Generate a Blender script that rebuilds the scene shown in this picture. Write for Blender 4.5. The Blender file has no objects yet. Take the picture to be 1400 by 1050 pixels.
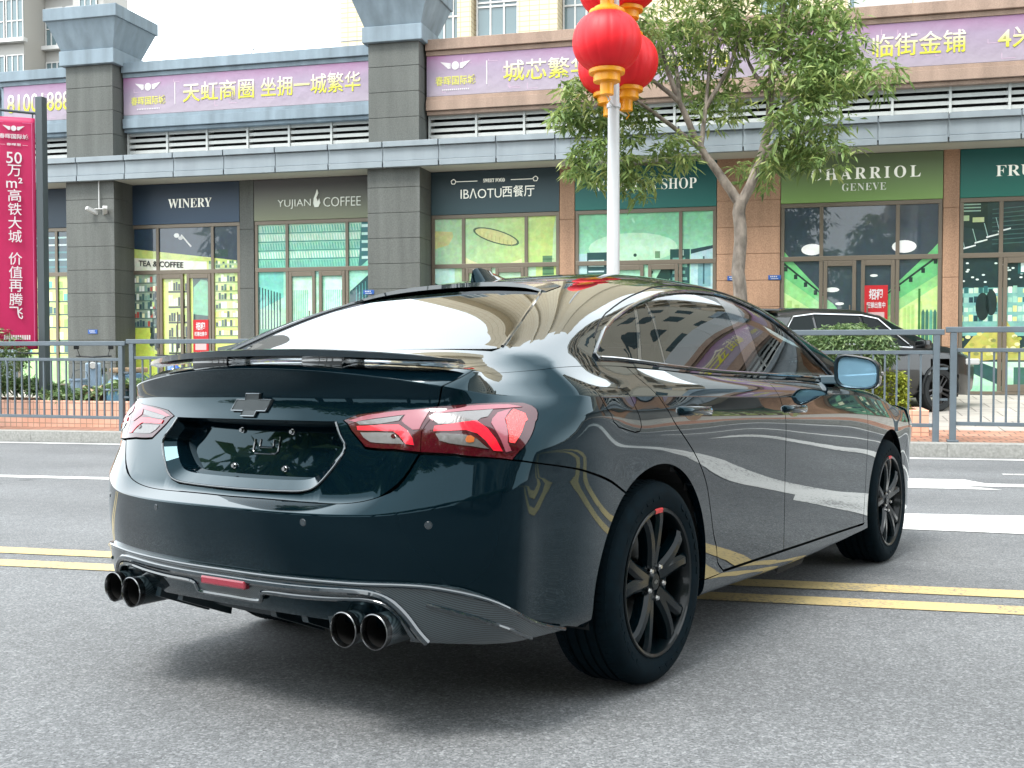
import bpy, bmesh, math, random
import numpy as np
from mathutils import Matrix, Vector
from mathutils.geometry import delaunay_2d_cdt

scene = bpy.context.scene
COL = scene.collection
R = math.radians
random.seed(7)
rng = np.random.default_rng(7)

# ------------------------------------------------------------------ camera, sky, sun, exposure
CAM_H = 1.02
cam_d = bpy.data.cameras.new('camera')
cam = bpy.data.objects.new('camera', cam_d)
COL.objects.link(cam)
cam.location = (0, 0, CAM_H)
cam.rotation_euler = (R(90) - 0.0308, 0, 0)
cam_d.sensor_width = 36
cam_d.lens = 36 * 1461.7 / 1400
cam_d.clip_end = 2000
cam_d.clip_start = 0.05
scene.camera = cam

SUN_EL, SUN_AZ = R(60), R(222)          # azimuth clockwise from +Y
world = bpy.data.worlds.new('World')
scene.world = world
world.use_nodes = True
wn, wl = world.node_tree.nodes, world.node_tree.links
wn.clear()
w_out = wn.new('ShaderNodeOutputWorld')
w_bg = wn.new('ShaderNodeBackground')
w_sky = wn.new('ShaderNodeTexSky')
w_sky.sky_type = 'NISHITA'
w_sky.sun_disc = False
w_sky.sun_elevation = SUN_EL
w_sky.sun_rotation = SUN_AZ
w_sky.air_density = 1.2
w_sky.dust_density = 2
w_sky.ozone_density = 1.0
w_co = wn.new('ShaderNodeTexCoord')
w_map = wn.new('ShaderNodeMapping')
w_map.inputs['Scale'].default_value = (1, 1, 2.4)
w_noise = wn.new('ShaderNodeTexNoise')
w_noise.inputs['Scale'].default_value = 1.6
w_noise.inputs['Detail'].default_value = 6
w_ramp = wn.new('ShaderNodeValToRGB')
w_ramp.color_ramp.elements[0].position = 0.30
w_ramp.color_ramp.elements[0].color = (.88, .88, .88, 1)
w_ramp.color_ramp.elements[1].position = 0.65
w_ramp.color_ramp.elements[1].color = (.96, .96, .96, 1)
w_mix = wn.new('ShaderNodeMixRGB')
w_mix.inputs[2].default_value = (10.0, 10.75, 11.15, 1)      # cloud deck
wl.new(w_co.outputs['Generated'], w_map.inputs[0])
wl.new(w_map.outputs[0], w_noise.inputs['Vector'])
wl.new(w_noise.outputs['Fac'], w_ramp.inputs[0])
wl.new(w_ramp.outputs[0], w_mix.inputs[0])
wl.new(w_sky.outputs[0], w_mix.inputs[1])
wl.new(w_mix.outputs[0], w_bg.inputs[0])
w_bg.inputs[1].default_value = 0.10
wl.new(w_bg.outputs[0], w_out.inputs[0])

sun_d = bpy.data.lights.new('sun', 'SUN')
sun_d.energy = 1.3
sun_d.angle = R(18)
sun_d.color = (1, .965, .91)
sun = bpy.data.objects.new('sun', sun_d)
COL.objects.link(sun)
_sd = Vector((math.sin(SUN_AZ) * math.cos(SUN_EL), math.cos(SUN_AZ) * math.cos(SUN_EL), math.sin(SUN_EL)))
sun.rotation_euler = _sd.to_track_quat('Z', 'Y').to_euler()
sun.location = (0, 0, 30)

vs = scene.view_settings
vs.view_transform = 'Standard'
vs.look = 'None'
vs.gamma = 1
vs.exposure = 1.85
scene.cycles.max_bounces = 8
scene.cycles.transparent_max_bounces = 8
scene.cycles.caustics_reflective = False
scene.cycles.caustics_refractive = False
scene.cycles.sample_clamp_indirect = 6

# ------------------------------------------------------------------ frames
TH = R(14.35)
UX, UY = math.cos(TH), -math.sin(TH)      # street direction u
VX, VY = math.sin(TH), math.cos(TH)       # away from the camera v
def W(u, v, z=0.0):
    return Vector((u * UX + v * VX, u * UY + v * VY, z))
CAR_M = Matrix(((0.82613, 0.56347, -0.0027, -0.2633), (-0.56324, 0.82591, 0.0254, 4.0444),
                (0.01654, -0.01946, 0.99967, -0.1023), (0, 0, 0, 1)))
def gz(u, v):                             # road plane (falls towards the kerb)
    return 0.0012 + 0.00891 * u - 0.02394 * v
def kerb_v(u):
    return 14.56 - 0.037 * u
def plaza_z(u, v):                        # pavement and plaza behind the kerb
    base = gz(u, kerb_v(u)) + 0.17
    d = v - kerb_v(u)
    top = 0.20
    t = min(max((d - 1.3) / 5.2, 0), 1)
    return base * (1 - t) + top * t

# ------------------------------------------------------------------ materials
MATS = {}
def lin(c):
    return tuple(((x / 255) / 12.92 if x / 255 <= .04045 else ((x / 255 + .055) / 1.055) ** 2.4) for x in c)
def mat(name, col, rough=.6, metal=0, coat=0, coat_ior=1.5, var=0, vscale=8, bump=0, bscale=60, spec=.5, emit=0, coord='Object', stretch=(1, 1, 1)):
    if name in MATS:
        return MATS[name]
    m = bpy.data.materials.new(name)
    m.use_nodes = True
    nt = m.node_tree
    b = nt.nodes['Principled BSDF']
    b.inputs['Base Color'].default_value = (*col, 1)
    b.inputs['Roughness'].default_value = rough
    b.inputs['Metallic'].default_value = metal
    b.inputs['Specular IOR Level'].default_value = spec
    b.inputs['Coat Weight'].default_value = coat
    b.inputs['Coat IOR'].default_value = coat_ior
    b.inputs['Coat Roughness'].default_value = .015
    if emit:
        b.inputs['Emission Color'].default_value = (*col, 1)
        b.inputs['Emission Strength'].default_value = emit
    if var or bump:
        tc = nt.nodes.new('ShaderNodeTexCoord')
        mp = nt.nodes.new('ShaderNodeMapping')
        mp.inputs['Scale'].default_value = stretch
        nt.links.new(tc.outputs[coord], mp.inputs[0])
    if var:
        n = nt.nodes.new('ShaderNodeTexNoise')
        n.inputs['Scale'].default_value = vscale
        n.inputs['Detail'].default_value = 5
        r = nt.nodes.new('ShaderNodeValToRGB')
        r.color_ramp.elements[0].position = .3
        r.color_ramp.elements[1].position = .7
        r.color_ramp.elements[0].color = (*[c * (1 - var) for c in col], 1)
        r.color_ramp.elements[1].color = (*[min(c * (1 + var), 1) for c in col], 1)
        nt.links.new(mp.outputs[0], n.inputs['Vector'])
        nt.links.new(n.outputs['Fac'], r.inputs[0])
        nt.links.new(r.outputs[0], b.inputs['Base Color'])
    if bump:
        n2 = nt.nodes.new('ShaderNodeTexNoise')
        n2.inputs['Scale'].default_value = bscale
        n2.inputs['Detail'].default_value = 3
        bp = nt.nodes.new('ShaderNodeBump')
        bp.inputs['Strength'].default_value = bump
        bp.inputs['Distance'].default_value = .01
        nt.links.new(mp.outputs[0], n2.inputs['Vector'])
        nt.links.new(n2.outputs['Fac'], bp.inputs['Height'])
        nt.links.new(bp.outputs[0], b.inputs['Normal'])
    MATS[name] = m
    return m
def node_mat(name):
    m = bpy.data.materials.new(name)
    m.use_nodes = True
    MATS[name] = m
    return m, m.node_tree.nodes, m.node_tree.links, m.node_tree.nodes['Principled BSDF']

# ------------------------------------------------------------------ things, parts, mesh builder
def tag(o, label=None, cat=None, group=None, kind=None):
    if label: o['label'] = label
    if cat: o['category'] = cat
    if group: o['group'] = group
    if kind: o['kind'] = kind
    return o
def thing(name, label, cat, loc=(0, 0, 0), rotz=0.0, group=None):
    o = bpy.data.objects.new(name, None)
    COL.objects.link(o)
    o.location = loc
    o.rotation_euler = (0, 0, rotz)
    o.empty_display_size = .2
    return tag(o, label, cat, group)
def street_thing(name, label, cat, u, v, z, group=None, rot=0.0):
    return thing(name, label, cat, W(u, v, z), -TH + rot, group)
def copy_tree(o, parent=None):
    c = o.copy()
    COL.objects.link(c)
    if parent is not None:
        c.parent = parent
    for ch in list(o.children):
        copy_tree(ch, c)
    return c

class MB:
    def __init__(s):
        s.v, s.f, s.c, s.n = [], [], [], 0
    def add(s, verts, faces, cols=None):
        n = len(s.v)
        s.v += [tuple(map(float, p)) for p in verts]
        s.f += [tuple(int(i) + n for i in f) for f in faces]
        if cols is not None:
            s.c += cols if len(cols) == len(faces) and not isinstance(cols[0], (int, float)) else [cols] * len(faces)
        return s
    def box(s, x0, x1, y0, y1, z0, z1):
        v = [(x, y, z) for x in (x0, x1) for y in (y0, y1) for z in (z0, z1)]
        return s.add(v, [(0, 1, 3, 2), (4, 6, 7, 5), (0, 4, 5, 1), (2, 3, 7, 6), (0, 2, 6, 4), (1, 5, 7, 3)])
    def bbox(s, x0, x1, y0, y1, z0, z1, b=.01):
        """box with chamfered vertical and horizontal edges"""
        bm = bmesh.new()
        bmesh.ops.create_cube(bm, size=1)
        for p in bm.verts:
            p.co = ((x0 + x1) / 2 + p.co.x * (x1 - x0), (y0 + y1) / 2 + p.co.y * (y1 - y0), (z0 + z1) / 2 + p.co.z * (z1 - z0))
        bmesh.ops.bevel(bm, geom=list(bm.edges), offset=b, segments=2, affect='EDGES', profile=.5)
        bm.verts.index_update()
        s.add([p.co for p in bm.verts], [[q.index for q in f.verts] for f in bm.faces])
        bm.free()
        return s
    def prism(s, pts, y0, y1, axis='y'):
        """2D outline extruded along an axis; pts are (x,z) for y, (y,z) for x, (x,y) for z"""
        n = len(pts)
        def m(p, t):
            return {'y': (p[0], t, p[1]), 'x': (t, p[0], p[1]), 'z': (p[0], p[1], t)}[axis]
        v = [m(p, y0) for p in pts] + [m(p, y1) for p in pts]
        f = [tuple(range(n))[::-1], tuple(range(n, 2 * n))] + [(i, (i + 1) % n, n + (i + 1) % n, n + i) for i in range(n)]
        return s.add(v, f)
    def tube(s, path, r, n=8, cap=True):
        path = [Vector(p) for p in path]
        rr = r if isinstance(r, (list, tuple)) else [r] * len(path)
        rings, up = [], None
        for i, p in enumerate(path):
            d = (path[min(i + 1, len(path) - 1)] - path[max(i - 1, 0)]).normalized()
            if up is None:
                up = Vector((0, 0, 1)) if abs(d.z) < .9 else Vector((1, 0, 0))
            a = d.cross(up)
            if a.length < 1e-5:
                a = d.cross(Vector((0, 1, 0)))
            a.normalize()
            b = a.cross(d)
            up = b
            rings.append([p + (a * math.cos(t) + b * math.sin(t)) * rr[i] for t in [2 * math.pi * k / n for k in range(n)]])
        v = [q for g in rings for q in g]
        f = [(i * n + k, i * n + (k + 1) % n, (i + 1) * n + (k + 1) % n, (i + 1) * n + k) for i in range(len(path) - 1) for k in range(n)]
        if cap:
            f += [tuple(range(n))[::-1], tuple(range((len(path) - 1) * n, len(path) * n))]
        return s.add(v, f)
    def lathe(s, prof, n=32, axis='z', c=(0, 0, 0), rot=None, close=False, a0=0, a1=2 * math.pi):
        """prof: (radius, height) along the axis"""
        full = abs(a1 - a0 - 2 * math.pi) < 1e-6
        m = n if full else n + 1
        v = []
        for k in range(m):
            t = a0 + (a1 - a0) * k / n
            for r, h in prof:
                p = {'z': (r * math.cos(t), r * math.sin(t), h), 'x': (h, r * math.cos(t), r * math.sin(t)), 'y': (r * math.cos(t), h, r * math.sin(t))}[axis]
                v.append((p[0] + c[0], p[1] + c[1], p[2] + c[2]))
        L = len(prof)
        f = []
        for k in range(n):
            k2 = (k + 1) % m if full else k + 1
            for i in range(L - 1 + (1 if close else 0)):
                i2 = (i + 1) % L
                f.append((k * L + i, k2 * L + i, k2 * L + i2, k * L + i2))
        return s.add(v, f)
    def build(s, name, material, parent=None, smooth=False, origin=None, bevel=0, subsurf=0, angle=35):
        me = bpy.data.meshes.new(name)
        me.from_pydata(s.v, [], s.f)
        if s.c:
            at = me.color_attributes.new('Col', 'FLOAT_COLOR', 'CORNER')
            buf = []
            for poly, c in zip(s.f, s.c):
                buf += [*c, 1.0] * len(poly)
            at.data.foreach_set('color', buf)
        me.materials.append(material)
        me.validate()
        bm = bmesh.new()
        bm.from_mesh(me)
        if not s.c:
            bmesh.ops.recalc_face_normals(bm, faces=list(bm.faces))
        if smooth:
            for f in bm.faces: f.smooth = True
            for e in bm.edges:
                if len(e.link_faces) == 2 and e.calc_face_angle(0) > R(angle):
                    e.smooth = False
        bm.to_mesh(me)
        bm.free()
        o = bpy.data.objects.new(name, me)
        COL.objects.link(o)
        if parent is not None: o.parent = parent
        if bevel:
            md = o.modifiers.new('bevel', 'BEVEL')
            md.width = bevel
            md.segments = 2
            md.limit_method = 'ANGLE'
        if subsurf:
            md = o.modifiers.new('subd', 'SUBSURF')
            md.levels = md.render_levels = subsurf
        return o

# ------------------------------------------------------------------ lettering (Blender's own built-in font)
def serif(t):
    return ''.join(chr(0x1D400 + ord(c) - 65) if 'A' <= c <= 'Z' else c for c in t)
def text_part(txt, name, material, parent, x, y, z, height=None, width=None, bold=0.0, depth=.01, rotx=math.pi / 2, rotz=0, vertical=False, cx=True, squash=None, spacing=1.0):
    cu = bpy.data.curves.new('lettering', 'FONT')
    cu.body = '\n'.join(txt) if vertical else txt
    cu.align_x = 'CENTER' if cx else 'LEFT'
    cu.align_y = 'CENTER'
    cu.size = 1
    cu.space_character = spacing
    cu.offset = bold
    cu.extrude = .02
    cu.resolution_u = 3
    if vertical:
        cu.space_line = .80
    t = bpy.data.objects.new('lettering', cu)
    COL.objects.link(t)
    dg = bpy.context.evaluated_depsgraph_get()
    me = bpy.data.meshes.new_from_object(t.evaluated_get(dg))
    bpy.data.objects.remove(t)
    bpy.data.curves.remove(cu)
    n = len(me.vertices)
    co = np.zeros(n * 3)
    me.vertices.foreach_get('co', co)
    co = co.reshape(-1, 3)
    lo, hi = co.min(0), co.max(0)
    co[:, 0] -= (lo[0] + hi[0]) / 2 if cx else lo[0]
    co[:, 1] -= (lo[1] + hi[1]) / 2
    sx = sy = 1.0
    if height: sx = sy = height / (hi[1] - lo[1])
    if width:
        sx = width / (hi[0] - lo[0])
        if not height: sy = sx
    co[:, 0] *= sx
    co[:, 1] *= sy
    co[:, 2] = np.where(co[:, 2] > 0, depth, 0)
    me.vertices.foreach_set('co', co.ravel())
    me.materials.clear()
    me.materials.append(material)
    me.name = name
    o = bpy.data.objects.new(name, me)
    COL.objects.link(o)
    o.parent = parent
    o.location = (x, y, z)
    o.rotation_euler = (rotx, 0, rotz)
    return o

# ------------------------------------------------------------------ the setting: ground, road, kerb, pavement
def asphalt():
    m, n, l, b = node_mat('asphalt')
    tc = n.new('ShaderNodeTexCoord')
    v1 = n.new('ShaderNodeTexVoronoi'); v1.inputs['Scale'].default_value = 125
    n1 = n.new('ShaderNodeTexNoise'); n1.inputs['Scale'].default_value = 170; n1.inputs['Detail'].default_value = 3
    n2 = n.new('ShaderNodeTexNoise'); n2.inputs['Scale'].default_value = .55; n2.inputs['Detail'].default_value = 5
    n3 = n.new('ShaderNodeTexNoise'); n3.inputs['Scale'].default_value = 9; n3.inputs['Detail'].default_value = 4
    for q in (v1, n1, n2, n3): l.new(tc.outputs['Object'], q.inputs['Vector'])
    sp = n.new('ShaderNodeSeparateColor'); l.new(v1.outputs['Color'], sp.inputs[0])
    r1 = n.new('ShaderNodeValToRGB')
    e = r1.color_ramp.elements
    e[0].position, e[0].color = 0, (.055, .058, .062, 1)
    e[1].position, e[1].color = 1, (.36, .37, .38, 1)
    k = e.new(.55); k.color = (.140, .145, .151, 1)
    k = e.new(.85); k.color = (.225, .23, .237, 1)
    l.new(sp.outputs[0], r1.inputs[0])
    r2 = n.new('ShaderNodeValToRGB')
    r2.color_ramp.elements[0].position, r2.color_ramp.elements[0].color = .3, (.05, .052, .055, 1)
    r2.color_ramp.elements[1].position, r2.color_ramp.elements[1].color = .72, (.27, .277, .285, 1)
    l.new(n1.outputs['Fac'], r2.inputs[0])
    mx = n.new('ShaderNodeMixRGB'); mx.inputs[0].default_value = .5
    l.new(r1.outputs[0], mx.inputs[1]); l.new(r2.outputs[0], mx.inputs[2])
    r3 = n.new('ShaderNodeValToRGB')
    r3.color_ramp.elements[0].position, r3.color_ramp.elements[0].color = .3, (.98, .99, 1.0, 1)
    r3.color_ramp.elements[1].position, r3.color_ramp.elements[1].color = .7, (1.28, 1.29, 1.29, 1)
    l.new(n2.outputs['Fac'], r3.inputs[0])
    mu = n.new('ShaderNodeMixRGB'); mu.blend_type = 'MULTIPLY'; mu.inputs[0].default_value = 1
    l.new(mx.outputs[0], mu.inputs[1]); l.new(r3.outputs[0], mu.inputs[2])
    r4 = n.new('ShaderNodeValToRGB')
    r4.color_ramp.elements[0].position, r4.color_ramp.elements[0].color = .25, (.9, .9, .9, 1)
    r4.color_ramp.elements[1].position, r4.color_ramp.elements[1].color = .75, (1.08, 1.08, 1.08, 1)
    l.new(n3.outputs['Fac'], r4.inputs[0])
    mu2 = n.new('ShaderNodeMixRGB'); mu2.blend_type = 'MULTIPLY'; mu2.inputs[0].default_value = 1
    l.new(mu.outputs[0], mu2.inputs[1]); l.new(r4.outputs[0], mu2.inputs[2])
    # tyre-polished lanes and oil drips
    sxz = n.new('ShaderNodeMapping'); sxz.inputs['Rotation'].default_value = (0, 0, TH); l.new(tc.outputs['Object'], sxz.inputs[0])
    wvv = n.new('ShaderNodeTexWave'); wvv.bands_direction = 'Y'; wvv.inputs['Scale'].default_value = .17; wvv.inputs['Distortion'].default_value = 1.2; wvv.inputs['Detail'].default_value = 3; wvv.inputs['Detail Scale'].default_value = .6
    l.new(sxz.outputs[0], wvv.inputs['Vector'])
    r5 = n.new('ShaderNodeValToRGB'); r5.color_ramp.elements[0].color = (.90, .90, .90, 1); r5.color_ramp.elements[1].color = (1.04, 1.04, 1.04, 1); l.new(wvv.outputs['Fac'], r5.inputs[0])
    vd = n.new('ShaderNodeTexVoronoi'); vd.inputs['Scale'].default_value = .9; vd.inputs['Randomness'].default_value = 1; l.new(tc.outputs['Object'], vd.inputs['Vector'])
    r6 = n.new('ShaderNodeValToRGB'); r6.color_ramp.elements[0].position, r6.color_ramp.elements[0].color = .045, (.62, .62, .62, 1); r6.color_ramp.elements[1].position, r6.color_ramp.elements[1].color = .10, (1, 1, 1, 1); l.new(vd.outputs['Distance'], r6.inputs[0])
    last = mu2
    for q in (r5, r6):
        mq = n.new('ShaderNodeMixRGB'); mq.blend_type = 'MULTIPLY'; mq.inputs[0].default_value = 1
        l.new(last.outputs[0], mq.inputs[1]); l.new(q.outputs[0], mq.inputs[2]); last = mq
    l.new(last.outputs[0], b.inputs['Base Color'])
    b.inputs['Roughness'].default_value = .85
    bp = n.new('ShaderNodeBump'); bp.inputs['Strength'].default_value = .8; bp.inputs['Distance'].default_value = .006
    l.new(sp.outputs[0], bp.inputs['Height']); l.new(bp.outputs[0], b.inputs['Normal'])
    return m
def marking(name, col):
    m, n, l, b = node_mat(name)
    tc = n.new('ShaderNodeTexCoord')
    n1 = n.new('ShaderNodeTexNoise'); n1.inputs['Scale'].default_value = 55; n1.inputs['Detail'].default_value = 6; n1.inputs['Roughness'].default_value = .7
    n2 = n.new('ShaderNodeTexNoise'); n2.inputs['Scale'].default_value = 3; n2.inputs['Detail'].default_value = 4
    l.new(tc.outputs['Object'], n1.inputs['Vector']); l.new(tc.outputs['Object'], n2.inputs['Vector'])
    ad = n.new('ShaderNodeMath'); ad.operation = 'MULTIPLY_ADD'; ad.inputs[1].default_value = .45
    l.new(n2.outputs['Fac'], ad.inputs[0]); l.new(n1.outputs['Fac'], ad.inputs[2])
    r = n.new('ShaderNodeValToRGB')
    e = r.color_ramp.elements
    e[0].position, e[0].color = .56, (.16, .16, .16, 1)
    e[1].position, e[1].color = .68, (*[c * .86 for c in col], 1)
    k = e.new(.9); k.color = (*col, 1)
    l.new(ad.outputs[0], r.inputs[0]); l.new(r.outputs[0], b.inputs['Base Color'])
    b.inputs['Roughness'].default_value = .75
    return m
def pavers(name, c1, c2, mortar, sx, sy, off=.5, msize=.012):
    m, n, l, b = node_mat(name)
    tc = n.new('ShaderNodeTexCoord')
    mp = n.new('ShaderNodeMapping'); mp.inputs['Rotation'].default_value = (0, 0, TH)
    br = n.new('ShaderNodeTexBrick')
    br.offset = off
    br.inputs['Scale'].default_value = 1
    br.inputs['Brick Width'].default_value = sx
    br.inputs['Row Height'].default_value = sy
    br.inputs['Mortar Size'].default_value = msize
    br.inputs['Color1'].default_value = (*c1, 1)
    br.inputs['Color2'].default_value = (*c2, 1)
    br.inputs['Mortar'].default_value = (*mortar, 1)
    n1 = n.new('ShaderNodeTexNoise'); n1.inputs['Scale'].default_value = 2.2; n1.inputs['Detail'].default_value = 6
    r = n.new('ShaderNodeValToRGB')
    r.color_ramp.elements[0].position, r.color_ramp.elements[0].color = .3, (.75, .75, .75, 1)
    r.color_ramp.elements[1].position, r.color_ramp.elements[1].color = .7, (1.1, 1.1, 1.1, 1)
    mu = n.new('ShaderNodeMixRGB'); mu.blend_type = 'MULTIPLY'; mu.inputs[0].default_value = 1
    l.new(tc.outputs['Object'], mp.inputs[0]); l.new(mp.outputs[0], br.inputs['Vector']); l.new(tc.outputs['Object'], n1.inputs['Vector'])
    l.new(n1.outputs['Fac'], r.inputs[0]); l.new(br.outputs['Color'], mu.inputs[1]); l.new(r.outputs[0], mu.inputs[2])
    l.new(mu.outputs[0], b.inputs['Base Color'])
    b.inputs['Roughness'].default_value = .8
    bp = n.new('ShaderNodeBump'); bp.inputs['Strength'].default_value = .5; bp.inputs['Distance'].default_value = .006; bp.invert = True
    l.new(br.outputs['Fac'], bp.inputs['Height']); l.new(bp.outputs[0], b.inputs['Normal'])
    return m
M_ASPH = asphalt()
M_WHITE = marking('white road paint', (.78, .78, .76))
M_YEL = marking('yellow road paint', (.66, .51, .235))
M_KERB = mat('kerb granite', (.36, .36, .34), .8, var=.22, vscale=30, bump=.2, bscale=80)
M_PINK = pavers('pink pavers', (.50, .24, .16), (.56, .31, .22), (.22, .15, .11), .20, .20)
M_PLAZA = pavers('pale plaza slabs', (.50, .47, .42), (.55, .51, .46), (.26, .24, .22), .60, .60)

def sheet(name, pts_uv, zf, m, lift=0.0, kind='structure'):
    mb = MB()
    mb.add([W(u, v, zf(u, v) + lift) for u, v in pts_uv], [tuple(range(len(pts_uv)))])
    o = mb.build(name, m)
    return tag(o, kind=kind)
def grid_sheet(name, us, d0s, m, lift=0.0):
    mb = MB()
    P, F = [], []
    for u in us:
        for d in d0s:
            v = kerb_v(u) + d if d < 900 else d
            P.append(W(u, v, plaza_z(u, v) + lift))
    n = len(d0s)
    for i in range(len(us) - 1):
        for j in range(n - 1):
            F.append((i * n + j, (i + 1) * n + j, (i + 1) * n + j + 1, i * n + j + 1))
    mb.add(P, F)
    return tag(mb.build(name, m), kind='structure')
sheet('ground', [(-900, -900), (900, -900), (900, 900), (-900, 900)], lambda u, v: -2.2, mat('bare ground', (.12, .12, .11), .9, var=.2, vscale=.2))
sheet('road', [(-90, -60), (90, -60), (90, kerb_v(90)), (-90, kerb_v(-90))], gz, M_ASPH)
us = [-60, -40, -30, -20, -15, -10, -5, 0, 5, 10, 15, 25, 40, 60]
grid_sheet('pavement', us, [.30, .8, 1.3, 1.9], M_PINK, .002)
grid_sheet('plaza', us, [1.9, 2.5, 3.2, 4.0, 5.0, 6.0, 6.5, 7.5, 9], M_PLAZA)
mb = MB()
u = -60.0
while u < 60:                                            # kerb stones with open joints
    u1 = u + .995
    q = []
    for uu in (u, u1):
        for d in (0, .30):
            v = kerb_v(uu) + d
            q.append((uu, v, gz(uu, kerb_v(uu)) - .2)); q.append((uu, v, gz(uu, kerb_v(uu)) + .17))
    c = [W(*p) for p in q]
    c[1] = W(u, kerb_v(u) + .012, q[1][2]); c[5] = W(u1, kerb_v(u1) + .012, q[5][2])
    mb.add(c, [(0, 4, 5, 1), (1, 5, 7, 3), (0, 1, 3, 2), (4, 6, 7, 5), (2, 3, 7, 6)])
    u += 1.0
tag(mb.build('kerb', M_KERB), kind='structure')

def stripe(name, pts, m):
    return sheet(name, pts, gz, m, .004)
def strip_uv(u0, u1, v0, v1, n=1):
    return [(u0, v0), (u1, v0), (u1, v1), (u0, v1)]
stripe('yellow_line', strip_uv(-60, 60, 4.93, 5.11), M_YEL)
stripe('yellow_line', strip_uv(-60, 60, 5.30, 5.49), M_YEL)
stripe('white_lane_line', strip_uv(-60, -3.0, 9.44, 9.66), M_WHITE)
stripe('white_edge_line', [(-60, kerb_v(-60) - .42), (60, kerb_v(60) - .42), (60, kerb_v(60) - .20), (-60, kerb_v(-60) - .20)], M_WHITE)
stripe('white_arrow', [(-1.6, 10.86), (-.3, 10.40), (1.9, 10.36), (1.62, 10.66), (6, 10.62), (6, 10.93), (1.86, 10.95), (1.72, 11.34), (-.3, 11.30)], M_WHITE)
stripe('white_broad_line', [(-3.2, 7.86), (1.6, 7.47), (2.2, 7.45), (2.4, 7.72), (9, 7.72), (9, 8.25), (2.4, 8.25), (2.2, 8.50), (1.6, 8.45), (-3.2, 8.14)], M_WHITE)
stripe('white_thin_line', strip_uv(2.2, 9, 11.96, 12.10), M_WHITE)

# ------------------------------------------------------------------ the grey railing along the kerb
M_RAIL = mat('grey railing paint', lin((104, 116, 125)), .42, var=.08, vscale=6, bump=.03, bscale=40)
def fence_panel(u0, u1, label):
    um = (u0 + u1) / 2
    vm = kerb_v(um) + .33
    z0 = plaza_z(um, vm) + .0
    L = u1 - u0
    slope = math.atan(-.037)
    t = street_thing('railing_panel', label, 'railing', um, vm, z0, 'railing panels along the kerb', rot=slope)
    h = L / 2
    for x in (-h + .09, h - .09):
        p = MB().bbox(x - .04, x + .04, -.04, .04, -.05, 1.40, .006)
        p.bbox(x - .07, x + .07, -.07, .07, -.01, .012, .004)
        p.build('post', M_RAIL, t)
    MB().bbox(-h - .005, h + .005, -.045, .045, 1.401, 1.475, .008).build('top_rail', M_RAIL, t)
    MB().bbox(-h + .131, h - .131, -.022, .022, 1.15, 1.20, .005).build('middle_rail', M_RAIL, t)
    MB().bbox(-h + .131, h - .131, -.022, .022, .20, .25, .005).build('bottom_rail', M_RAIL, t)
    b = MB()
    n = int((L - .27) / .155)
    for i in range(1, n + 1):
        x = -h + .131 + (L - .262) * i / (n + 1)
        b.box(x - .012, x + .012, -.012, .012, .251, 1.149)
    b.build('baluster', M_RAIL, t)
    k = MB()
    for z in (.55, .95):
        k.box(h - .05, h + .05, -.016, .016, z, z + .03)
    k.build('coupling', M_RAIL, t)
    return t
FU = 2.0
j = 0
for i in range(-5, 1):
    a = FU + 3.09 * i + .012
    where = {-5: 'grey railing panel left of the double post, in front of the long tiled planter',
             -4: 'grey railing panel between the double post and the black sedan\'s boot',
             -1: 'grey railing panel beyond the sedan\'s door mirror, in front of the round bush',
             0: 'grey railing panel at the right edge, right of the double post'}.get(i, 'grey railing panel hidden behind the black sedan')
    fence_panel(a, a + 3.066, where)

# ------------------------------------------------------------------ the shop building
def stone(name, col, var=.3, scale=45, rough=.7):
    m, n, l, b = node_mat(name)
    tc = n.new('ShaderNodeTexCoord')
    n1 = n.new('ShaderNodeTexNoise'); n1.inputs['Scale'].default_value = scale; n1.inputs['Detail'].default_value = 8; n1.inputs['Roughness'].default_value = .75
    n2 = n.new('ShaderNodeTexNoise'); n2.inputs['Scale'].default_value = 1.3; n2.inputs['Detail'].default_value = 5
    st = n.new('ShaderNodeMapping'); st.inputs['Scale'].default_value = (3.2, 3.2, .28); l.new(tc.outputs['Object'], st.inputs[0])
    l.new(tc.outputs['Object'], n1.inputs['Vector']); l.new(st.outputs[0], n2.inputs['Vector'])
    r = n.new('ShaderNodeValToRGB')
    r.color_ramp.elements[0].position, r.color_ramp.elements[0].color = .32, (*[c * (1 - var) for c in col], 1)
    r.color_ramp.elements[1].position, r.color_ramp.elements[1].color = .68, (*[c * (1 + var) for c in col], 1)
    l.new(n1.outputs['Fac'], r.inputs[0])
    r2 = n.new('ShaderNodeValToRGB')
    r2.color_ramp.elements[0].position, r2.color_ramp.elements[0].color = .32, (.76, .76, .75, 1)
    r2.color_ramp.elements[1].position, r2.color_ramp.elements[1].color = .7, (1.1, 1.1, 1.1, 1)
    l.new(n2.outputs['Fac'], r2.inputs[0])
    mu = n.new('ShaderNodeMixRGB'); mu.blend_type = 'MULTIPLY'; mu.inputs[0].default_value = 1
    l.new(r.outputs[0], mu.inputs[1]); l.new(r2.outputs[0], mu.inputs[2])
    l.new(mu.outputs[0], b.inputs['Base Color'])
    b.inputs['Roughness'].default_value = rough
    return m
M_GREY = stone('grey pillar granite', (.136, .146, .136))
M_CAP = stone('blue grey painted render', (.285, .365, .43), .05, 6, .8)
M_ORNG = stone('orange brown granite', (.50, .30, .19), .32)
M_PEACH = stone('pinkish granite cladding', (.44, .31, .24), .22)
M_PANEL = mat('canopy aluminium', lin((148, 159, 166)), .42, var=.11, vscale=2.2, stretch=(1.4, 1.4, .25))
M_SOFFIT = mat('canopy soffit', (.62, .62, .55), .7)
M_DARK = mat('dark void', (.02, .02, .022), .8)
M_LOUV = mat('louvre slats', lin((205, 208, 205)), .5, var=.06)
M_FRAMEW = mat('brown window frame', lin((132, 122, 108)), .4, .3)
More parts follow.
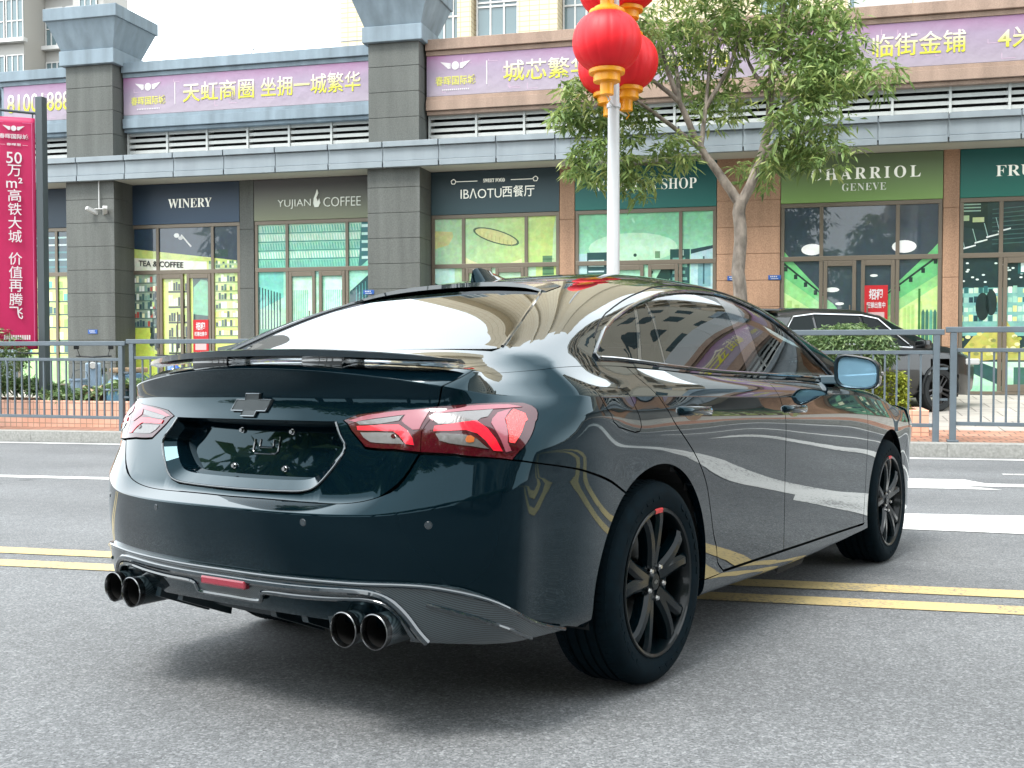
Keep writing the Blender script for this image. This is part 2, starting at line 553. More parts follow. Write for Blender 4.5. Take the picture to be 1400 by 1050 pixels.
M_WALL = mat('grey render', (.33, .33, .32), .8, var=.1, vscale=2)
m, n, l, b = node_mat('window print')
at = n.new('ShaderNodeAttribute'); at.attribute_name = 'Col'
tcp = n.new('ShaderNodeTexCoord')
vp = n.new('ShaderNodeTexVoronoi'); vp.inputs['Scale'].default_value = 13; l.new(tcp.outputs['Object'], vp.inputs['Vector'])
np_ = n.new('ShaderNodeTexNoise'); np_.inputs['Scale'].default_value = 5; np_.inputs['Detail'].default_value = 8; np_.inputs['Roughness'].default_value = .7; l.new(tcp.outputs['Object'], np_.inputs['Vector'])
hp_ = n.new('ShaderNodeMixRGB'); hp_.blend_type = 'OVERLAY'; hp_.inputs[0].default_value = .07; l.new(at.outputs['Color'], hp_.inputs[1]); l.new(vp.outputs['Color'], hp_.inputs[2])
hq_ = n.new('ShaderNodeMixRGB'); hq_.blend_type = 'OVERLAY'; hq_.inputs[0].default_value = .55; l.new(hp_.outputs[0], hq_.inputs[1]); l.new(np_.outputs['Fac'], hq_.inputs[2])
l.new(hq_.outputs[0], b.inputs['Base Color'])
l.new(hq_.outputs[0], b.inputs['Emission Color'])
b.inputs['Emission Strength'].default_value = .05          # weak glow added to keep the prints bright under the canopy
b.inputs['Roughness'].default_value = .35
b.inputs['Coat Weight'].default_value = 1
b.inputs['Coat IOR'].default_value = 1.55
b.inputs['Coat Roughness'].default_value = .02
M_PRINT = m

V0 = 21.53
bld = street_thing('shop_building', 'long two storey shop building with grey and orange stone pillars under a silver canopy', 'building', 0, V0, 0)
MB().box(-17.6, 44, .12, 9, -.5, 7.0).build('wall', M_WALL, bld)
MB().box(-17.6, 44, -.05, .1, -.4, .215).build('plinth', M_GREY, bld)

def pillar(x0, x1, yf, z0, z1, m, label=None, yb=.11, h=.52):
    p = MB()
    z = z0
    while z < z1 - .02:
        zz = min(z + h, z1)
        p.bbox(x0, x1, yf, yb, z + .005, zz - .005, .006)
        z += h
    p.box(x0 + .012, x1 - .012, yf + .012, yb, z0, z1)
    o = p.build('pillar', m, bld)
    if label: o['label'] = label
    return o
def capital(par, x0, x1, yf, yb, zb, s=1.0):
    c = MB()
    a = .08 * s
    c.bbox(x0 - a, x1 + a, yf - a, yb + a, zb, zb + .32 * s, .012)
    def ring(o, z):
        return [(x0 - o, yf - o, z), (x1 + o, yf - o, z), (x1 + o, yb + o, z), (x0 - o, yb + o, z)]
    A, B = ring(.04 * s, zb + .32 * s), ring(.27 * s, zb + .93 * s)
    c.add(A + B, [(i, (i + 1) % 4, 4 + (i + 1) % 4, 4 + i) for i in range(4)] + [(3, 2, 1, 0), (4, 5, 6, 7)])
    o = .31 * s
    c.bbox(x0 - o, x1 + o, yf - o, yb + o, zb + .932 * s, zb + 1.20 * s, .012)
    c.build('capital', M_CAP, par)
F = -.75
for x0, x1, m, lab in ((-15.60, -14.38, M_GREY, 'dark grey stone pillar left of the winery window'), (-8.40, -7.26, M_GREY, 'dark grey stone pillar between the coffee shop and the restaurant')):
    pillar(x0, x1, F, -.3, 4.80, m, lab, yb=.115)
    up = pillar(x0 + .02, x1 - .02, F + .02, 5.29, 7.345, m)
    capital(up, x0, x1, F, .25, 7.34)
pillar(-1.33, -.12, -.06, -.2, 4.80, M_ORNG, 'broad orange stone pillar behind the tree trunk')
pillar(-4.49, -4.18, -.06, -.2, 4.80, M_ORNG, 'narrow orange stone pillar right of the restaurant window', h=1.3)
pillar(2.84, 3.12, -.06, -.2, 4.80, M_ORNG, 'narrow orange stone pillar right of the olive shop sign', h=1.3)
pillar(-11.70, -11.36, -.06, -.2, 4.80, M_GREY, 'narrow dark pillar between the winery and the coffee shop', h=1.3)
for x in (8.0, 12.2, 16.4, 21):
    pillar(x, x + 1.1, -.30, -.2, 4.80, M_ORNG)
    up = pillar(x, x + 1.1, -.45, 5.29, 7.15, M_ORNG)
    if x in (8.0, 16.4): capital(up, x, x + 1.1, -.45, .6, 7.2)
# canopy with panelled fascia
cp = MB()
MB().box(-17.6, 44, -.80, .11, 4.78, 4.86).build('soffit', M_SOFFIT, bld)
x = -17.6
while x < 44:
    for z0, z1, y in ((4.77, 4.885, -.92), (4.895, 5.165, -.89), (5.175, 5.285, -.95)):
        cp.bbox(x + .012, x + 1.185, y, -.80, z0, z1, .005)
    x += 1.2
cp.box(-17.6, 44, -.875, .11, 4.862, 5.25)
cp.build('canopy', M_PANEL, bld)
# louvres, cornices and parapet
def upper(x0, x1, m, name='cornice'):
    c = MB()
    c.bbox(x0, x1, -.42, .11, 5.98, 6.19, .008).bbox(x0, x1, -.38, .11, 6.195, 6.27, .006).bbox(x0, x1, -.36, .11, 5.90, 5.975, .006)
    c.bbox(x0, x1, -.40, .11, 7.10, 7.195, .006).bbox(x0, x1, -.46, .11, 7.20, 7.42, .008)
    c.box(x0, x1, -.33, .11, 6.2, 7.15)
    for k in range(int((x1 - x0) / 1.2) + 1):           # dark joints between slabs
        pass
    c.build(name, m, bld)
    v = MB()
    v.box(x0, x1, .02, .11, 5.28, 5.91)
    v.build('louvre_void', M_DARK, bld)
    s = MB()
    for z in (5.33, 5.46, 5.59, 5.72, 5.85):
        s.prism([(-.22, z - .02), (-.05, z + .075), (-.05, z + .095), (-.22, z + .05)], x0 + .02, x1 - .02, 'x')
    n = max(1, round((x1 - x0) / 1.0))
    for k in range(n + 1):
        xx = x0 + .02 + (x1 - x0 - .04) * k / n
        s.box(xx - .022, xx + .022, -.25, .01, 5.28, 5.9)
    s.build('louvre', M_LOUV, bld)
upper(-14.37, -8.42, M_CAP)
upper(-17.6, -15.61, M_CAP)
upper(-7.24, 8.0, M_PEACH)
upper(9.11, 16.39, M_PEACH)
upper(17.5, 21, M_PEACH)
gl = MB()                                                 # white roof terrace balustrade
for k in range(13):
    gl.bbox(1.2 + 1.05 * k, 2.23 + 1.05 * k, -.30, -.26, 7.45, 8.35, .01)
gl.build('roof_balustrade', mat('milky balustrade panels', (.62, .66, .68), .3, coat=.5), bld)
tr = MB()                                                # roof truss and cable behind the parapet
for a, c in (((-14.2, .8, 7.35), (-13.3, .8, 7.75)), ((-14.0, .8, 7.72), (-12.6, .8, 7.42)), ((-13.6, .8, 7.36), (-13.3, .8, 7.75))):
    tr.tube([a, c], .035, 6)
tr.tube([(-14, .5, 7.78), (-8.4, .5, 7.82)], .012, 5)
tr.tube([(-11.9, .5, 7.4), (-11.6, .5, 7.82)], .012, 5)
for k in range(9):
    tr.box(-11.2 + .28 * k, -11.18 + .28 * k, .4, .42, 7.40, 7.62)
tr.box(-11.3, -8.8, .4, .42, 7.60, 7.63)
tr.build('roof_pipework', M_PANEL, bld)
# angled wing at the far left
wing = MB()
def wseg(a0, a1, y0, y1, z0, z1):
    d = Vector((-.80, .60, 0)); nrm_ = Vector((-.60, -.80, 0))
    o = Vector((-17.6, 0, 0))
    P = [o + d * a + nrm_ * y for a in (a0, a1) for y in (y0, y1)]
    return [(p.x, p.y, z) for p in P for z in (z0, z1)], [(0, 1, 3, 2), (4, 6, 7, 5), (0, 4, 5, 1), (2, 3, 7, 6), (0, 2, 6, 4), (1, 5, 7, 3)]
for q in ((0, 8, -.5, .0, -.5, 7.2), (0, 8, 0, .42, 5.98, 6.27), (0, 8, 0, .46, 7.1, 7.42), (0, 8, 0, .9, 4.8, 5.28)):
    wing.add(*wseg(*q))
wing.build('angled_wing', M_CAP, bld)
fp = pillar(-20.6, -19.3, .3, -.3, 6.5, M_GREY, 'grey stone pillar at the far left with a flared capital', yb=1.6)
capital(fp, -20.6, -19.3, .3, 1.6, 6.5, 1.15)

# ---- shop windows: frame, printed panes, door leaves
class Print:
    """flat printed film on the glass: polygons in (x, z), in up to six ink layers"""
    def __init__(s): s.mb = MB()
    def poly(s, pts, col, layer=0):
        y = -.0012 * layer
        g_ = sum(col) / 3
        col = [c * .76 + g_ * .24 - 22 for c in col]
        s.mb.add([(x, y, z) for x, z in pts], [tuple(range(len(pts)))], [lin(col)])
    def rect(s, x0, z0, x1, z1, col, layer=0):
        s.poly([(x0, z0), (x1, z0), (x1, z1), (x0, z1)], col, layer)
    def ell(s, cx, cz, rx, rz, col, layer=0, rot=0, n=20):
        s.poly([(cx + rx * math.cos(t) * math.cos(rot) - rz * math.sin(t) * math.sin(rot), cz + rx * math.cos(t) * math.sin(rot) + rz * math.sin(t) * math.cos(rot)) for t in [2 * math.pi * k / n for k in range(n)]], col, layer)
    def bands(s, x0, x1, z0, z1, c0, c1, n=10, layer=0):   # the print's own colour wash
        for k in range(n):
            t = (k + .5) / n
            s.rect(x0, z0 + (z1 - z0) * k / n, x1, z0 + (z1 - z0) * (k + 1) / n, [a + (b_ - a) * t for a, b_ in zip(c0, c1)], layer)
def goods(p, x0, x1, z0, z1, rows, cols, pal, layer=2, fill=.8, shelf=None):
    dz = (z1 - z0) / rows
    dx = (x1 - x0) / cols
    for r in range(rows):
        if shelf: p.rect(x0, z0 + r * dz, x1, z0 + r * dz + dz * .12, shelf, layer)
        for c in range(cols):
            if random.random() > fill: continue
            h = dz * random.uniform(.45, .82)
            p.rect(x0 + c * dx + dx * .08, z0 + r * dz + dz * .14, x0 + (c + 1) * dx - dx * .08, z0 + r * dz + dz * .1 + h, random.choice(pal), layer)
LIME, PALE, NAVY, TEAL, MINT = (200, 225, 85), (205, 235, 160), (45, 72, 92), (30, 110, 112), (150, 228, 190)
DKT = (28, 62, 66)
def window(x0, x1, mull, door, print_fn, label):
    """one glazed shop front: mull = x of vertical bars, door = (xa, xm, xb) leaves"""
    w = MB()
    zt, zh, zb = 2.80, 3.82, .22
    f = .035
    for x in [x0 + f] + list(mull) + [x1 - f]:
        w.bbox(x - f, x + f, -.035, .05, zb, zh, .005)
    w.bbox(x0, x1, -.04, .055, zt - .045, zt + .045, .005)
    w.bbox(x0, x1, -.04, .055, zh - .03, zh + .05, .005)
    w.bbox(x0, x1, -.04, .055, zb - .02, zb + .05, .005)
    win = w.build('window', M_FRAMEW, bld)
    win['label'] = label
    if door:
        xa, xm, xb = door
        for a, c in ((xa, xm), (xm, xb)):
            d = MB()
            for q in ((a + .045, a + .115, zb + .05, zt - .05), (c - .115, c - .045, zb + .05, zt - .05)):
                d.bbox(q[0], q[1], -.045, .04, q[2], q[3], .005)
            d.bbox(a + .116, c - .116, -.045, .04, zt - .15, zt - .05, .005).bbox(a + .116, c - .116, -.045, .04, zb + .05, zb + .18, .005)
            hx = c - .16 if c == xm else a + .16
            d.tube([(hx, -.09, 1.0), (hx, -.09, 1.9)], .014, 8)
            d.build('door', M_FRAMEW, win)
    p = Print()
    print_fn(p)
    pp = p.mb.build('pane', M_PRINT, win)
    return win

def pr_mart(p):            # left edge shop
    p.bands(-17.4, -15.7, 2.8, 3.82, (70, 120, 125), (40, 75, 95), 5)
    for k in range(5): p.rect(-17.3, 2.95 + .17 * k, -15.8, 2.99 + .17 * k, random.choice([(170, 215, 215), (60, 140, 145), (210, 230, 230)]), 1)
    p.rect(-17.4, .22, -15.7, 2.8, (215, 232, 120))
    goods(p, -17.4, -15.7, .95, 2.75, 6, 12, [(240, 235, 120), (90, 190, 180), (250, 250, 200), (160, 200, 80), (40, 110, 110), (235, 190, 110)], 1, .95, (70, 110, 80))
    p.rect(-17.4, .22, -15.7, .9, (190, 245, 160), 1)
def pr_winery(p):
    a, c = -14.48, -11.71
    p.rect(a, .22, c, 3.82, (206, 224, 92))
    p.poly([(a, 3.35), (c, 3.02), (c, 3.82), (a, 3.82)], (44, 70, 92), 1)
    p.poly([(a, 2.95), (c, 2.80), (c, 3.02), (a, 3.35)], (198, 218, 112), 1)
    p.poly([(a, 2.84), (-12.55, 2.84), (-12.55, 3.02), (a, 3.14)], (222, 228, 205), 2)
    p.rect(-12.5, 2.84, c, 3.0, (170, 200, 150), 2)
    goods(p, -12.5, c, 2.86, 3.05, 2, 14, [(90, 140, 110), (230, 240, 200), (60, 110, 100), (205, 225, 120)], 3, .9)
    p.rect(-12.35, 3.12, -12.02, 3.28, (30, 78, 70), 3)                      # hanging sign in the print
    p.ell(-13.3, 3.62, .07, .05, (225, 230, 225), 2); p.ell(-13.2, 3.56, .06, .04, (200, 205, 200), 2)
    p.poly([(-13.2, 3.62), (-13.17, 3.64), (-12.92, 3.37), (-12.95, 3.35)], (210, 215, 205), 2)
    p.rect(a, 1.55, -13.78, 2.76, (150, 175, 150), 1)
    goods(p, a, -13.78, 1.55, 2.75, 6, 10, [(70, 110, 110), (225, 235, 225), (120, 160, 150), (195, 80, 70), (60, 90, 100), (235, 240, 190)], 2, .92, (90, 120, 110))
    p.rect(a, .22, -13.72, 1.5, (205, 228, 80), 1)
    p.poly([(-14.02, 1.15), (-13.72, .95), (-13.68, 2.6), (-13.82, 2.4)], (50, 80, 75), 2)
    goods(p, -14.0, -13.70, 1.0, 2.4, 7, 5, [(35, 60, 60), (200, 220, 120), (70, 95, 90)], 3, .8)
    p.rect(-13.58, .30, -12.95, 2.70, (196, 216, 120), 1)
    goods(p, -13.52, -12.98, .95, 2.68, 5, 9, [(28, 52, 58), (40, 70, 78), (215, 225, 190), (50, 62, 60)], 2, .95, (60, 70, 60))
    p.rect(-12.90, .30, -12.42, 2.70, (60, 96, 88), 1)
    p.poly([(-12.9, 1.85), (-12.88, 2.45), (-12.7, 2.62), (-12.55, 2.6), (-12.45, 2.4), (-12.46, 1.8)], (120, 190, 150), 2)    # hanging shirt
    p.rect(-12.88, .3, -12.44, 1.0, (70, 100, 80), 2)
    goods(p, -12.88, -12.44, .35, 1.2, 4, 6, [(40, 60, 60), (190, 215, 110), (100, 150, 130)], 3, .85)
    p.rect(-12.36, 1.9, c, 2.76, (190, 220, 130), 1)
    goods(p, -12.34, c, 1.35, 2.74, 7, 9, [(80, 120, 100), (225, 235, 140), (50, 80, 75), (240, 245, 210)], 2, .85, (120, 140, 80))
    p.rect(-12.36, .22, c, 1.3, (214, 226, 70), 1)
    for k in range(3):
        p.poly([(-12.3, .95 - .27 * k), (-11.75, 1.12 - .22 * k), (-11.75, 1.2 - .22 * k), (-12.3, 1.1 - .27 * k)], (45, 66, 60), 2)
    goods(p, -12.2, -11.75, .3, .75, 2, 6, [(60, 150, 170), (230, 240, 210), (60, 85, 80)], 3, .9)
def pr_coffee(p):
    a, c = -11.34, -8.42
    p.bands(a, c, 2.8, 3.82, (120, 214, 188), (178, 226, 196), 8)
    for r in range(5):
        z0 = 2.86 + .19 * r
        for k in range(38):
            x = a + .05 + (c - a - .5) * k / 38 + .03 * r
            p.poly([(x, z0), (x + .028, z0), (x + .005, z0 + .14), (x - .023, z0 + .14)], (212, 240, 218) if r % 2 else (96, 190, 168), 1)
        p.rect(a, z0 - .03, c, z0 - .008, (66, 160, 146), 2)
    p.poly([(c - .5, 2.8), (c, 3.2), (c, 3.82), (c - .42, 3.82)], (58, 128, 132), 3)
    for k in range(5): p.rect(c - .42, 3.0 + .17 * k, c, 3.06 + .17 * k, (190, 235, 225), 4)
    p.bands(a, c, .22, 2.78, (190, 214, 150), (150, 228, 205), 6)
    p.poly([(a, 1.9), (-10.68, 2.2), (-10.68, 2.78), (a, 2.78)], (110, 205, 190), 1)
    for k in range(9): p.rect(a + .07 * k, 1.5, a + .03 + .07 * k, 2.45 - .02 * k, (44, 88, 92), 2)
    p.rect(a, .9, -10.66, 1.5, (90, 160, 130), 1)
    for k in range(40): p.ell(random.uniform(a, -9.0), random.uniform(.4, 1.15), .09, .06, random.choice([(90, 150, 70), (190, 210, 90), (70, 160, 190), (225, 235, 190)]), 3, n=8)
    p.rect(-10.5, 1.15, -9.86, 2.62, (185, 240, 205), 1)
    p.rect(-9.70, 1.15, -9.28, 2.62, (196, 240, 224), 1)
    for x0 in (-10.48, -9.68):
        for k in range(9):
            p.rect(x0 + .045 * k, 1.3, x0 + .02 + .045 * k, 2.35, (110, 190, 165), 2)
    p.rect(-10.5, 1.15, -9.28, 1.3, (40, 140, 110), 3)
    p.poly([(-9.12, 1.3), (c, 1.1), (c, 2.78), (-8.55, 2.78), (-9.12, 2.3)], (40, 92, 100), 1)
    for k in range(8): p.rect(-8.98 + .07 * k, 1.4, -8.955 + .07 * k, 2.4 + .04 * k, (70, 150, 150), 2)
    p.rect(-8.95, 1.45, -8.72, 1.65, (225, 235, 205), 3)
def pr_rest(p):
    a, c = -7.25, -4.50
    for k in range(14):
        x0 = a + (c - a) * k / 14
        t = k / 13
        p.rect(x0, .22, x0 + (c - a) / 14, 3.82, (172 + 28 * t, 222 + 6 * t, 180 - 62 * t), 0)
    p.ell(-5.85, 3.40, .52, .14, (90, 120, 90), 1, -.30); p.ell(-5.85, 3.40, .47, .115, (216, 218, 140), 2, -.30)
    for k in range(9): p.rect(-6.2 + .085 * k, 3.42 - .03 * k, -6.19 + .085 * k, 3.53 - .03 * k, (180, 180, 100), 3)
    p.poly([(a, 3.15), (-6.88, 3.25), (-6.78, 3.42), (-6.8, 3.52), (a, 3.55)], (214, 214, 140), 1)
    p.poly([(-6.5, 2.8), (-6.1, 2.8), (-6.4, 2.92), (-6.55, 3.0)], (226, 230, 170), 1); p.poly([(-5.7, 2.8), (-5.3, 2.8), (-5.3, 2.93)], (230, 236, 170), 1)
    p.rect(-4.86, 2.45, -4.62, 2.98, (98, 150, 104), 1)
    for k in range(5): p.rect(-4.86, 2.5 + .1 * k, -4.62, 2.52 + .1 * k, (70, 120, 84), 2)
    p.poly([(-4.66, 2.8), (-4.58, 2.8), (-4.58, 3.8), (-4.52, 3.8), (-4.63, 3.55)], (190, 230, 170), 2)
    p.poly([(a, .22), (-6.4, .22), (-6.6, 2.3), (a, 2.76)], (60, 110, 118), 1)
    p.poly([(a, 2.5), (-6.75, 2.2), (-6.75, 2.76), (a, 2.76)], (186, 236, 222), 2)
    p.rect(-6.4, .22, -5.0, 2.76, (186, 232, 190), 1)
def pr_tea(p):
    a, c = -4.17, -1.38
    p.bands(a, c, 2.2, 3.82, (176, 234, 204), (128, 216, 164), 12)
    p.ell(-3.0, 3.1, .9, .3, (186, 238, 200), 1)
    p.rect(a, .22, c, 2.2, (168, 230, 200))
    p.rect(a, 2.3, -3.75, 3.0, (170, 216, 218), 2); p.rect(-3.93, 2.3, -3.52, 3.02, (40, 92, 96), 3)
    for k in range(5): p.rect(-3.9, 2.4 + .11 * k, -3.58, 2.43 + .11 * k, (190, 225, 220), 4)
    p.poly([(-2.75, 2.1), (-2.4, 2.2), (-2.1, 2.75), (-2.4, 2.7)], (30, 78, 70), 2)
    p.rect(-2.55, 2.88, -2.45, 3.02, (110, 160, 120), 2)
    for x, z in ((-2.95, 2.95), (-2.88, 2.82), (-2.7, 2.78), (-2.62, 2.6)): p.ell(x, z, .035, .035, (40, 90, 80), 2, n=10)
    p.rect(-2.25, 2.1, -1.86, 3.05, (34, 92, 92), 2)
    for k in range(5): p.rect(-2.2, 2.3 + .13 * k, -1.95 + .04 * (k % 2), 2.36 + .13 * k, (110, 180, 165), 3)
    p.rect(-2.05, 2.92, -1.98, 3.03, (180, 220, 205), 3)
    p.poly([(-1.84, 2.1), (c, 2.1), (c, 3.1), (-1.84, 2.98)], (172, 216, 220), 2); p.poly([(-1.84, 2.95), (c, 3.06), (c, 3.12), (-1.84, 3.04)], (44, 84, 92), 3)
    p.rect(-1.7, 2.3, -1.45, 2.75, (120, 176, 186), 3); p.rect(-1.6, 2.35, -1.57, 2.9, (60, 110, 120), 4)
def pr_charriol(p):
    a, c = -.10, 2.83
    p.bands(a, c, .22, 3.82, (66, 92, 96), (56, 76, 92), 8)
    p.ell(.48, 2.98, .20, .11, (246, 250, 248), 3); p.ell(2.16, 3.0, .22, .12, (246, 250, 248), 3)
    p.poly([(a, .22), (.95, .22), (.95, 1.75), (a, 3.02)], (150, 226, 136), 1)
    p.poly([(a, 2.5), (.95, 1.72), (.95, 1.85), (a, 3.0)], (110, 212, 128), 2)
    p.poly([(a, .22), (.9, .22), (.9, 1.55), (a, 2.2)], (196, 240, 150), 2)
    p.poly([(c, .22), (1.62, .22), (1.62, 1.78), (c, 3.12)], (150, 226, 136), 1)
    p.poly([(c, 2.5), (1.62, 1.72), (1.62, 1.9), (c, 3.1)], (106, 208, 128), 2)
    p.poly([(c, .22), (1.7, .22), (1.7, 1.55), (c, 2.3)], (200, 240, 140), 2)
    for s0, s1, q in (((a + .02, 2.72), (.85, 1.95), 1), ((c - .02, 2.82), (1.72, 1.98), 1)):
        p.poly([(s0[0], s0[1]), (s1[0], s1[1]), (s1[0], s1[1] + .04), (s0[0], s0[1] + .05)], (30, 66, 62), 3)
        for k in range(5):
            t = (k + .4) / 5
            x, z = s0[0] + (s1[0] - s0[0]) * t, s0[1] + (s1[1] - s0[1]) * t
            p.rect(x - .035, z - .09, x + .03, z, (30, 66, 62), 3)
    p.rect(.95, .22, 1.62, 1.75, (170, 222, 140), 1)
    for x, z, rx in ((.86, 2.2, .13), (1.72, 2.2, .13), (1.0, 1.93, .08), (1.55, 1.95, .08), (1.62, 2.46, .07)): p.ell(x, z, rx, rx * .35, (240, 248, 244), 4)
    for k in range(8):
        x = 1.95 + .07 * k
        p.rect(x, .5, x + .05, 1.75 + .03 * k, random.choice([(214, 240, 150), (180, 226, 120), (230, 246, 190)]), 3)
    p.rect(2.42, .3, 2.46, 2.2, (60, 140, 60), 4)
    for k in range(5): p.poly([(2.48 + .07 * k, .45), (2.54 + .07 * k, .45), (2.54 + .07 * k, 1.75), (2.51 + .07 * k, 1.82), (2.48 + .07 * k, 1.75)], random.choice([(60, 130, 110), (90, 180, 150), (150, 210, 180), (40, 90, 90)]), 4)
    for k in range(6): p.rect(.02 + .14 * k, .5, .11 + .14 * k, 2.0 - .08 * k, random.choice([(214, 242, 160), (226, 246, 190), (170, 220, 120)]), 3)
    p.ell(1.05, 1.75, .1, .1, (40, 70, 70), 3); p.rect(.98, 1.4, 1.12, 1.75, (60, 100, 90), 3)
def pr_fruit(p):
    a, c = 3.14, 6.0
    p.rect(a, .22, c, 3.82, (40, 72, 74))
    p.poly([(a, 3.35), (3.62, 3.25), (3.62, 3.8), (a, 3.82)], (30, 64, 60), 1)
    p.rect(a + .04, 3.45, 3.3, 3.55, (170, 200, 150), 2); p.rect(3.36, 3.42, 3.56, 3.51, (190, 210, 150), 2)
    for k in range(3): p.rect(a + .05, 3.62 + .06 * k, 3.5, 3.645 + .06 * k, (150, 185, 165), 2)
    for k in range(4):
        p.poly([(3.2 + .2 * k, 2.92 + .1 * k), (3.42 + .2 * k, 2.98 + .1 * k), (3.42 + .2 * k, 3.005 + .1 * k), (3.2 + .2 * k, 2.95 + .1 * k)], (226, 240, 236), 2)
        p.poly([(3.22 + .2 * k, 2.95 + .1 * k), (3.235 + .2 * k, 2.95 + .1 * k), (3.17 + .2 * k, 3.2 + .1 * k), (3.155 + .2 * k, 3.2 + .1 * k)], (150, 190, 180), 2)
    for k in range(9): p.poly([(3.7, 3.0 + .08 * k), (c, 3.1 + .09 * k), (c, 3.12 + .09 * k), (3.7, 3.015 + .08 * k)], (74, 116, 112), 1)
    for k in range(46): p.ell(random.uniform(a, c), random.uniform(2.3, 2.72), .03, .018, (226, 246, 240), 2, n=6)
    p.rect(a, 1.3, c, 2.2, (120, 190, 180), 1)
    goods(p, a, c, 1.55, 2.25, 4, 34, [(190, 230, 200), (50, 120, 120), (225, 235, 140), (240, 245, 230), (30, 80, 90), (150, 210, 190)], 2, .95)
    p.ell(3.55, 1.85, .12, .26, (34, 60, 60), 3); p.ell(3.7, 1.92, .1, .24, (40, 66, 66), 3)
    p.poly([(a, .95), (3.4, 1.3), (3.75, 1.42), (3.95, 1.62), (4.2, 1.2), (4.2, .9), (a, .8)], (196, 192, 84), 3)
    p.poly([(4.0, 1.0), (4.6, 1.2), (5.4, 1.35), (c, 1.2), (c, .85), (4.0, .85)], (194, 198, 104), 3)
    for k in range(60): p.ell(random.uniform(a, c), random.uniform(.95, 1.35), .05, .035, random.choice([(222, 216, 120), (176, 184, 70), (236, 232, 170), (150, 160, 90)]), 4, n=8)
    p.bands(a, c, .22, .82, (150, 226, 180), (205, 245, 215), 4, 3)
    p.poly([(a, .75), (3.5, .55), (4.0, .32), (4.0, .62), (3.5, .82), (a, .92)], (40, 96, 92), 4)
    p.poly([(4.1, .4), (c, .35), (c, .7), (4.1, .72)], (60, 120, 104), 4)
    p.rect(4.15, 2.45, 5.4, 2.68, (36, 110, 110), 3)
    for k in range(5): p.rect(4.2 + .24 * k, 2.48, 4.38 + .24 * k, 2.65, (214, 246, 240), 4)
def pr_plain(cols):
    def f(p, cols=cols):
        a, c, k1, k2 = cols
        p.bands(a, c, .22, 3.82, k1, k2, 8)
        goods(p, a, c, .4, 2.7, 8, 18, [k1, k2, (230, 240, 200), (60, 90, 90)], 1, .6)
    return f
window(-17.5, -15.62, [-16.42], None, pr_mart, 'narrow shop window at the far left behind the pink flag')
window(-14.49, -11.71, [-13.77, -12.39], (-13.77, -13.08, -12.39), pr_winery, 'winery window printed with shelves of bottles')
window(-11.35, -8.41, [-10.58, -9.17], (-10.58, -9.87, -9.17), pr_coffee, 'coffee shop window printed in mint stripes')
window(-7.25, -4.50, [-6.55, -5.2], (-6.55, -5.9, -5.2), pr_rest, 'restaurant window printed pale green with an oval lamp')
window(-4.17, -1.34, [-3.42, -2.04], (-3.42, -2.73, -2.04), pr_tea, 'tea shop window printed in mint green')
window(-.11, 2.83, [.65, 2.04], (.65, 1.34, 2.04), pr_charriol, 'shop window under the olive sign printed as a dark corridor with round lights')
window(3.13, 6.0, [3.85, 5.3], (3.85, 4.58, 5.3), pr_fruit, 'fruit market window printed with heaps of yellow fruit')
window(9.12, 12.18, [10, 11.3], (10, 10.65, 11.3), pr_plain((9.2, 12.1, (120, 190, 150), (60, 90, 100))), 'shop window beyond the right edge of the photo')
window(13.32, 16.38, [14.2, 15.5], (14.2, 14.85, 15.5), pr_plain((13.4, 16.3, (190, 200, 120), (70, 100, 90))), 'shop window beyond the right edge of the photo')

# ---- shop signs (each its own thing)
def shop_sign(x0, x1, c_top, c_bot, label):
    t = street_thing('shop_sign', label, 'shop sign', (x0 + x1) / 2, V0 - .02, 3.875, 'shop signs over the windows')
    h = (x1 - x0) / 2
    p = MB()
    p.bbox(-h, h, -.035, .07, .0, .895, .004)
    m, n, l, b = node_mat('sign board ' + label[:24])
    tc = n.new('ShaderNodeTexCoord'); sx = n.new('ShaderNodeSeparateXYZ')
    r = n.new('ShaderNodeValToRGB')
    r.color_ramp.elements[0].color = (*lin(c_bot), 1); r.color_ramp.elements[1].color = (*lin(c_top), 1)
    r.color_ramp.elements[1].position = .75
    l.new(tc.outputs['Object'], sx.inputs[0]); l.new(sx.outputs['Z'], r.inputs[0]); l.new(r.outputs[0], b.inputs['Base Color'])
    b.inputs['Roughness'].default_value = .5
    p.build('panel', m, t)
    return t
M_LET = mat('pale sign letters', lin((226, 228, 218)), .4, emit=.12)
M_LET2 = mat('silver sign letters', lin((205, 210, 200)), .4, emit=.08)
def letters(t, txt, x, z, h=None, w=None, m=M_LET, bold=.0, **k):
    return text_part(txt, 'lettering', m, t, x, -.038, z, height=h, width=w, bold=bold, depth=.02, **k)
t = shop_sign(-17.5, -15.62, (48, 66, 84), (52, 72, 88), 'dark blue shop sign at the far left, ending in the letter E')
letters(t, serif('E'), -.25, .46, .17)
t = shop_sign(-14.49, -11.71, (46, 64, 84), (54, 80, 106), 'navy shop sign reading WINERY')
letters(t, serif('WINERY'), .18, .45, .20, 1.08, bold=-.012)
t = shop_sign(-11.35, -8.41, (98, 96, 98), (140, 146, 118), 'grey brown shop sign reading YUJIAN COFFEE with a flame')
letters(t, 'YUJIAN', -.50, .34, .20, .78, m=M_LET2, bold=-.014)
letters(t, 'COFFEE', .62, .36, .20, .86, m=M_LET2, bold=-.014)
fl = MB()
fl.prism([(-.06, .26), (.03, .26), (.075, .35), (.05, .44), (.02, .37), (-.02, .46), (.03, .56), (.0, .64), (-.03, .55), (-.075, .45), (-.085, .34)], -.06, -.038)
fl.build('flame_emblem', M_LET2, t).location = (.04, 0, 0)
t = shop_sign(-7.25, -4.50, (50, 70, 80), (62, 92, 100), 'slate teal shop sign reading SWEET FOOD IBAOTU')
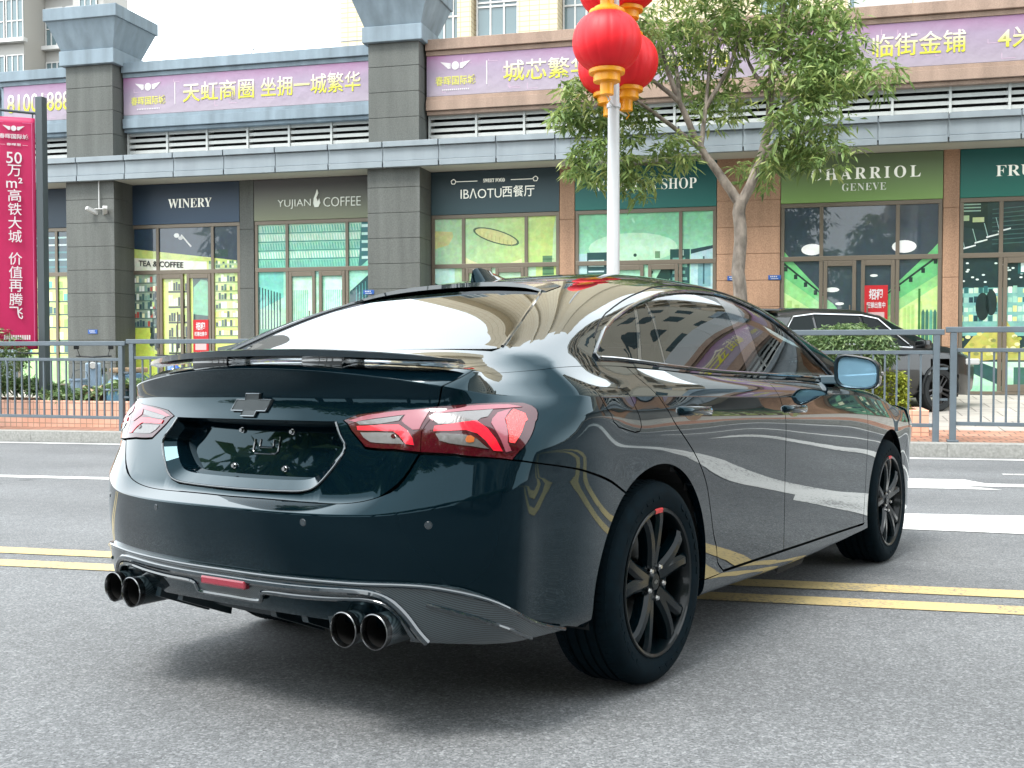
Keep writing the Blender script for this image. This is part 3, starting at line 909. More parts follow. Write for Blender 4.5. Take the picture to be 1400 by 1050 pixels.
letters(t, serif('SWEET FOOD'), -.0, .68, .075, .46, bold=-.01)
letters(t, 'IBΛOTU', -.28, .42, .20, .88, bold=-.008)
letters(t, '西餐厅', .52, .44, .23, .68)
o = MB()
for sx in (-1, 1):
    o.box(min(sx * .36, sx * .82), max(sx * .36, sx * .82), -.05, -.036, .672, .684)
    for a in range(5):
        aa = a * 1.2566
        o.tube([(sx * .88 + .055 * math.cos(aa + q) * (1 - .16 * q), -.045, .678 + .055 * math.sin(aa + q) * (1 - .16 * q)) for q in (0, .5, 1.0, 1.5)], .007, 5)
o.build('ornament', M_LET, t)
t = shop_sign(-4.17, -1.34, (26, 98, 100), (38, 122, 114), 'teal shop sign reading MILK TEA SHOP behind the tree')
letters(t, serif('MILK TEA SHOP'), .0, .47, .21, 2.05, bold=-.012)
t = shop_sign(-.11, 2.83, (118, 138, 104), (146, 186, 106), 'olive green shop sign reading CHARRIOL GENEVE')
letters(t, serif('CHARRIOL'), .08, .53, .22, 1.98, bold=-.004, spacing=1.35)
letters(t, serif('GENEVE'), .06, .27, .14, .80, m=M_LET2, bold=-.012, spacing=1.1)
t = shop_sign(3.13, 6.0, (26, 102, 100), (40, 128, 112), 'teal shop sign starting FRU at the right edge')
letters(t, serif('FRUIT'), -.34, .47, .20, .97, bold=-.012)
w = street_thing('wall_lettering', 'dark lettering TEA & COFFEE on the winery window', 'lettering', -13.7, V0 - .012, 2.985)
text_part('TEA & COFFEE', 'lettering', mat('dark print letters', lin((60, 62, 60)), .6), w, 0, 0, 0, height=.13, width=1.14, bold=.02, depth=.003, rotx=math.pi / 2).rotation_euler = (math.pi / 2, R(3.2), 0)

# ---- magenta banners along the upper floor
def banner_mat():
    m, n, l, b = node_mat('lilac banner print')
    tc = n.new('ShaderNodeTexCoord'); sx = n.new('ShaderNodeSeparateXYZ')
    ns = n.new('ShaderNodeTexNoise'); ns.inputs['Scale'].default_value = .9; ns.inputs['Detail'].default_value = 3
    mu = n.new('ShaderNodeMath'); mu.operation = 'MULTIPLY_ADD'; mu.inputs[1].default_value = .45; mu.inputs[2].default_value = -.22
    ad = n.new('ShaderNodeMath'); ad.operation = 'ADD'
    r = n.new('ShaderNodeValToRGB')
    e = r.color_ramp.elements
    e[0].position, e[0].color = .0, (*lin((176, 164, 178)), 1)
    e[1].position, e[1].color = .98, (*lin((180, 84, 150)), 1)
    k = e.new(.55); k.color = (*lin((170, 152, 176)), 1)
    k = e.new(.82); k.color = (*lin((174, 134, 170)), 1)
    l.new(tc.outputs['Object'], sx.inputs[0]); l.new(tc.outputs['Object'], ns.inputs['Vector'])
    l.new(ns.outputs['Fac'], mu.inputs[0]); l.new(mu.outputs[0], ad.inputs[0]); l.new(sx.outputs['Z'], ad.inputs[1])
    l.new(ad.outputs[0], r.inputs[0]); l.new(r.outputs[0], b.inputs['Base Color'])
    wk = n.new('ShaderNodeTexNoise'); wk.inputs['Scale'].default_value = 2.4; wk.inputs['Detail'].default_value = 3; bw = n.new('ShaderNodeBump'); bw.inputs['Strength'].default_value = .5; bw.inputs['Distance'].default_value = .05
    l.new(tc.outputs['Object'], wk.inputs['Vector']); l.new(wk.outputs['Fac'], bw.inputs['Height']); l.new(bw.outputs[0], b.inputs['Normal'])
    b.inputs['Roughness'].default_value = .45
    m2, n, l, b = node_mat('white to yellow print letters')
    tc = n.new('ShaderNodeTexCoord'); sx = n.new('ShaderNodeSeparateXYZ'); r = n.new('ShaderNodeValToRGB')
    r.color_ramp.elements[0].position, r.color_ramp.elements[0].color = .30, (*lin((226, 224, 60)), 1)
    r.color_ramp.elements[1].position, r.color_ramp.elements[1].color = .62, (*lin((248, 240, 236)), 1)
    l.new(tc.outputs['Generated'], sx.inputs[0]); l.new(sx.outputs['Y'], r.inputs[0]); l.new(r.outputs[0], b.inputs['Base Color'])
    b.inputs['Emission Strength'].default_value = 0
    return m, m2
M_BAN, M_BTXT = banner_mat()
M_BWHT = mat('white print', (.82, .78, .80), .5)
M_BYEL = mat('yellow print', lin((226, 222, 110)), .5)
M_DOTS = mat('pale banner tracery', lin((222, 190, 214)), .5)
def crest(mb, x, z, s, y0, y1):
    """winged crest emblem"""
    mb.prism([(x + s * .16 * math.cos(a), z + s * .17 * math.sin(a)) for a in [k * math.pi / 5 for k in range(10)]], y0, y1)
    for sx in (-1, 1):
        for j in range(3):
            q = [(.19, .10 - .07 * j), (.62 - .12 * j, .17 - .10 * j), (.50 - .1 * j, .06 - .09 * j), (.19, .04 - .07 * j)]
            mb.prism([(x + sx * a * s, z + b_ * s) for a, b_ in q][::sx], y0, y1)
def banner(x0, x1, label, txts, logo=True):
    t = street_thing('banner', label, 'banner', (x0 + x1) / 2, V0 - .36, 6.275, 'lilac banners on the upper floor')
    h = (x1 - x0) / 2
    MB().box(-h, h, -.02, .02, 0, .82).build('panel', M_BAN, t)
    if logo:
        c = MB()
        x = -h + .62
        crest(c, x, .60, .52, -.028, -.021)
        c.box(-h + 1.28, -h + 1.30, -.027, -.021, .18, .66)
        for k in range(14): c.box(x - .28 + .042 * k, x - .255 + .042 * k, -.027, -.021, .10, .13)
        c.build('crest', M_BWHT, t)
        text_part('春晖国际城', 'lettering', M_BYEL, t, x, -.021, .30, height=.19, width=.86, bold=.012, depth=.006)
    tr = MB()                                              # fine circuit-like tracery of the print
    for k in range(int((x1 - x0) * 3.0)):
        xx, zz = random.uniform(-h + .1, h - .3), random.uniform(.04, .70)
        w_, h_ = random.uniform(.05, .25), random.uniform(.04, .14)
        tr.box(xx, xx + .008, -.0225, -.0205, zz, min(zz + h_, .8)); tr.box(xx, min(xx + w_, h), -.0226, -.0206, zz, zz + .008)
    tr.build('tracery', M_DOTS, t)
    for s, xc, wd, hh in txts:
        text_part(s, 'lettering', M_BTXT, t, xc, -.022, .42, height=hh, width=wd, bold=.006, depth=.008)
    return t
banner(-14.36, -8.43, 'lilac banner with a winged crest between the two grey pillars', [('天虹商圈', -.62, 1.72, .42), ('坐拥一城繁华', 1.55, 2.30, .42)])
banner(-7.23, -1.0, 'lilac banner behind the red lanterns and the tree', [('城芯繁华闹市', -.1, 2.75, .42), ('宝地旺铺', 2.35, 1.3, .40)])
banner(-.98, 7.95, 'lilac banner at the upper right edge', [('临街金铺', -1.15, 1.62, .42), ('4米宽铺面', 1.25, 2.1, .42)], logo=False)
banner(-17.5, -15.63, 'lilac banner with a phone number at the far left', [('81001888', .0, 1.66, .42)], logo=False)
banner(9.13, 16.37, 'lilac banner beyond the right edge of the photo', [('临街金铺', -1.0, 1.6, .42), ('旺铺招租', 1.5, 1.8, .42)])

# ---- small things on the facade
M_BLUE = mat('blue enamel plate', lin((40, 92, 170)), .35)
M_WHT = mat('white plastic', (.72, .73, .72), .4)
def plate(u, z, label, yo):
    t = street_thing('number_plate', label, 'house number plate', u, V0 + yo, z, 'blue house number plates')
    MB().bbox(-.12, .12, -.012, .0, -.045, .045, .004).build('plate', M_BLUE, t)
    k = MB()
    for i in range(4): k.box(-.08 + .035 * i, -.058 + .035 * i, -.014, -.0125, .005, .028)
    k.box(-.07, .07, -.014, -.0125, -.028, -.018)
    k.build('lettering', M_WHT, t)
plate(-14.95, 1.45, 'small blue house number plate on the leftmost grey pillar', F)
plate(-8.38, 2.24, 'small blue house number plate at the left edge of the second grey pillar', F)
plate(-.22, 2.45, 'small blue house number plate on the broad orange pillar', -.06)
plate(-1.0, 2.45, 'small blue house number plate left of the tree trunk', -.06)
t = street_thing('security_camera', 'white twin security cameras hanging under the canopy by the leftmost pillar', 'security camera', -14.72, V0 - .80, 4.05)
MB().tube([(0, 0, .72), (0, 0, .1)], .014, 8).tube([(-.12, 0, .11), (.12, 0, .11)], .012, 6).build('bracket', M_WHT, t)
for sx, a in ((-1, -.5), (1, .6)):
    c = MB(); c.bbox(-.05, .05, -.17, .13, -.04, .04, .012)
    c.lathe([(0, -.175), (.03, -.175), (.034, -.16)], 12, 'y')
    o = c.build('camera_body', M_WHT, t); o.location = (sx * .15, 0, .06); o.rotation_euler = (R(-22), 0, a)
M_RED = mat('red poster', lin((206, 30, 40)), .5)
def poster(u, z, w_, h_, label):
    t = street_thing('poster', label, 'poster', u, V0 - .055, z, 'red notices on the shop doors')
    MB().box(-w_ / 2, w_ / 2, -.004, .004, 0, h_).build('sheet', M_RED, t)
    text_part('招租', 'lettering', M_BWHT, t, 0, -.005, h_ * .80, height=h_ * .24, width=w_ * .62, bold=.03, depth=.003)
    text_part('旺铺出售中', 'lettering', M_BWHT, t, 0, -.005, h_ * .56, height=h_ * .14, width=w_ * .8, bold=.02, depth=.003)
    k = MB(); k.box(-w_ * .36, w_ * .36, -.0065, -.0045, h_ * .06, h_ * .40)
    k.build('text_block', mat('pale poster block', lin((226, 190, 190)), .6), t)
poster(-12.68, 1.0, .38, .72, 'red notice on the winery door')
poster(1.66, 1.42, .42, .85, 'red notice on the door under the olive sign, behind the parked SUV')

# ------------------------------------------------------------------ flag on its post
def up_z(u, v): return plaza_z(u, v)
M_POST = mat('dark grey steel', lin((78, 88, 92)), .45, .2)
M_FLAG = mat('magenta flag cloth', lin((200, 24, 92)), .5, var=.05, vscale=3)
M_FEDGE = mat('flag border print', lin((226, 120, 170)), .5)
zf = up_z(-12.8, 16.3)
t = street_thing('flag_post', 'dark grey square post carrying the tall pink flag', 'post', -12.72, 16.3, zf)
MB().bbox(-.07, .07, -.07, .07, -.05, 5.48 - zf, .008).build('post', M_POST, t)
FA = R(214)                                     # the arm points left and towards the camera
a = MB(); d = Vector((math.cos(FA), math.sin(FA), 0))
a.tube([d * .05 + Vector((0, 0, 5.19 - zf)), d * .82 + Vector((0, 0, 5.22 - zf))], .025, 8)
for k in (.14, .70): a.tube([d * k + Vector((0, 0, 5.19 - zf)), d * k + Vector((0, 0, 5.10 - zf))], .012, 6)
a.tube([d * .05 + Vector((0, 0, .98 - zf)), d * .80 + Vector((0, 0, .98 - zf))], .02, 8)
a.build('arm', M_POST, t)
f = street_thing('flag', 'tall pink vertical flag with white Chinese lettering beside the post', 'flag', -12.72, 16.3, zf, rot=FA - math.pi)
fm = MB()                                       # local x runs from outer end (-.8) to the post
nx, nz = 10, 40
zz0, zz1 = 1.05 - zf, 5.10 - zf
P = []
for i in range(nx + 1):
    for j in range(nz + 1):
        x = -.78 + .68 * i / nx; z = zz0 + (zz1 - zz0) * j / nz
        P.append((x, .018 * math.sin(4.2 * x + 1.1 * z) + .012 * math.sin(2.3 * z), z))
fm.add(P, [(i * (nz + 1) + j, (i + 1) * (nz + 1) + j, (i + 1) * (nz + 1) + j + 1, i * (nz + 1) + j + 1) for i in range(nx) for j in range(nz)])
fo = fm.build('cloth', M_FLAG, f, smooth=True)
sd = fo.modifiers.new('thickness', 'SOLIDIFY'); sd.thickness = .006
FX = -.44
def ftext(s, z, h, w, bold=.012):
    return text_part(s, 'lettering', M_BWHT, f, FX, -.040, z - zf, height=h, width=w, bold=bold, depth=.004)
z = 4.49
for ch, h, w_ in (('50', .20, .25), ('万', .20, .22), ('m²', .18, .26), ('高', .215, .215), ('铁', .215, .215), ('大', .215, .215), ('城', .215, .215), ('', .13, 0), ('价', .215, .215), ('值', .215, .215), ('再', .215, .215), ('腾', .215, .215), ('飞', .215, .215)):
    if ch: ftext(ch, z - h / 2, h, w_, .005)
    z -= h + .022
ftext('春晖国际城', 4.76, .085, .46); ftext('— 春晖里 —', 4.62, .045, .44)
c = MB(); crest(c, FX, 4.90 - zf, .28, -.044, -.038)
for k in range(12): c.box(FX - .20 + .036 * k, FX - .176 + .036 * k, -.042, -.038, 1.22 - zf, 1.30 - zf)
c.box(FX - .18, FX + .2, -.042, -.038, 1.15 - zf, 1.17 - zf)
c.build('crest', M_BWHT, f)
c = MB()
for x0, x1, za, zb in ((-.725, -.718, 1.12, 5.0), (-.155, -.148, 1.12, 5.0), (-.725, -.6, 5.0, 5.007), (-.3, -.148, 5.0, 5.007)):
    c.box(x0, x1, -.036, -.0335, za - zf, zb - zf)
c.build('border', M_FEDGE, f)

# ------------------------------------------------------------------ white lamp post with red lanterns
M_WPOST = mat('white painted steel', (.78, .79, .80), .35, var=.03, vscale=3)
M_LANT = mat('red lantern cloth', lin((222, 6, 26)), .55, var=.10, vscale=3, bump=.15, bscale=7)
M_GOLD = mat('golden yellow lantern trim', lin((240, 160, 20)), .4, var=.08, vscale=6)
PU, PV = -2.42, 15.35
pz = up_z(PU, PV)
t = street_thing('lamp_post', 'white round lamp post standing behind the black sedan', 'lamp post', PU, PV, pz)
MB().lathe([(0, -.05), (.2, -.05), (.2, .02), (.11, .03), (.102, .4), (.098, 1.0), (.088, 3.6), (.062, 9.0), (0, 9.0)], 28).build('post', M_WPOST, t, smooth=True)
arm = MB()
LANT = []
for tier, zt in enumerate((5.26, 6.44)):
    for k, a in enumerate((R(271), R(83), R(104))):
        r = .68 if k else .68
        dx, dy = math.cos(a) * r, math.sin(a) * r
        if tier == 0: arm.tube([(0, 0, zt - pz - .72), (dx * .5, dy * .5, zt - pz - .74), (dx, dy, zt - pz - .725)], .012, 6)
        if tier == 1: arm.tube([(0, 0, zt - pz + .66), (dx, dy, zt - pz + .62)], .018, 6)
        LANT.append((dx, dy, zt + (.07 if k == 1 else 0), k, tier))
for zt in (5.26 - .72, 6.44 + .66):
    arm.lathe([(.07, -.03), (.1, -.03), (.1, .03), (.07, .03)], 20, 'z', (0, 0, zt - pz))
arm.build('bracket', M_WPOST, t)
def lantern_mesh():
    Rr, Hh, n = .475, .415, 16
    prof = []
    bodyv, bodyf = [], []
    NA, NH = n * 8, 20
    for i in range(NA):
        a = 2 * math.pi * i / NA
        g = 1 - .022 * (1 - abs(math.sin(n * a / 2))) ** 2          # gores between ribs
        for j in range(NH + 1):
            ph = -1.18 + 2.36 * j / NH
            r = Rr * math.cos(ph) ** .85 * g
            bodyv.append((r * math.cos(a), r * math.sin(a), Hh * math.sin(ph) / math.sin(1.18) * .94))
    for i in range(NA):
        for j in range(NH):
            i2 = (i + 1) % NA
            bodyf.append((i * (NH + 1) + j, i2 * (NH + 1) + j, i2 * (NH + 1) + j + 1, i * (NH + 1) + j + 1))
    b = MB(); b.add(bodyv, bodyf)
    ribs = MB()
    for k in range(n):
        a = 2 * math.pi * k / n
        ribs.tube([(Rr * .962 * math.cos(ph) ** .85 * math.cos(a), Rr * .962 * math.cos(ph) ** .85 * math.sin(a), Hh * math.sin(ph) / math.sin(1.18) * .94) for ph in np.linspace(-1.17, 1.17, 15)], .0065, 5)
    g = MB()
    g.lathe([(0, -.38), (.245, -.38), (.25, -.40), (.245, -.435), (.185, -.44), (.185, -.545), (.17, -.55), (.11, -.555), (.095, -.57), (.095, -.72), (.08, -.725), (0, -.725)], 32)
    g2 = MB()
    g2.lathe([(0, .36), (.24, .36), (.25, .38), (.245, .42), (.17, .425), (.17, .47), (0, .475)], 32)
    w = MB(); w.tube([(0, 0, .45), (0, 0, .66)], .012, 6).tube([(0, 0, -.72), (.05, 0, -.78), (0, 0, -.84)], .008, 5)
    return b, ribs, g, g2, w
def lantern(dx, dy, z, label):
    b_, r_, g_, g2_, w_ = LM
    w0 = W(PU, PV, z)
    t = thing('lantern', label, 'lantern', (w0.x + dx * UX + dy * VX, w0.y + dx * UY + dy * VY, z), 0, 'red lanterns on the white lamp post')
    b_.build('body', M_LANT, t, smooth=True); r_.build('rib', M_LANT, t, smooth=True); g_.build('bottom_cap', M_GOLD, t, smooth=True); g2_.build('top_cap', M_GOLD, t, smooth=True); w_.build('hanger', M_GOLD, t)
    return t
LM = lantern_mesh()
labs = {(0, 0): 'large red lantern in front of the white post, nearest and lowest', (1, 0): 'red lantern right behind the nearest one, lower right of it', (2, 0): 'red lantern mostly hidden behind the nearest one, showing at its lower left',
        (0, 1): 'upper red lantern in front of the post, cut by the top of the photo', (1, 1): 'upper red lantern right of the post, cut by the top of the photo', (2, 1): 'upper red lantern hidden behind the front one, cut by the top'}
l0 = None
for dx, dy, z, k, tier in LANT:
    lab = labs[(k, tier)]
    if l0 is None:
        l0 = lantern(dx, dy, z, lab)
    else:
        c = copy_tree(l0)
        w0 = W(PU, PV, z)
        c.location = (w0.x + dx * UX + dy * VX, w0.y + dx * UY + dy * VY, z)
        c.rotation_euler = (0, 0, .3 * k)
        c['label'] = lab

# ------------------------------------------------------------------ trees
def leaf_mat(name, c0, c1, c2, trans=.25):
    m, n, l, b = node_mat(name)
    at = n.new('ShaderNodeAttribute'); at.attribute_name = 'Col'
    r = n.new('ShaderNodeValToRGB')
    e = r.color_ramp.elements
    e[0].position, e[0].color = 0, (*c0, 1)
    e[1].position, e[1].color = 1, (*c2, 1)
    k = e.new(.5); k.color = (*c1, 1)
    sp = n.new('ShaderNodeSeparateColor')
    l.new(at.outputs['Color'], sp.inputs[0]); l.new(sp.outputs[0], r.inputs[0]); l.new(r.outputs[0], b.inputs['Base Color'])
    b.inputs['Roughness'].default_value = .5
    tb = n.new('ShaderNodeBsdfTranslucent'); l.new(r.outputs[0], tb.inputs['Color'])
    mx = n.new('ShaderNodeMixShader'); mx.inputs[0].default_value = trans
    l.new(b.outputs[0], mx.inputs[1]); l.new(tb.outputs[0], mx.inputs[2])
    l.new(mx.outputs[0], n['Material Output'].inputs['Surface'])
    return m
M_LEAF = leaf_mat('mango leaf', (.075, .14, .045), (.20, .30, .09), (.48, .52, .19), .38)
M_LEAFD = leaf_mat('clipped shrub leaf', (.05, .11, .04), (.13, .21, .08), (.32, .40, .18), .25)
M_LEAFY = leaf_mat('yellow green hedge leaf', (.10, .16, .02), (.30, .36, .04), (.52, .50, .08), .25)
M_BARK = mat('grey brown bark', (.30, .26, .22), .85, var=.55, vscale=9, bump=.7, bscale=26, stretch=(1, 1, .45))
def leaf_quads(P, D, N, Ln, Wd):
    """bent narrow leaves: base P, direction D, normal N -> 4 verts + tip, 2 faces"""
    S_ = np.cross(D, N)
    S_ /= np.linalg.norm(S_, axis=1, keepdims=True) + 1e-9
    N = np.cross(S_, D)
    L_, W_ = Ln[:, None], Wd[:, None]
    droop = np.array([0, 0, -1.0])
    a = P
    b = P + D * L_ * .45 + S_ * W_ * .5
    c = P + D * L_ * .45 - S_ * W_ * .5
    mid = P + D * L_ * .42 - N * W_ * .18
    e = P + D * L_ * .98 + droop * L_ * .16
    V = np.stack([a, b, mid, c, e], 1).reshape(-1, 3)
    n = len(P)
    i = np.arange(n) * 5
    F = np.concatenate([np.stack([i, i + 1, i + 4, i + 2], 1), np.stack([i, i + 2, i + 4, i + 3], 1)])
    return V, F
def leaf_object(name, V, F, C, material, parent):
    me = bpy.data.meshes.new(name)
    me.from_pydata(V.tolist(), [], F.tolist())
    at = me.color_attributes.new('Col', 'FLOAT_COLOR', 'POINT')
    cc = np.ones((len(V), 4)); cc[:, :3] = np.repeat(C, len(V) // len(C))[:, None]
    at.data.foreach_set('color', cc.ravel())
    me.materials.append(material)
    o = bpy.data.objects.new(name, me)
    COL.objects.link(o)
    o.parent = parent
    return o
def unit(a): return a / (np.linalg.norm(a, axis=1, keepdims=True) + 1e-9)
def whorls(centres, per, Ln, Wd, spread=.09, droop=.45):
    """leaf whorls at twig ends: leaves radiate and hang"""
    n = len(centres)
    C = np.repeat(centres, per, 0)
    az = rng.uniform(0, 2 * np.pi, n * per)
    el = rng.normal(-.15 - droop * .5, .42, n * per)
    D = np.stack([np.cos(az) * np.cos(el), np.sin(az) * np.cos(el), np.sin(el)], 1)
    N = unit(np.stack([rng.normal(0, .5, n * per), rng.normal(0, .5, n * per), np.ones(n * per)], 1))
    P = C + D * rng.uniform(.0, spread, (n * per, 1)) + rng.normal(0, spread * .35, (n * per, 3))
    L_ = rng.uniform(.5, 1.3, n * per) * Ln
    tone = np.clip(np.repeat(rng.uniform(.1, .9, n), per) * .6 + rng.uniform(0, .42, n * per), 0, 1)
    V, F = leaf_quads(P, D, N, L_, L_ * Wd)
    return V, F, tone
TU, TV = -.70, 17.2
tz = up_z(TU, TV)
tree = street_thing('street_tree', 'broadleaf street tree with forked grey trunk and drooping leaves in front of the shops', 'tree', TU, TV, tz)
trunk = MB()
def limb(pts, r0, r1, n=9):
    pts = np.array(pts, float); t_ = np.linspace(0, 1, len(pts)); tt = np.linspace(0, 1, (len(pts) - 1) * 4 + 1)
    q = np.stack([np.interp(tt, t_, pts[:, k]) for k in range(3)], 1)
    for _ in range(2): q[1:-1] = (q[:-2] + 2 * q[1:-1] + q[2:]) / 4
    q[1:-1] += rng.normal(0, r1 * .25, q[1:-1].shape)
    trunk.tube([Vector(p) for p in q], list(r0 + (r1 - r0) * tt ** .8), n)
    return q
ZF = 3.38 - tz
trk = limb([(.0, 0, -.1), (.0, 0, .8), (.01, .0, 1.7), (.0, 0, 2.6), (0, 0, ZF)], .12, .098, 14)
LB = [limb([(0, 0, ZF - .05), (-.28, -.05, ZF + .35), (-.62, -.1, ZF + .82), (-.95, -.2, ZF + 1.55), (-1.25, -.25, ZF + 2.4)], .085, .035),
      limb([(0, 0, ZF - .05), (.25, .08, ZF + .45), (.42, .12, ZF + 1.1), (.46, .1, ZF + 2.0), (.62, 0, ZF + 3.0)], .09, .04)]
sub = [[(-.62, -.1, ZF + .82), (-.55, .1, ZF + 1.5), (-.50, .2, ZF + 2.3), (-.42, .3, ZF + 3.1)], [(-.62, -.1, ZF + .82), (-1.2, -.5, ZF + 1.25), (-1.7, -.7, ZF + 1.6), (-2.3, -.8, ZF + 1.7)],
       [(-.95, -.2, ZF + 1.55), (-1.5, -.4, ZF + 2.0), (-2.0, -.5, ZF + 2.5)], [(-.55, .1, ZF + 1.5), (-.15, .2, ZF + 2.2), (.0, .3, ZF + 2.9)], [(-.62, -.1, ZF + .7), (-1.15, -.5, ZF + .55), (-1.85, -.7, ZF + .5)],
       [(.42, .12, ZF + 1.1), (.85, -.2, ZF + 1.55), (1.4, -.4, ZF + 1.7), (1.9, -.5, ZF + 1.75)], [(.46, .1, ZF + 2.0), (1.0, .3, ZF + 2.6), (1.5, .3, ZF + 3.1)], [(.46, .1, ZF + 1.6), (.1, .5, ZF + 2.2), (-.1, .8, ZF + 2.9)],
       [(.35, .1, ZF + .8), (.9, -.4, ZF + .9), (1.3, -.6, ZF + 1.0)], [(-.95, -.2, ZF + 1.55), (-1.05, .5, ZF + 2.3), (-1.3, .9, ZF + 3)], [(.42, .12, ZF + 1.1), (.7, .8, ZF + 1.7), (1.2, 1.2, ZF + 2.4)]]
for s_ in sub: limb(s_, .045, .014, 7)
trunk_o = trunk.build('trunk', M_BARK, tree, smooth=True, angle=80)
# foliage masses: (x, y, z, rx, ry, rz, number of whorls)
K_ = ZF
masses = [(-2.05, -.7, K_ + .62, .62, .5, .42, 95), (-1.55, -.6, K_ + .35, .45, .4, .35, 45), (-2.25, -.7, K_ + 1.55, .60, .6, .50, 95), (-2.55, -.6, K_ + 1.3, .35, .4, .3, 30), (-1.75, -.4, K_ + 1.25, .5, .5, .35, 45),
          (-1.5, -.4, K_ + 2.35, .65, .7, .5, 75), (-1.2, .6, K_ + 2.9, .9, .8, .6, 85), (-.5, .2, K_ + 2.75, .8, .7, .55, 85), (.2, .2, K_ + 3.0, .9, .8, .6, 105), (.85, .1, K_ + 2.75, .8, .8, .6, 105), (1.35, .1, K_ + 2.55, .60, .7, .6, 85),
          (.8, -.3, K_ + 1.9, .7, .6, .5, 80), (1.35, -.4, K_ + 1.75, .60, .6, .42, 72), (1.98, -.5, K_ + 1.66, .40, .4, .25, 30), (1.05, -.5, K_ + 1.1, .65, .5, .40, 90), (.7, -.3, K_ + .62, .45, .4, .30, 45), (1.35, -.5, K_ + .55, .4, .35, .3, 26),
          (-.35, .4, K_ + 1.6, .6, .6, .35, 38), (-.9, -.5, K_ + .75, .45, .4, .3, 34), (.25, .6, K_ + .55, .4, .4, .3, 30), (0, .3, K_ + 3.7, 1.6, 1.2, .6, 200), (1.2, .8, K_ + 2.2, .7, .6, .5, 70), (-.6, .7, K_ + 2.1, .7, .5, .45, 60)]
cen = []
for x, y, z, rx, ry, rz, k in masses:
    d_ = unit(rng.normal(0, 1, (k, 3))) * (rng.uniform(.25, 1, (k, 1)) ** .5)
    cen.append(np.array([x, y, z]) + d_ * np.array([rx, ry, rz]))
cen = np.concatenate(cen)
V, F, T_ = whorls(cen, 9, .19, .25)
leaf_object('crown', V, F, T_, M_LEAF, tree)
# dark trees on the far side of the road, seen only as reflections
bt = thing('reflected_tree', 'dark green tree across the road, seen only as a reflection in the sedan', 'tree', (0, 0, 0), 0, 'trees across the road, reflected')
tb = MB(); tb.tube([(0, 0, -.3), (.05, 0, 1.5), (0, .1, 3.0), (.1, 0, 5)], [.2, .16, .13, .06], 10); tb.tube([(0, .1, 2.8), (1.2, .3, 4.2)], [.1, .04], 8); tb.tube([(0, .1, 2.6), (-1.1, -.4, 4.0)], [.1, .04], 8)
tb.build('trunk', M_BARK, bt, smooth=True)
q = []
for x, y, z, r_, k in ((0, 0, 4.6, 1.6, 130), (1.3, .4, 4.2, 1.3, 90), (-1.3, -.3, 4.1, 1.3, 90), (.2, -1.1, 3.7, 1.2, 80), (-.3, 1.1, 3.8, 1.2, 80), (0, 0, 6, 1.2, 80), (.9, -.8, 3.0, 1.0, 50), (-.9, .5, 2.9, 1.0, 50)):
    q.append(np.array([x, y, z]) + unit(rng.normal(0, 1, (k, 3))) * (rng.uniform(.1, 1, (k, 1)) ** .5) * r_)
V, F, T_ = whorls(np.concatenate(q), 7, .42, .42)
leaf_object('crown', V, F, T_, M_LEAF, bt)
first = True
for u_, v_, s_ in ((-25, -7.5, 1.7), (-20, -9, 1.8), (-14.5, -8, 1.6), (-9.5, -10, 1.6), (-5, -9, 1.3), (-.5, -10.5, 1.15), (4, -9.5, 1.0), (9, -10, 1.15), (15, -9.5, 1.0), (21, -10, 1.1)):
    o = bt if first else copy_tree(bt)
    first = False
    o.location = W(u_, v_, gz(u_, v_)); o.rotation_euler = (0, 0, u_ * 1.3); o.scale = (s_, s_, s_)

# ------------------------------------------------------------------ shrubs, hedge and planters
def shrub(name, label, cat, u, v, z, pts_fn, n, Ln, Wd, m, droop=0., per=5, stem=None):
    t = street_thing(name, label, cat, u, v, z)
    V, F, T_ = whorls(pts_fn(n), per, Ln, Wd, spread=.03, droop=droop)
    leaf_object('foliage', V, F, T_, m, t)
    if stem:
        sb = MB()
        for p in stem: sb.tube(p, [.03, .022, .012][:len(p)], 6)
        sb.build('stem', M_BARK, t)
    return t
def ball(rx, rz, cz):
    def f(n):
        d = unit(rng.normal(0, 1, (n, 3))) * rng.uniform(.80, 1.0, (n, 1))
        d[:, 2] = np.maximum(d[:, 2], -.75)
        return d * np.array([rx, rx, rz]) + np.array([0, 0, cz])
    return f
zb = up_z(.88, 16.1)
shrub('clipped_shrub', 'round clipped green shrub behind the railing by the sedan\'s door mirror', 'shrub', .86, 16.1, zb, ball(.66, .40, 1.02 - zb), 1500, .10, .28, M_LEAFD, .1,
      stem=[[(0, 0, -.1), (0, 0, .5), (.1, 0, .9)], [(0, 0, .3), (-.2, .1, .6), (-.3, .1, .9)], [(.05, 0, .4), (.25, -.1, .7), (.35, 0, .9)]])
zl = up_z(-13.7, 15.9)
shrub('clipped_shrub', 'round clipped dark green shrub at the left edge below the flag', 'shrub', -13.75, 15.9, zl, ball(.86, .52, 1.02 - zl), 1100, .10, .30, M_LEAFD, .1,
      stem=[[(0, 0, -.1), (0, 0, .4), (.1, 0, .8)], [(0, 0, .3), (-.2, .1, .6), (-.3, .1, .9)]])
def boxpts(x0, x1, y0, y1, z0, z1):
    def f(n):
        p = np.stack([rng.uniform(x0, x1, n), rng.uniform(y0, y1, n), rng.uniform(z0, z1, n)], 1)
        k = rng.integers(0, 4, n)
        p[k == 0, 2] = z1 + rng.normal(0, .025, (k == 0).sum()); p[k == 1, 1] = y0 + rng.normal(0, .02, (k == 1).sum())
        p[k == 2, 0] = x1 + rng.normal(0, .02, (k == 2).sum())
        return p
    return f
M_TILE = pavers('salmon wall tiles', lin((226, 150, 120)), lin((232, 164, 134)), lin((196, 186, 178)), .115, .085, 0, .007)
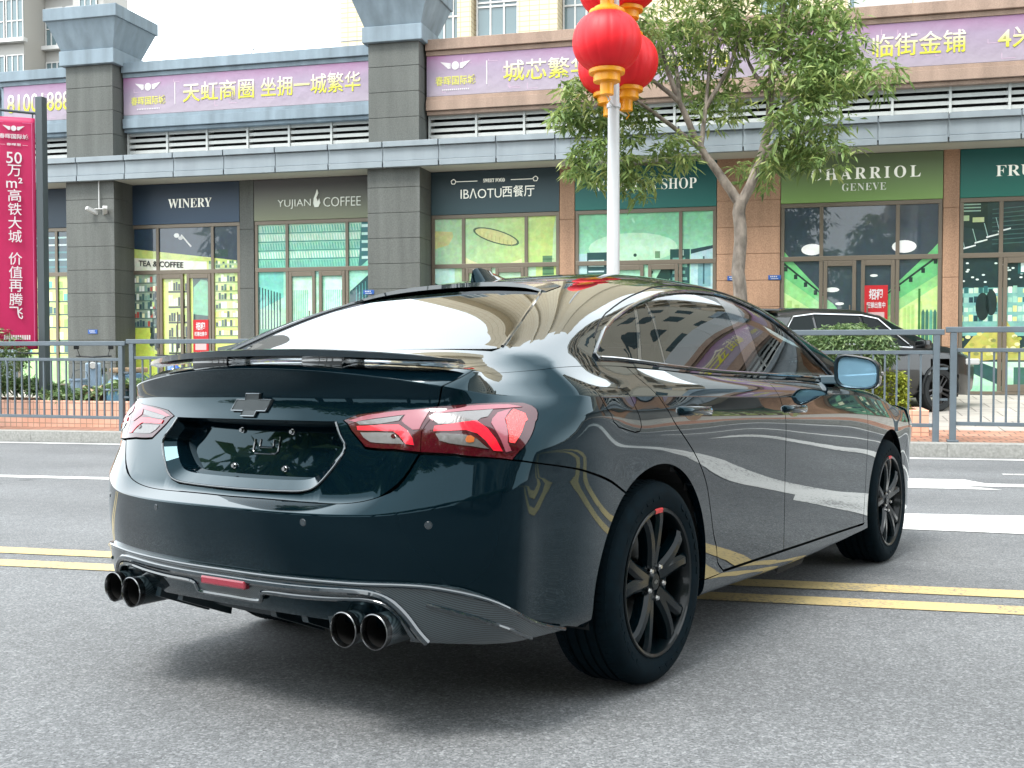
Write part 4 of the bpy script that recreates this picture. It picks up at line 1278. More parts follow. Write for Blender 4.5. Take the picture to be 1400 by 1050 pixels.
def tile_wall_mat():
    m, n, l, b = node_mat('salmon tile cladding')
    tc = n.new('ShaderNodeTexCoord')
    sx = n.new('ShaderNodeSeparateXYZ'); cb = n.new('ShaderNodeCombineXYZ'); ad = n.new('ShaderNodeMath'); ad.operation = 'ADD'
    br = n.new('ShaderNodeTexBrick'); br.offset = 0
    br.inputs['Scale'].default_value = 1
    br.inputs['Brick Width'].default_value = .118; br.inputs['Row Height'].default_value = .118; br.inputs['Mortar Size'].default_value = .007
    br.inputs['Color1'].default_value = (*lin((238, 182, 156)), 1); br.inputs['Color2'].default_value = (*lin((244, 196, 172)), 1); br.inputs['Mortar'].default_value = (*lin((176, 140, 122)), 1)
    n1 = n.new('ShaderNodeTexNoise'); n1.inputs['Scale'].default_value = 3; n1.inputs['Detail'].default_value = 6
    r = n.new('ShaderNodeValToRGB')
    r.color_ramp.elements[0].position, r.color_ramp.elements[0].color = .3, (.78, .78, .78, 1)
    r.color_ramp.elements[1].position, r.color_ramp.elements[1].color = .7, (1.05, 1.05, 1.05, 1)
    mu = n.new('ShaderNodeMixRGB'); mu.blend_type = 'MULTIPLY'; mu.inputs[0].default_value = 1
    l.new(tc.outputs['Object'], sx.inputs[0]); l.new(sx.outputs['X'], ad.inputs[0]); l.new(sx.outputs['Y'], ad.inputs[1])
    l.new(ad.outputs[0], cb.inputs['X']); l.new(sx.outputs['Z'], cb.inputs['Y'])
    l.new(cb.outputs[0], br.inputs['Vector']); l.new(tc.outputs['Object'], n1.inputs['Vector']); l.new(n1.outputs['Fac'], r.inputs[0])
    l.new(br.outputs['Color'], mu.inputs[1]); l.new(r.outputs[0], mu.inputs[2]); l.new(mu.outputs[0], b.inputs['Base Color'])
    b.inputs['Roughness'].default_value = .45
    return m
M_TILEW = tile_wall_mat()
M_SOIL = mat('planter soil', (.07, .05, .035), .95, var=.4, vscale=12)
def planter(u0, u1, v0, v1, ztop, label):
    um, vm = (u0 + u1) / 2, (v0 + v1) / 2
    z0 = up_z(um, v0) - .06
    t = street_thing('planter', label, 'planter', um, vm, z0)
    h, d = (u1 - u0) / 2, (v1 - v0) / 2
    w = MB()
    for q in ((-h, h, -d, -d + .14), (-h, h, d - .14, d), (-h, -h + .14, -d + .141, d - .141), (h - .14, h, -d + .141, d - .141)):
        w.bbox(*q, 0, ztop - z0, .008)
    w.build('wall', M_TILEW, t)
    MB().box(-h + .1, h - .1, -d + .1, d - .1, ztop - z0 - .2, ztop - z0 - .07).build('soil', M_SOIL, t)
    return t
planter(-17, -6.0, 16.0, 17.1, .16, 'long salmon tiled planter behind the railing on the left')
planter(.35, 1.93, 15.75, 16.65, .20, 'short salmon tiled planter holding the yellow green hedge')
shrub('hedge', 'clipped box hedge with yellow green leaves in the short tiled planter', 'hedge', 1.0, 16.1, .12, boxpts(-.55, .62, -.28, .35, .0, .54), 1500, .06, .5, M_LEAFY, 0)
def bedpts(x0, x1, y0, y1):
    def f(n):
        x = rng.uniform(x0, x1, n)
        hgt = .18 + .28 * (np.sin(x * 2.3) * .5 + .5) * rng.uniform(.4, 1, n)
        return np.stack([x, rng.uniform(y0, y1, n), hgt], 1)
    return f
bedv = shrub('ground_cover', 'low leafy plants filling the long planter', 'plants', -11.5, 16.55, .06, bedpts(-5.3, 5.3, -.42, .4), 1900, .19, .27, M_LEAFD, -.3, 6)
tag(bedv, kind='stuff')
M_JUG = mat('blue water jug plastic', lin((20, 92, 190)), .18, coat=.6)
def jug():
    m_ = MB()
    m_.lathe([(0, 0), (.12, 0), (.135, .02), (.135, .08), (.128, .095), (.135, .11), (.135, .20), (.128, .215), (.135, .23), (.135, .32), (.11, .38), (.045, .43), (.03, .44), (.03, .49), (.036, .495), (.036, .53), (0, .53)], 24)
    return m_
jm = jug()
for k, (u_, v_, z_, lab) in enumerate(((-11.03, 17.75, .32, 'blue water jug behind the planter, left of the pair nearest the double post'), (-10.52, 17.8, .36, 'blue water jug behind the planter, second from the double post'),
                                     (-10.05, 17.8, .26, 'blue water jug behind the planter just left of the spoiler tip'), (-9.6, 17.8, .28, 'blue water jug behind the planter above the boot\'s left corner'))):
    t = street_thing('water_jug', lab, 'water jug', u_, v_, z_, 'blue water jugs behind the planter')
    jm.build('bottle', M_JUG, t, smooth=True)
    MB().lathe([(0, .531), (.04, .531), (.04, .565), (0, .57)], 16).build('cap', M_WHT, t)
rack = street_thing('low_rack', 'low steel rack behind the planter carrying the blue water jugs', 'rack', -10.3, 17.8, up_z(-10.3, 17.8))
zr = up_z(-10.3, 17.8)
rk = MB()
for x in (-1.0, 1.0):
    for y in (-.2, .2): rk.box(x - .02, x + .02, y - .02, y + .02, 0, .255 - zr)
rk.box(-1.05, 1.05, -.24, .24, .225 - zr, .255 - zr)
rk.box(-.95, -.5, -.2, .2, .257 - zr, .318 - zr).box(-.45, -.02, -.2, .2, .257 - zr, .358 - zr)
rk.box(.5, .95, -.2, .2, .257 - zr, .278 - zr)
rk.build('shelf', M_POST, rack)
# electric scooters parked behind the planter
M_TYRE = mat('tyre rubber', (.012, .016, .019), .75, var=.2, vscale=20)
M_BLK = mat('black plastic', (.014, .018, .021), .45)
M_SEAT = mat('tan seat cover', lin((176, 150, 120)), .6, var=.15, vscale=10)
def scooter(u, v, body, label, rot):
    t = street_thing('electric_scooter', label, 'scooter', u, v, up_z(u, v), 'electric scooters parked behind the planter', rot=rot)
    for x in (-.62, .62):
        w = MB(); w.lathe([(.13, -.04), (.20, -.045), (.225, -.02), (.225, .02), (.20, .045), (.13, .04)], 24, 'y', (x, 0, .225), close=True)
        w.lathe([(.0, -.03), (.13, -.035), (.13, .035), (0, .03)], 16, 'y', (x, 0, .225))
        w.build('wheel', M_TYRE, t, smooth=True)
    bm_ = MB()
    bm_.prism([(-.85, .50), (-.72, .66), (-.30, .70), (-.12, .62), (-.08, .34), (.34, .30), (.42, .40), (.52, .92), (.60, .90), (.62, .45), (.50, .24), (-.12, .20), (-.42, .34), (-.80, .44)], -.14, .14)
    bm_.build('body', body, t, bevel=.02)
    s_ = MB(); s_.bbox(-.80, -.10, -.13, .13, .70, .80, .03); s_.build('seat', M_SEAT if rot > 0 else M_BLK, t)
    h = MB(); h.tube([(.60, 0, .45), (.50, 0, .95), (.46, 0, 1.02)], .022, 8).tube([(.40, -.32, 1.04), (.48, 0, 1.02), (.40, .32, 1.04)], .015, 8)
    for sy in (-1, 1):
        h.tube([(.44, sy * .25, 1.03), (.46, sy * .30, 1.20)], .007, 6); h.bbox(.44, .46, sy * .31 - .05, sy * .31 + .05, 1.17, 1.27, .008)
    h.build('handlebar', M_BLK, t)
    l_ = MB(); l_.lathe([(0, .0), (.06, .0), (.07, -.03), (0, -.04)], 14, 'x', (.63, 0, .86)); l_.build('headlight', M_WHT, t, smooth=True)
    return t
scooter(-13.1, 18.3, mat('pale blue scooter panel', lin((150, 176, 200)), .3, coat=.5), 'pale blue electric scooter behind the planter under the flag post', R(-60))
scooter(-12.0, 18.4, mat('sky blue scooter panel', lin((110, 150, 180)), .3, coat=.5), 'sky blue electric scooter with a tan seat behind the middle of the planter', R(70))
scooter(-9.0, 18.6, mat('dark scooter panel', lin((40, 48, 56)), .3, coat=.5), 'dark electric scooter right of the water jugs, mostly hidden by the sedan', R(-75))
M_BIN = mat('pale blue bucket plastic', lin((150, 172, 196)), .4)
t = street_thing('bucket', 'pale blue tapered bucket standing among the plants of the long planter', 'bucket', -12.15, 16.5, .09)
MB().lathe([(0, 0), (.13, 0), (.165, .40), (.18, .41), (.18, .44), (.16, .44), (.125, .03), (0, .03)], 24).build('tub', M_BIN, t, smooth=True)
MB().tube([(-.175, 0, .42), (-.14, 0, .56), (0, 0, .61), (.14, 0, .56), (.175, 0, .42)], .007, 6).build('handle', M_POST, t)
t = street_thing('wooden_reel', 'tan wooden reel lying on its side beside the pale blue bucket', 'reel', -11.72, 16.3, .26, rot=R(8))
rl = MB()
rl.lathe([(.0, -.17), (.165, -.17), (.165, -.145), (.10, -.14), (.10, .14), (.165, .145), (.165, .17), (0, .17)], 24, 'x')
rl.build('drum', M_SEAT, t, smooth=True)
t = street_thing('storage_box', 'light blue plastic storage box on the planter edge right of the reel', 'box', -11.2, 16.3, .09)
MB().bbox(-.19, .19, -.13, .13, 0, .24, .02).build('tub', mat('light blue box plastic', lin((92, 146, 178)), .4), t)
MB().bbox(-.205, .205, -.145, .145, .242, .275, .01).build('lid', M_BIN, t)

# ------------------------------------------------------------------ parked SUV
M_SUVP = mat('black suv paint', (.004, .006, .007), .35, coat=1, coat_ior=1.5, spec=.2)
M_GLASSD = mat('dark tinted glass', (.006, .012, .013), .3, spec=.12)
M_CHROME = mat('bright chrome', (.75, .76, .77), .12, 1)
M_RIM = mat('dark alloy', (.10, .10, .105), .3, .8)
SU, SV = 2.43, 18.55
suv = street_thing('parked_suv', 'black SUV with chrome window trim parked on the plaza behind the round shrub', 'SUV', SU, SV, up_z(SU, SV) - .0, rot=R(40))
# local x forward (front axle at 0), y across (near side at y = 0.. body from -.02 to 1.85)
def suv_sec(x):
    """half section at station x: (y inset, z) from sill to roof"""
    top = np.interp(x, [-3.65, -3.5, -3.1, -2.4, -1.4, -.9, -.35, .1, .55, .85, .95], [1.02, 1.30, 1.585, 1.665, 1.66, 1.58, 1.30, 1.10, 1.02, .93, .80])
    belt = np.interp(x, [-3.65, -3.3, -2, -.4, .3, .85, .95], [1.0, 1.06, 1.04, 1.0, .98, .90, .78])
    return belt, max(top, belt + .02)
NS = 44
prof = []
for i in range(NS + 1):
    x = -3.68 + 4.63 * i / NS
    belt, top = suv_sec(x)
    e = .0 + .16 * max(0, (x - .35) / .6) ** 2 + .12 * max(0, (-3.2 - x) / .48) ** 2
    h = top - belt
    k = min(h / .5, 1)
    row_ = [(.10 + e, .27), (.02 + e, .36), (-.01 + e, .60), (.0 + e, .86), (.02 + e, belt - .04), (.05 + e, belt), (.07 + e + .04 * k, belt + h * .12), (.10 + e + .17 * k, belt + h * .80), (.16 + e + .22 * k, belt + h * .95), (.38 + e + .22 * k, top), (.93, top + .015 * k)]
    prof.append([(x, y, z) for y, z in row_])
m_ = MB()
P = [p for r_ in prof for p in r_]; n_ = len(prof[0])
F_ = []
def in_arch(x, z): return any((x - cx) ** 2 + (z - .36) ** 2 < .41 ** 2 for cx in (0, -2.76))
for i in range(NS):
    for j in range(n_ - 1):
        c = [prof[i][j], prof[i + 1][j], prof[i + 1][j + 1], prof[i][j + 1]]
        if j < 4 and in_arch(sum(q[0] for q in c) / 4, sum(q[2] for q in c) / 4): continue
        F_.append((i * n_ + j, (i + 1) * n_ + j, (i + 1) * n_ + j + 1, i * n_ + j + 1))
mir = [(x, 1.86 - y, z) for x, y, z in P]
m_.add(P, F_); m_.add(mir, [f[::-1] for f in F_])
for r_ in (prof[0], prof[-1]):
    q = r_ + [(x, 1.86 - y, z) for x, y, z in r_[::-1]]
    m_.add(q, [tuple(range(len(q)))])
m_.build('body', M_SUVP, suv, smooth=True, angle=50)
def suv_pt(x, t, side=0, off=.006):
    belt, top = suv_sec(x)
    e = .16 * max(0, (x - .35) / .6) ** 2 + .12 * max(0, (-3.2 - x) / .48) ** 2
    h = top - belt; k = min(h / .5, 1)
    ys = [.07 + e + .04 * k, .10 + e + .17 * k]; zs = [belt + h * .12, belt + h * .80]
    y = ys[0] + (ys[1] - ys[0]) * t - off; z = zs[0] + (zs[1] - zs[0]) * t
    return (x, y if not side else 1.86 - y, z)
for side in (0, 1):
    for x0, x1, nm, lean0, lean1 in ((-3.15, -2.45, 'quarter_window', .30, 0), (-2.40, -1.45, 'rear_window', 0, -.05), (-1.38, -.55, 'front_window', -.05, -.52)):
        g = MB(); V_ = []
        N_ = 8
        for i in range(N_ + 1):
            for t_ in (0, .5, 1):
                xx = x0 + (x1 - x0) * i / N_
                xx += (lean0 * (1 - i / N_) + lean1 * (i / N_)) * t_
                V_.append(suv_pt(xx, t_, side))
        g.add(V_, [(i * 3 + k, (i + 1) * 3 + k, (i + 1) * 3 + k + 1, i * 3 + k + 1) for i in range(N_) for k in range(2)])
        g.build(nm, M_GLASSD, suv, smooth=True)
    tr_ = MB()
    path = [suv_pt(-3.15, 0, side, .012), suv_pt(-3.02, .5, side, .012), suv_pt(-2.82, 1.02, side, .012), suv_pt(-2.4, 1.05, side, .012), suv_pt(-1.45, 1.05, side, .012), suv_pt(-1.1, 1.02, side, .012), suv_pt(-.8, .55, side, .012), suv_pt(-.52, 0, side, .012)]
    tr_.tube(path, .016, 6)
    tr_.tube([suv_pt(-3.15, -.04, side, .012), suv_pt(-2, -.04, side, .012), suv_pt(-.52, -.04, side, .012)], .012, 6)
    tr_.build('window_trim', M_CHROME, suv)
    d_ = MB()
    sy = -.014 if not side else 1.874
    for x in (-2.42, -1.40, -.42):
        d_.tube([(x, sy, .42), (x, sy + (.012 if not side else -.012), .98)], .005, 4)
    d_.build('door_seam', M_BLK, suv)
    hd = MB()
    for x in (-2.3, -1.2): hd.bbox(x, x + .2, sy - .02, sy + .02, .93, .96, .008)
    hd.build('door_handle', M_SUVP, suv)
    mr_ = MB(); yy = -.16 if not side else 2.02
    mr_.bbox(-.62, -.46, yy - .11, yy + .11, 1.02, 1.16, .03); mr_.build('wing_mirror', M_SUVP, suv, smooth=True)
    hl = MB(); yl = .10 if not side else 1.76
    hl.bbox(.62, .93, yl - .09, yl + .12, .76, .86, .02); hl.build('headlight', M_WHT, suv)
    for cx in (0, -2.76):
        c0 = .10 if not side else 1.76
        w = MB(); s1 = 1 if side else -1
        w.lathe([(.25, -.11), (.33, -.115), (.36, -.08), (.36, .08), (.33, .115), (.25, .11)], 36, 'y', (cx, c0, .36), close=True)
        wo = w.build('wheel', M_TYRE, suv, smooth=True)
        r2 = MB(); r2.lathe([(.255, -.09), (.255, .09), (.235, .09), (.22, .0), (.22, -.02), (.235, -.09)], 36, 'y', (cx, c0, .36), close=True)
        for k in range(10):
            a = 2 * math.pi * k / 10 + (.12 if k % 2 else -.12)
            a2 = 2 * math.pi * (k // 2 * 2 + .5) / 10
            yo = c0 + s1 * .085
            r2.tube([(cx + .05 * math.cos(a2), yo, .36 + .05 * math.sin(a2)), (cx + .23 * math.cos(a), yo, .36 + .23 * math.sin(a))], .018, 6)
        r2.lathe([(0, -.02), (.06, -.02), (.06, .02), (0, .02)], 16, 'y', (cx, c0 + s1 * .085, .36))
        r2.build('rim', M_RIM, wo, smooth=True)
        ar = MB(); ya = -.012 if not side else 1.872
        ar.tube([(cx + .40 * math.cos(a), ya, .36 + .40 * math.sin(a)) for a in np.linspace(-.15, math.pi + .15, 20)], .022, 6)
        ar.build('arch_trim', M_BLK, suv)
us_ = MB(); us_.box(-3.3, .7, .25, 1.6, .22, .9); us_.build('underbody', M_DARK, suv)
rg = MB(); rg.add([(-3.64, .28, 1.08), (-3.64, 1.58, 1.08), (-3.28, 1.42, 1.50), (-3.28, .44, 1.50)], [(0, 1, 2, 3)])
rg.build('tailgate_glass', M_GLASSD, suv)
sp_ = MB(); sp_.bbox(-3.45, -3.0, .34, 1.52, 1.59, 1.63, .015); sp_.build('roof_spoiler', M_SUVP, suv)
tl = MB(); tl.bbox(-3.70, -3.45, -.0 + .06, .30, .90, 1.0, .02).bbox(-3.70, -3.45, 1.56, 1.80, .90, 1.0, .02); tl.build('tail_light', mat('red lamp lens', (.35, .01, .015), .15, coat=1), suv)

# ------------------------------------------------------------------ background towers
def tower_mat(name, wall, glassc, px, pz, wx, wz, tile=0):
    """residential wall: window grid by object coordinates"""
    m, n, l, b = node_mat(name)
    tc = n.new('ShaderNodeTexCoord'); sx = n.new('ShaderNodeSeparateXYZ'); l.new(tc.outputs['Object'], sx.inputs[0])
    ad = n.new('ShaderNodeMath'); ad.operation = 'ADD'; l.new(sx.outputs['X'], ad.inputs[0]); l.new(sx.outputs['Y'], ad.inputs[1])
    def cell(src, per, wid):
        d = n.new('ShaderNodeMath'); d.operation = 'DIVIDE'; d.inputs[1].default_value = per; l.new(src, d.inputs[0])
        fr = n.new('ShaderNodeMath'); fr.operation = 'FRACT'; l.new(d.outputs[0], fr.inputs[0])
        c = n.new('ShaderNodeMath'); c.operation = 'COMPARE'; c.inputs[1].default_value = .5; c.inputs[2].default_value = wid / 2; l.new(fr.outputs[0], c.inputs[0])
        return c.outputs[0]
    a_, b_ = cell(ad.outputs[0], px, wx), cell(sx.outputs['Z'], pz, wz)
    mu = n.new('ShaderNodeMath'); mu.operation = 'MULTIPLY'; l.new(a_, mu.inputs[0]); l.new(b_, mu.inputs[1])
    mx = n.new('ShaderNodeMixRGB'); mx.inputs[1].default_value = (*wall, 1); mx.inputs[2].default_value = (*glassc, 1)
    l.new(mu.outputs[0], mx.inputs[0]); l.new(mx.outputs[0], b.inputs['Base Color'])
    rr = n.new('ShaderNodeMath'); rr.operation = 'MULTIPLY_ADD'; rr.inputs[1].default_value = -.6; rr.inputs[2].default_value = .8
    l.new(mu.outputs[0], rr.inputs[0]); l.new(rr.outputs[0], b.inputs['Roughness'])
    return m
M_BEIGE = mat('beige tower render', (.56, .48, .37), .8, var=.06, vscale=.4)
M_TILEY = pavers('yellow tile', lin((240, 226, 190)), lin((246, 232, 200)), lin((190, 172, 140)), .24, .12, .0, .012)
M_WIN = mat('tower window glass', lin((112, 134, 140)), .12, coat=.6)
M_WFR = mat('white window bars', (.75, .75, .74), .5)
def block_windows(t, xs, zs, w_, h_, y, louvre=False):
    """one window part (glass, with its bars and sill as a sub-part), then copies"""
    first = None
    for x in xs:
        for z in zs:
            if first is None:
                first = MB().box(-w_ / 2, w_ / 2, -.02, .05, 0, h_).build('window', M_WIN, t)
                f = MB()
                for k in range(4):
                    xx = -w_ / 2 + w_ * k / 3
                    f.box(xx - .03, xx + .03, -.06, -.021, 0, h_)
                for zz in (0, .45, 1.0): f.box(-w_ / 2, w_ / 2, -.065, -.021, h_ * zz - .03, h_ * zz + .03)
                if louvre:
                    for k in range(7): f.box(-w_ / 2, w_ / 2, -.07, -.03, h_ * (.5 + .07 * k), h_ * (.5 + .07 * k) + .06)
                f.box(-w_ / 2 - .25, w_ / 2 + .25, -.35, 0, -.25, -.04)
                f.build('window_frame', M_WFR, first)
                o = first
            else:
                o = copy_tree(first, t)
            o.location = (x, y, z)
# cream tower behind the second pillar
t = street_thing('apartment_block', 'cream tiled apartment block rising behind the second grey pillar', 'apartment block', -9.5, 36, 0)
m_ = MB(); m_.box(-5.8, -4.7, -.6, 10, 0, 38).box(-4.7, -1.62, .9, 5, 0, 38).box(-1.62, -1.12, -.2, 10, 0, 38).box(-1.12, .55, .3, 10, 0, 38).box(.55, 1.95, -.3, 10, 0, 38).box(1.95, 4.6, .9, 10, 0, 38).box(4.6, 7.4, -.2, 10, 0, 38).box(7.4, 14, .6, 10, 0, 38)
def yellow_wall():
    m, n, l, b = node_mat('cream wall tiles')
    tc = n.new('ShaderNodeTexCoord'); sx = n.new('ShaderNodeSeparateXYZ'); cb = n.new('ShaderNodeCombineXYZ'); ad = n.new('ShaderNodeMath'); ad.operation = 'ADD'
    br = n.new('ShaderNodeTexBrick'); br.offset = 0; br.inputs['Scale'].default_value = 1
    br.inputs['Brick Width'].default_value = .34; br.inputs['Row Height'].default_value = .17; br.inputs['Mortar Size'].default_value = .016
    br.inputs['Color1'].default_value = (*lin((236, 218, 184)), 1); br.inputs['Color2'].default_value = (*lin((242, 228, 196)), 1); br.inputs['Mortar'].default_value = (*lin((196, 176, 144)), 1)
    l.new(tc.outputs['Object'], sx.inputs[0]); l.new(sx.outputs['X'], ad.inputs[0]); l.new(sx.outputs['Y'], ad.inputs[1]); l.new(ad.outputs[0], cb.inputs['X']); l.new(sx.outputs['Z'], cb.inputs['Y'])
    l.new(cb.outputs[0], br.inputs['Vector']); l.new(br.outputs['Color'], b.inputs['Base Color'])
    return m
M_CREAM = yellow_wall()
m_.build('wall', M_CREAM, t)
block_windows(t, [-2.25, -3.9], [8.95 + 3.1 * k for k in range(3)], 1.0, 2.0, .85)
block_windows(t, [-.29], [8.85 + 3.1 * k for k in range(3)], 1.45, 2.3, .25, louvre=True)
block_windows(t, [2.6, 9.2, 12], [8.85 + 3.1 * k for k in range(3)], 1.2, 2.1, .55)
# pale tower at the upper left
t = street_thing('apartment_block', 'pale apartment tower at the upper left behind the flared capitals', 'apartment block', -43.2, 50, 0)
m_ = MB()
for k, (x0, x1, y) in enumerate(((-9, -6, 0), (-6, -3.8, 1.2), (-3.8, -1.2, -.4), (-1.2, .8, 1.4), (.8, 3.0, .2), (3.0, 5.5, 2.0), (5.5, 7.4, 1.0))):
    m_.box(x0, x1, y, 3.2, 0, 46 if k < 3 else 34)
m_.build('wall', mat('pale tower render', lin((196, 194, 190)), .8, var=.04, vscale=.3), t)
for xs_, y in (([-8.2, -6.7], 0), ([-3.2, -1.8], -.4), ([-4.9], 1.2), ([1.3, 2.5], .2), ([-.2], 1.4), ([3.6, 4.9], 2.0), ([6.5], 1.0)):
    block_windows(t, xs_, [6 + 3.0 * k for k in range(6)], 1.05, 2.1, y - .05)
# towers across the road, seen as reflections in the paint and the rear glass
M_RT = tower_mat('reflected tower wall', lin((190, 184, 168)), lin((64, 80, 84)), 2.6, 3.0, .55, .52)
for u_, v_, w_, d_, h_, lab in ((20, -27, 26, 14, 62, 'tall beige residential tower across the road, reflected in the rear glass'), (56, -22, 22, 18, 50, 'beige residential tower further right across the road, reflected in the sedan\'s rear wing'),
                              (32, 41, 34, 14, 58, 'beige residential tower behind the shops beyond the right edge, reflected in the side windows')):
    t = street_thing('residential_tower', lab, 'apartment block', u_, v_, 0)
    m_ = MB(); m_.box(-w_ / 2, w_ / 2, -d_ / 2, d_ / 2, 0, h_)
    m_.build('wall', M_RT, t)
    b_ = MB()
    for k in range(int(h_ / 3)):
        for j_ in range(int(w_ / 5.2)):
            x = -w_ / 2 + 2.6 + 5.2 * j_
            b_.box(x - 1.6, x + 1.6, d_ / 2 + .003, d_ / 2 + 1.1, 3 * k + 2.9, 3 * k + 3.9)
        for j_ in range(int(d_ / 5.2)):
            y = -d_ / 2 + 2.6 + 5.2 * j_
            b_.box(-w_ / 2 - 1.1, -w_ / 2 - .003, y - 1.6, y + 1.6, 3 * k + 2.9, 3 * k + 3.9)
    b_.build('balcony', M_BEIGE, t)
    MB().box(-w_ / 2 - .6, w_ / 2 + .6, -d_ / 2 - .6, d_ / 2 + .6, h_ + .002, h_ + 1.0).build('parapet', M_BEIGE, t)

# ------------------------------------------------------------------ the black sedan: master surfaces

def nat_spline(t,y):
    """natural cubic spline; t (n,), y (n,...) -> callable"""
    t=np.asarray(t,float);y=np.asarray(y,float);n=len(t)
    h=np.diff(t);A=np.zeros((n,n));B=np.zeros_like(y)
    A[0,0]=A[-1,-1]=1
    for i in range(1,n-1):
        A[i,i-1]=h[i-1];A[i,i]=2*(h[i-1]+h[i]);A[i,i+1]=h[i]
        B[i]=6*((y[i+1]-y[i])/h[i]-(y[i]-y[i-1])/h[i-1])
    M=np.linalg.solve(A,B.reshape(n,-1)).reshape(y.shape)
    def f(x):
        x=np.asarray(x,float);i=np.clip(np.searchsorted(t,x)-1,0,n-2)
        sh=x.shape+(1,)*(y.ndim-1)
        a=((t[i+1]-x)/h[i]).reshape(sh);b=((x-t[i])/h[i]).reshape(sh);hh=h[i].reshape(sh)
        return a*y[i]+b*y[i+1]+((a**3-a)*M[i]+(b**3-b)*M[i+1])*hh**2/6
    return f
def sp(*pts):
    p=np.array(pts,float);return nat_spline(p[:,0],p[:,1])
def sstep(a,b,x):
    t=np.clip((x-a)/(b-a),0,1);return t*t*(3-2*t)
# ---------------- lower body net : levels k x stations j
REAR_X=[0,.25,.50,.70]
SIDE_Y=np.array([-.5,-.25,0,.35,.75,1.2,1.65,2.1,2.5,2.83,3.15])
# rear rows: (y,z) at x=0,.25,.5,.7 then two corner pts (x,y,z)
rear={
0:([(-.93,.25),(-.925,.25),(-.90,.25),(-.85,.25)],[(.76,-.74,.245),(.80,-.62,.235)]),
1:([(-1.01,.33),(-1.005,.33),(-.975,.325),(-.91,.315)],[(.82,-.79,.30),(.848,-.660,.285)]),
2:([(-1.045,.45),(-1.04,.45),(-1.008,.45),(-.94,.445)],[(.845,-.815,.42),(.868,-.680,.39)]),
3:([(-1.062,.55),(-1.056,.55),(-1.024,.552),(-.955,.56)],[(.857,-.83,.56),(.882,-.690,.54)]),
4:([(-1.068,.637),(-1.062,.637),(-1.03,.642),(-.957,.668)],[(.855,-.83,.715),(.889,-.695,.735)]),
5:([(-1.018,.668),(-1.012,.669),(-.993,.681),(-.918,.752)],[(.838,-.80,.805),(.894,-.688,.815)]),
6:([(-.962,.893),(-.955,.893),(-.925,.90),(-.87,.915)],[(.81,-.775,.90),(.882,-.65,.89)]),
7:([(-.942,.955),(-.936,.953),(-.91,.947),(-.85,.938)],[(.780,-.755,.934),(.865,-.632,.926)]),
8:([(-.972,1.05),(-.963,1.043),(-.92,1.022),(-.845,.991)],[(.755,-.722,.972),(.842,-.59,.966)]),
9:([(-.93,1.062),(-.92,1.056),(-.875,1.04),(-.80,1.014)],[(.728,-.685,1.0),(.81,-.565,1.0)]),
10:([(-.86,1.070),(-.85,1.067),(-.81,1.057),(-.74,1.041)],[(.69,-.64,1.034),(.772,-.535,1.043)]),
}
zside={0:sp((-.5,.225),(0,.20),(1,.195),(2.4,.195),(3.15,.19)),
1:sp((-.5,.275),(0,.24),(.5,.225),(1.4,.205),(2.2,.215),(3.15,.225)),
2:sp((-.5,.37),(0,.325),(.5,.30),(1.4,.278),(2.3,.265),(3.15,.30)),
3:sp((-.5,.525),(0,.50),(.5,.47),(1.4,.45),(2.3,.45),(3.15,.45)),
4:sp((-.5,.725),(0,.69),(.5,.645),(1.4,.61),(2.3,.60),(3.15,.58)),
5:sp((-.5,.81),(0,.79),(.5,.765),(1.4,.735),(2.3,.715),(3.15,.68)),
6:sp((-.5,.888),(0,.88),(.5,.865),(1.4,.84),(2.3,.81),(3.15,.74)),
7:sp((-.5,.925),(0,.918),(.5,.905),(1.4,.885),(2.3,.865),(3.15,.785)),
8:sp((-.5,.966),(0,.958),(.5,.948),(1.4,.935),(2.3,.925),(3.15,.83)),
9:sp((-.5,1.002),(0,.997),(.5,.99),(1.4,.978),(2.1,.965),(2.6,.935),(3.15,.85)),
10:sp((-.5,1.05),(-.25,1.058),(.0,1.055),(.5,1.035),(1.4,1.012),(2.1,.988),(2.5,.955),(2.83,.915),(3.15,.862)),}
xs={0:.80,1:.884,2:.900,3:.908,4:.915,5:.922,6:.927,7:.923,8:.911,9:.880,10:.825}
taper=sp((-.5,.9935),(-.25,.9975),(0,1.0),(.6,1.0),(1.4,1.0),(2.1,.998),(2.83,.992),(3.15,.975))
front_z={0:.19,1:.22,2:.28,3:.40,4:.52,5:.62,6:.68,7:.72,8:.75,9:.765,10:.775}
front=[(.955,3.42),(.86,3.61),(.66,3.73),(.36,3.80),(0,3.825)]
def build_net():
    N=np.zeros((11,len(REAR_X)+2+len(SIDE_Y)+len(front),3))
    for k in range(11):
        rr,cc=rear[k];row=[(x,y,z) for x,(y,z) in zip(REAR_X,rr)]+list(cc)
        for y in SIDE_Y:
            x=xs[k]*float(taper(y))
            if k in(1,2,3,4,5):
                x+=.004*np.exp(-((y)/.5)**2)+.004*np.exp(-((y-2.83)/.5)**2)
            if k in(1,2,3): x-= {1:.016,2:.011,3:.004}[k]*float(1-sstep(-.5,.3,y))
            if k in(9,10): x-= {9:.012,10:.02}[k]*float(sstep(2.2,3.1,y))
            row.append((x,y,float(zside[k](y))))
        zl=float(zside[k](3.15))
        inset={10:.16,9:.10,8:.06,7:.04,0:.10}.get(k,0)
        for i,(fx,fy) in enumerate(front):
            t=sstep(0,1,(i+1)/5)
            row.append((fx*xs[k] if i<4 else 0,fy-inset*(.3+.7*t)+(0 if i else 0),zl+(front_z[k]-zl)*t))
        N[k]=row
    return N
NET=build_net()
# station parameter: mean chord length
_d=np.linalg.norm(np.diff(NET,axis=1),axis=2).mean(0);SJ=np.concatenate([[0],np.cumsum(_d)])
SMAX=SJ[-1]
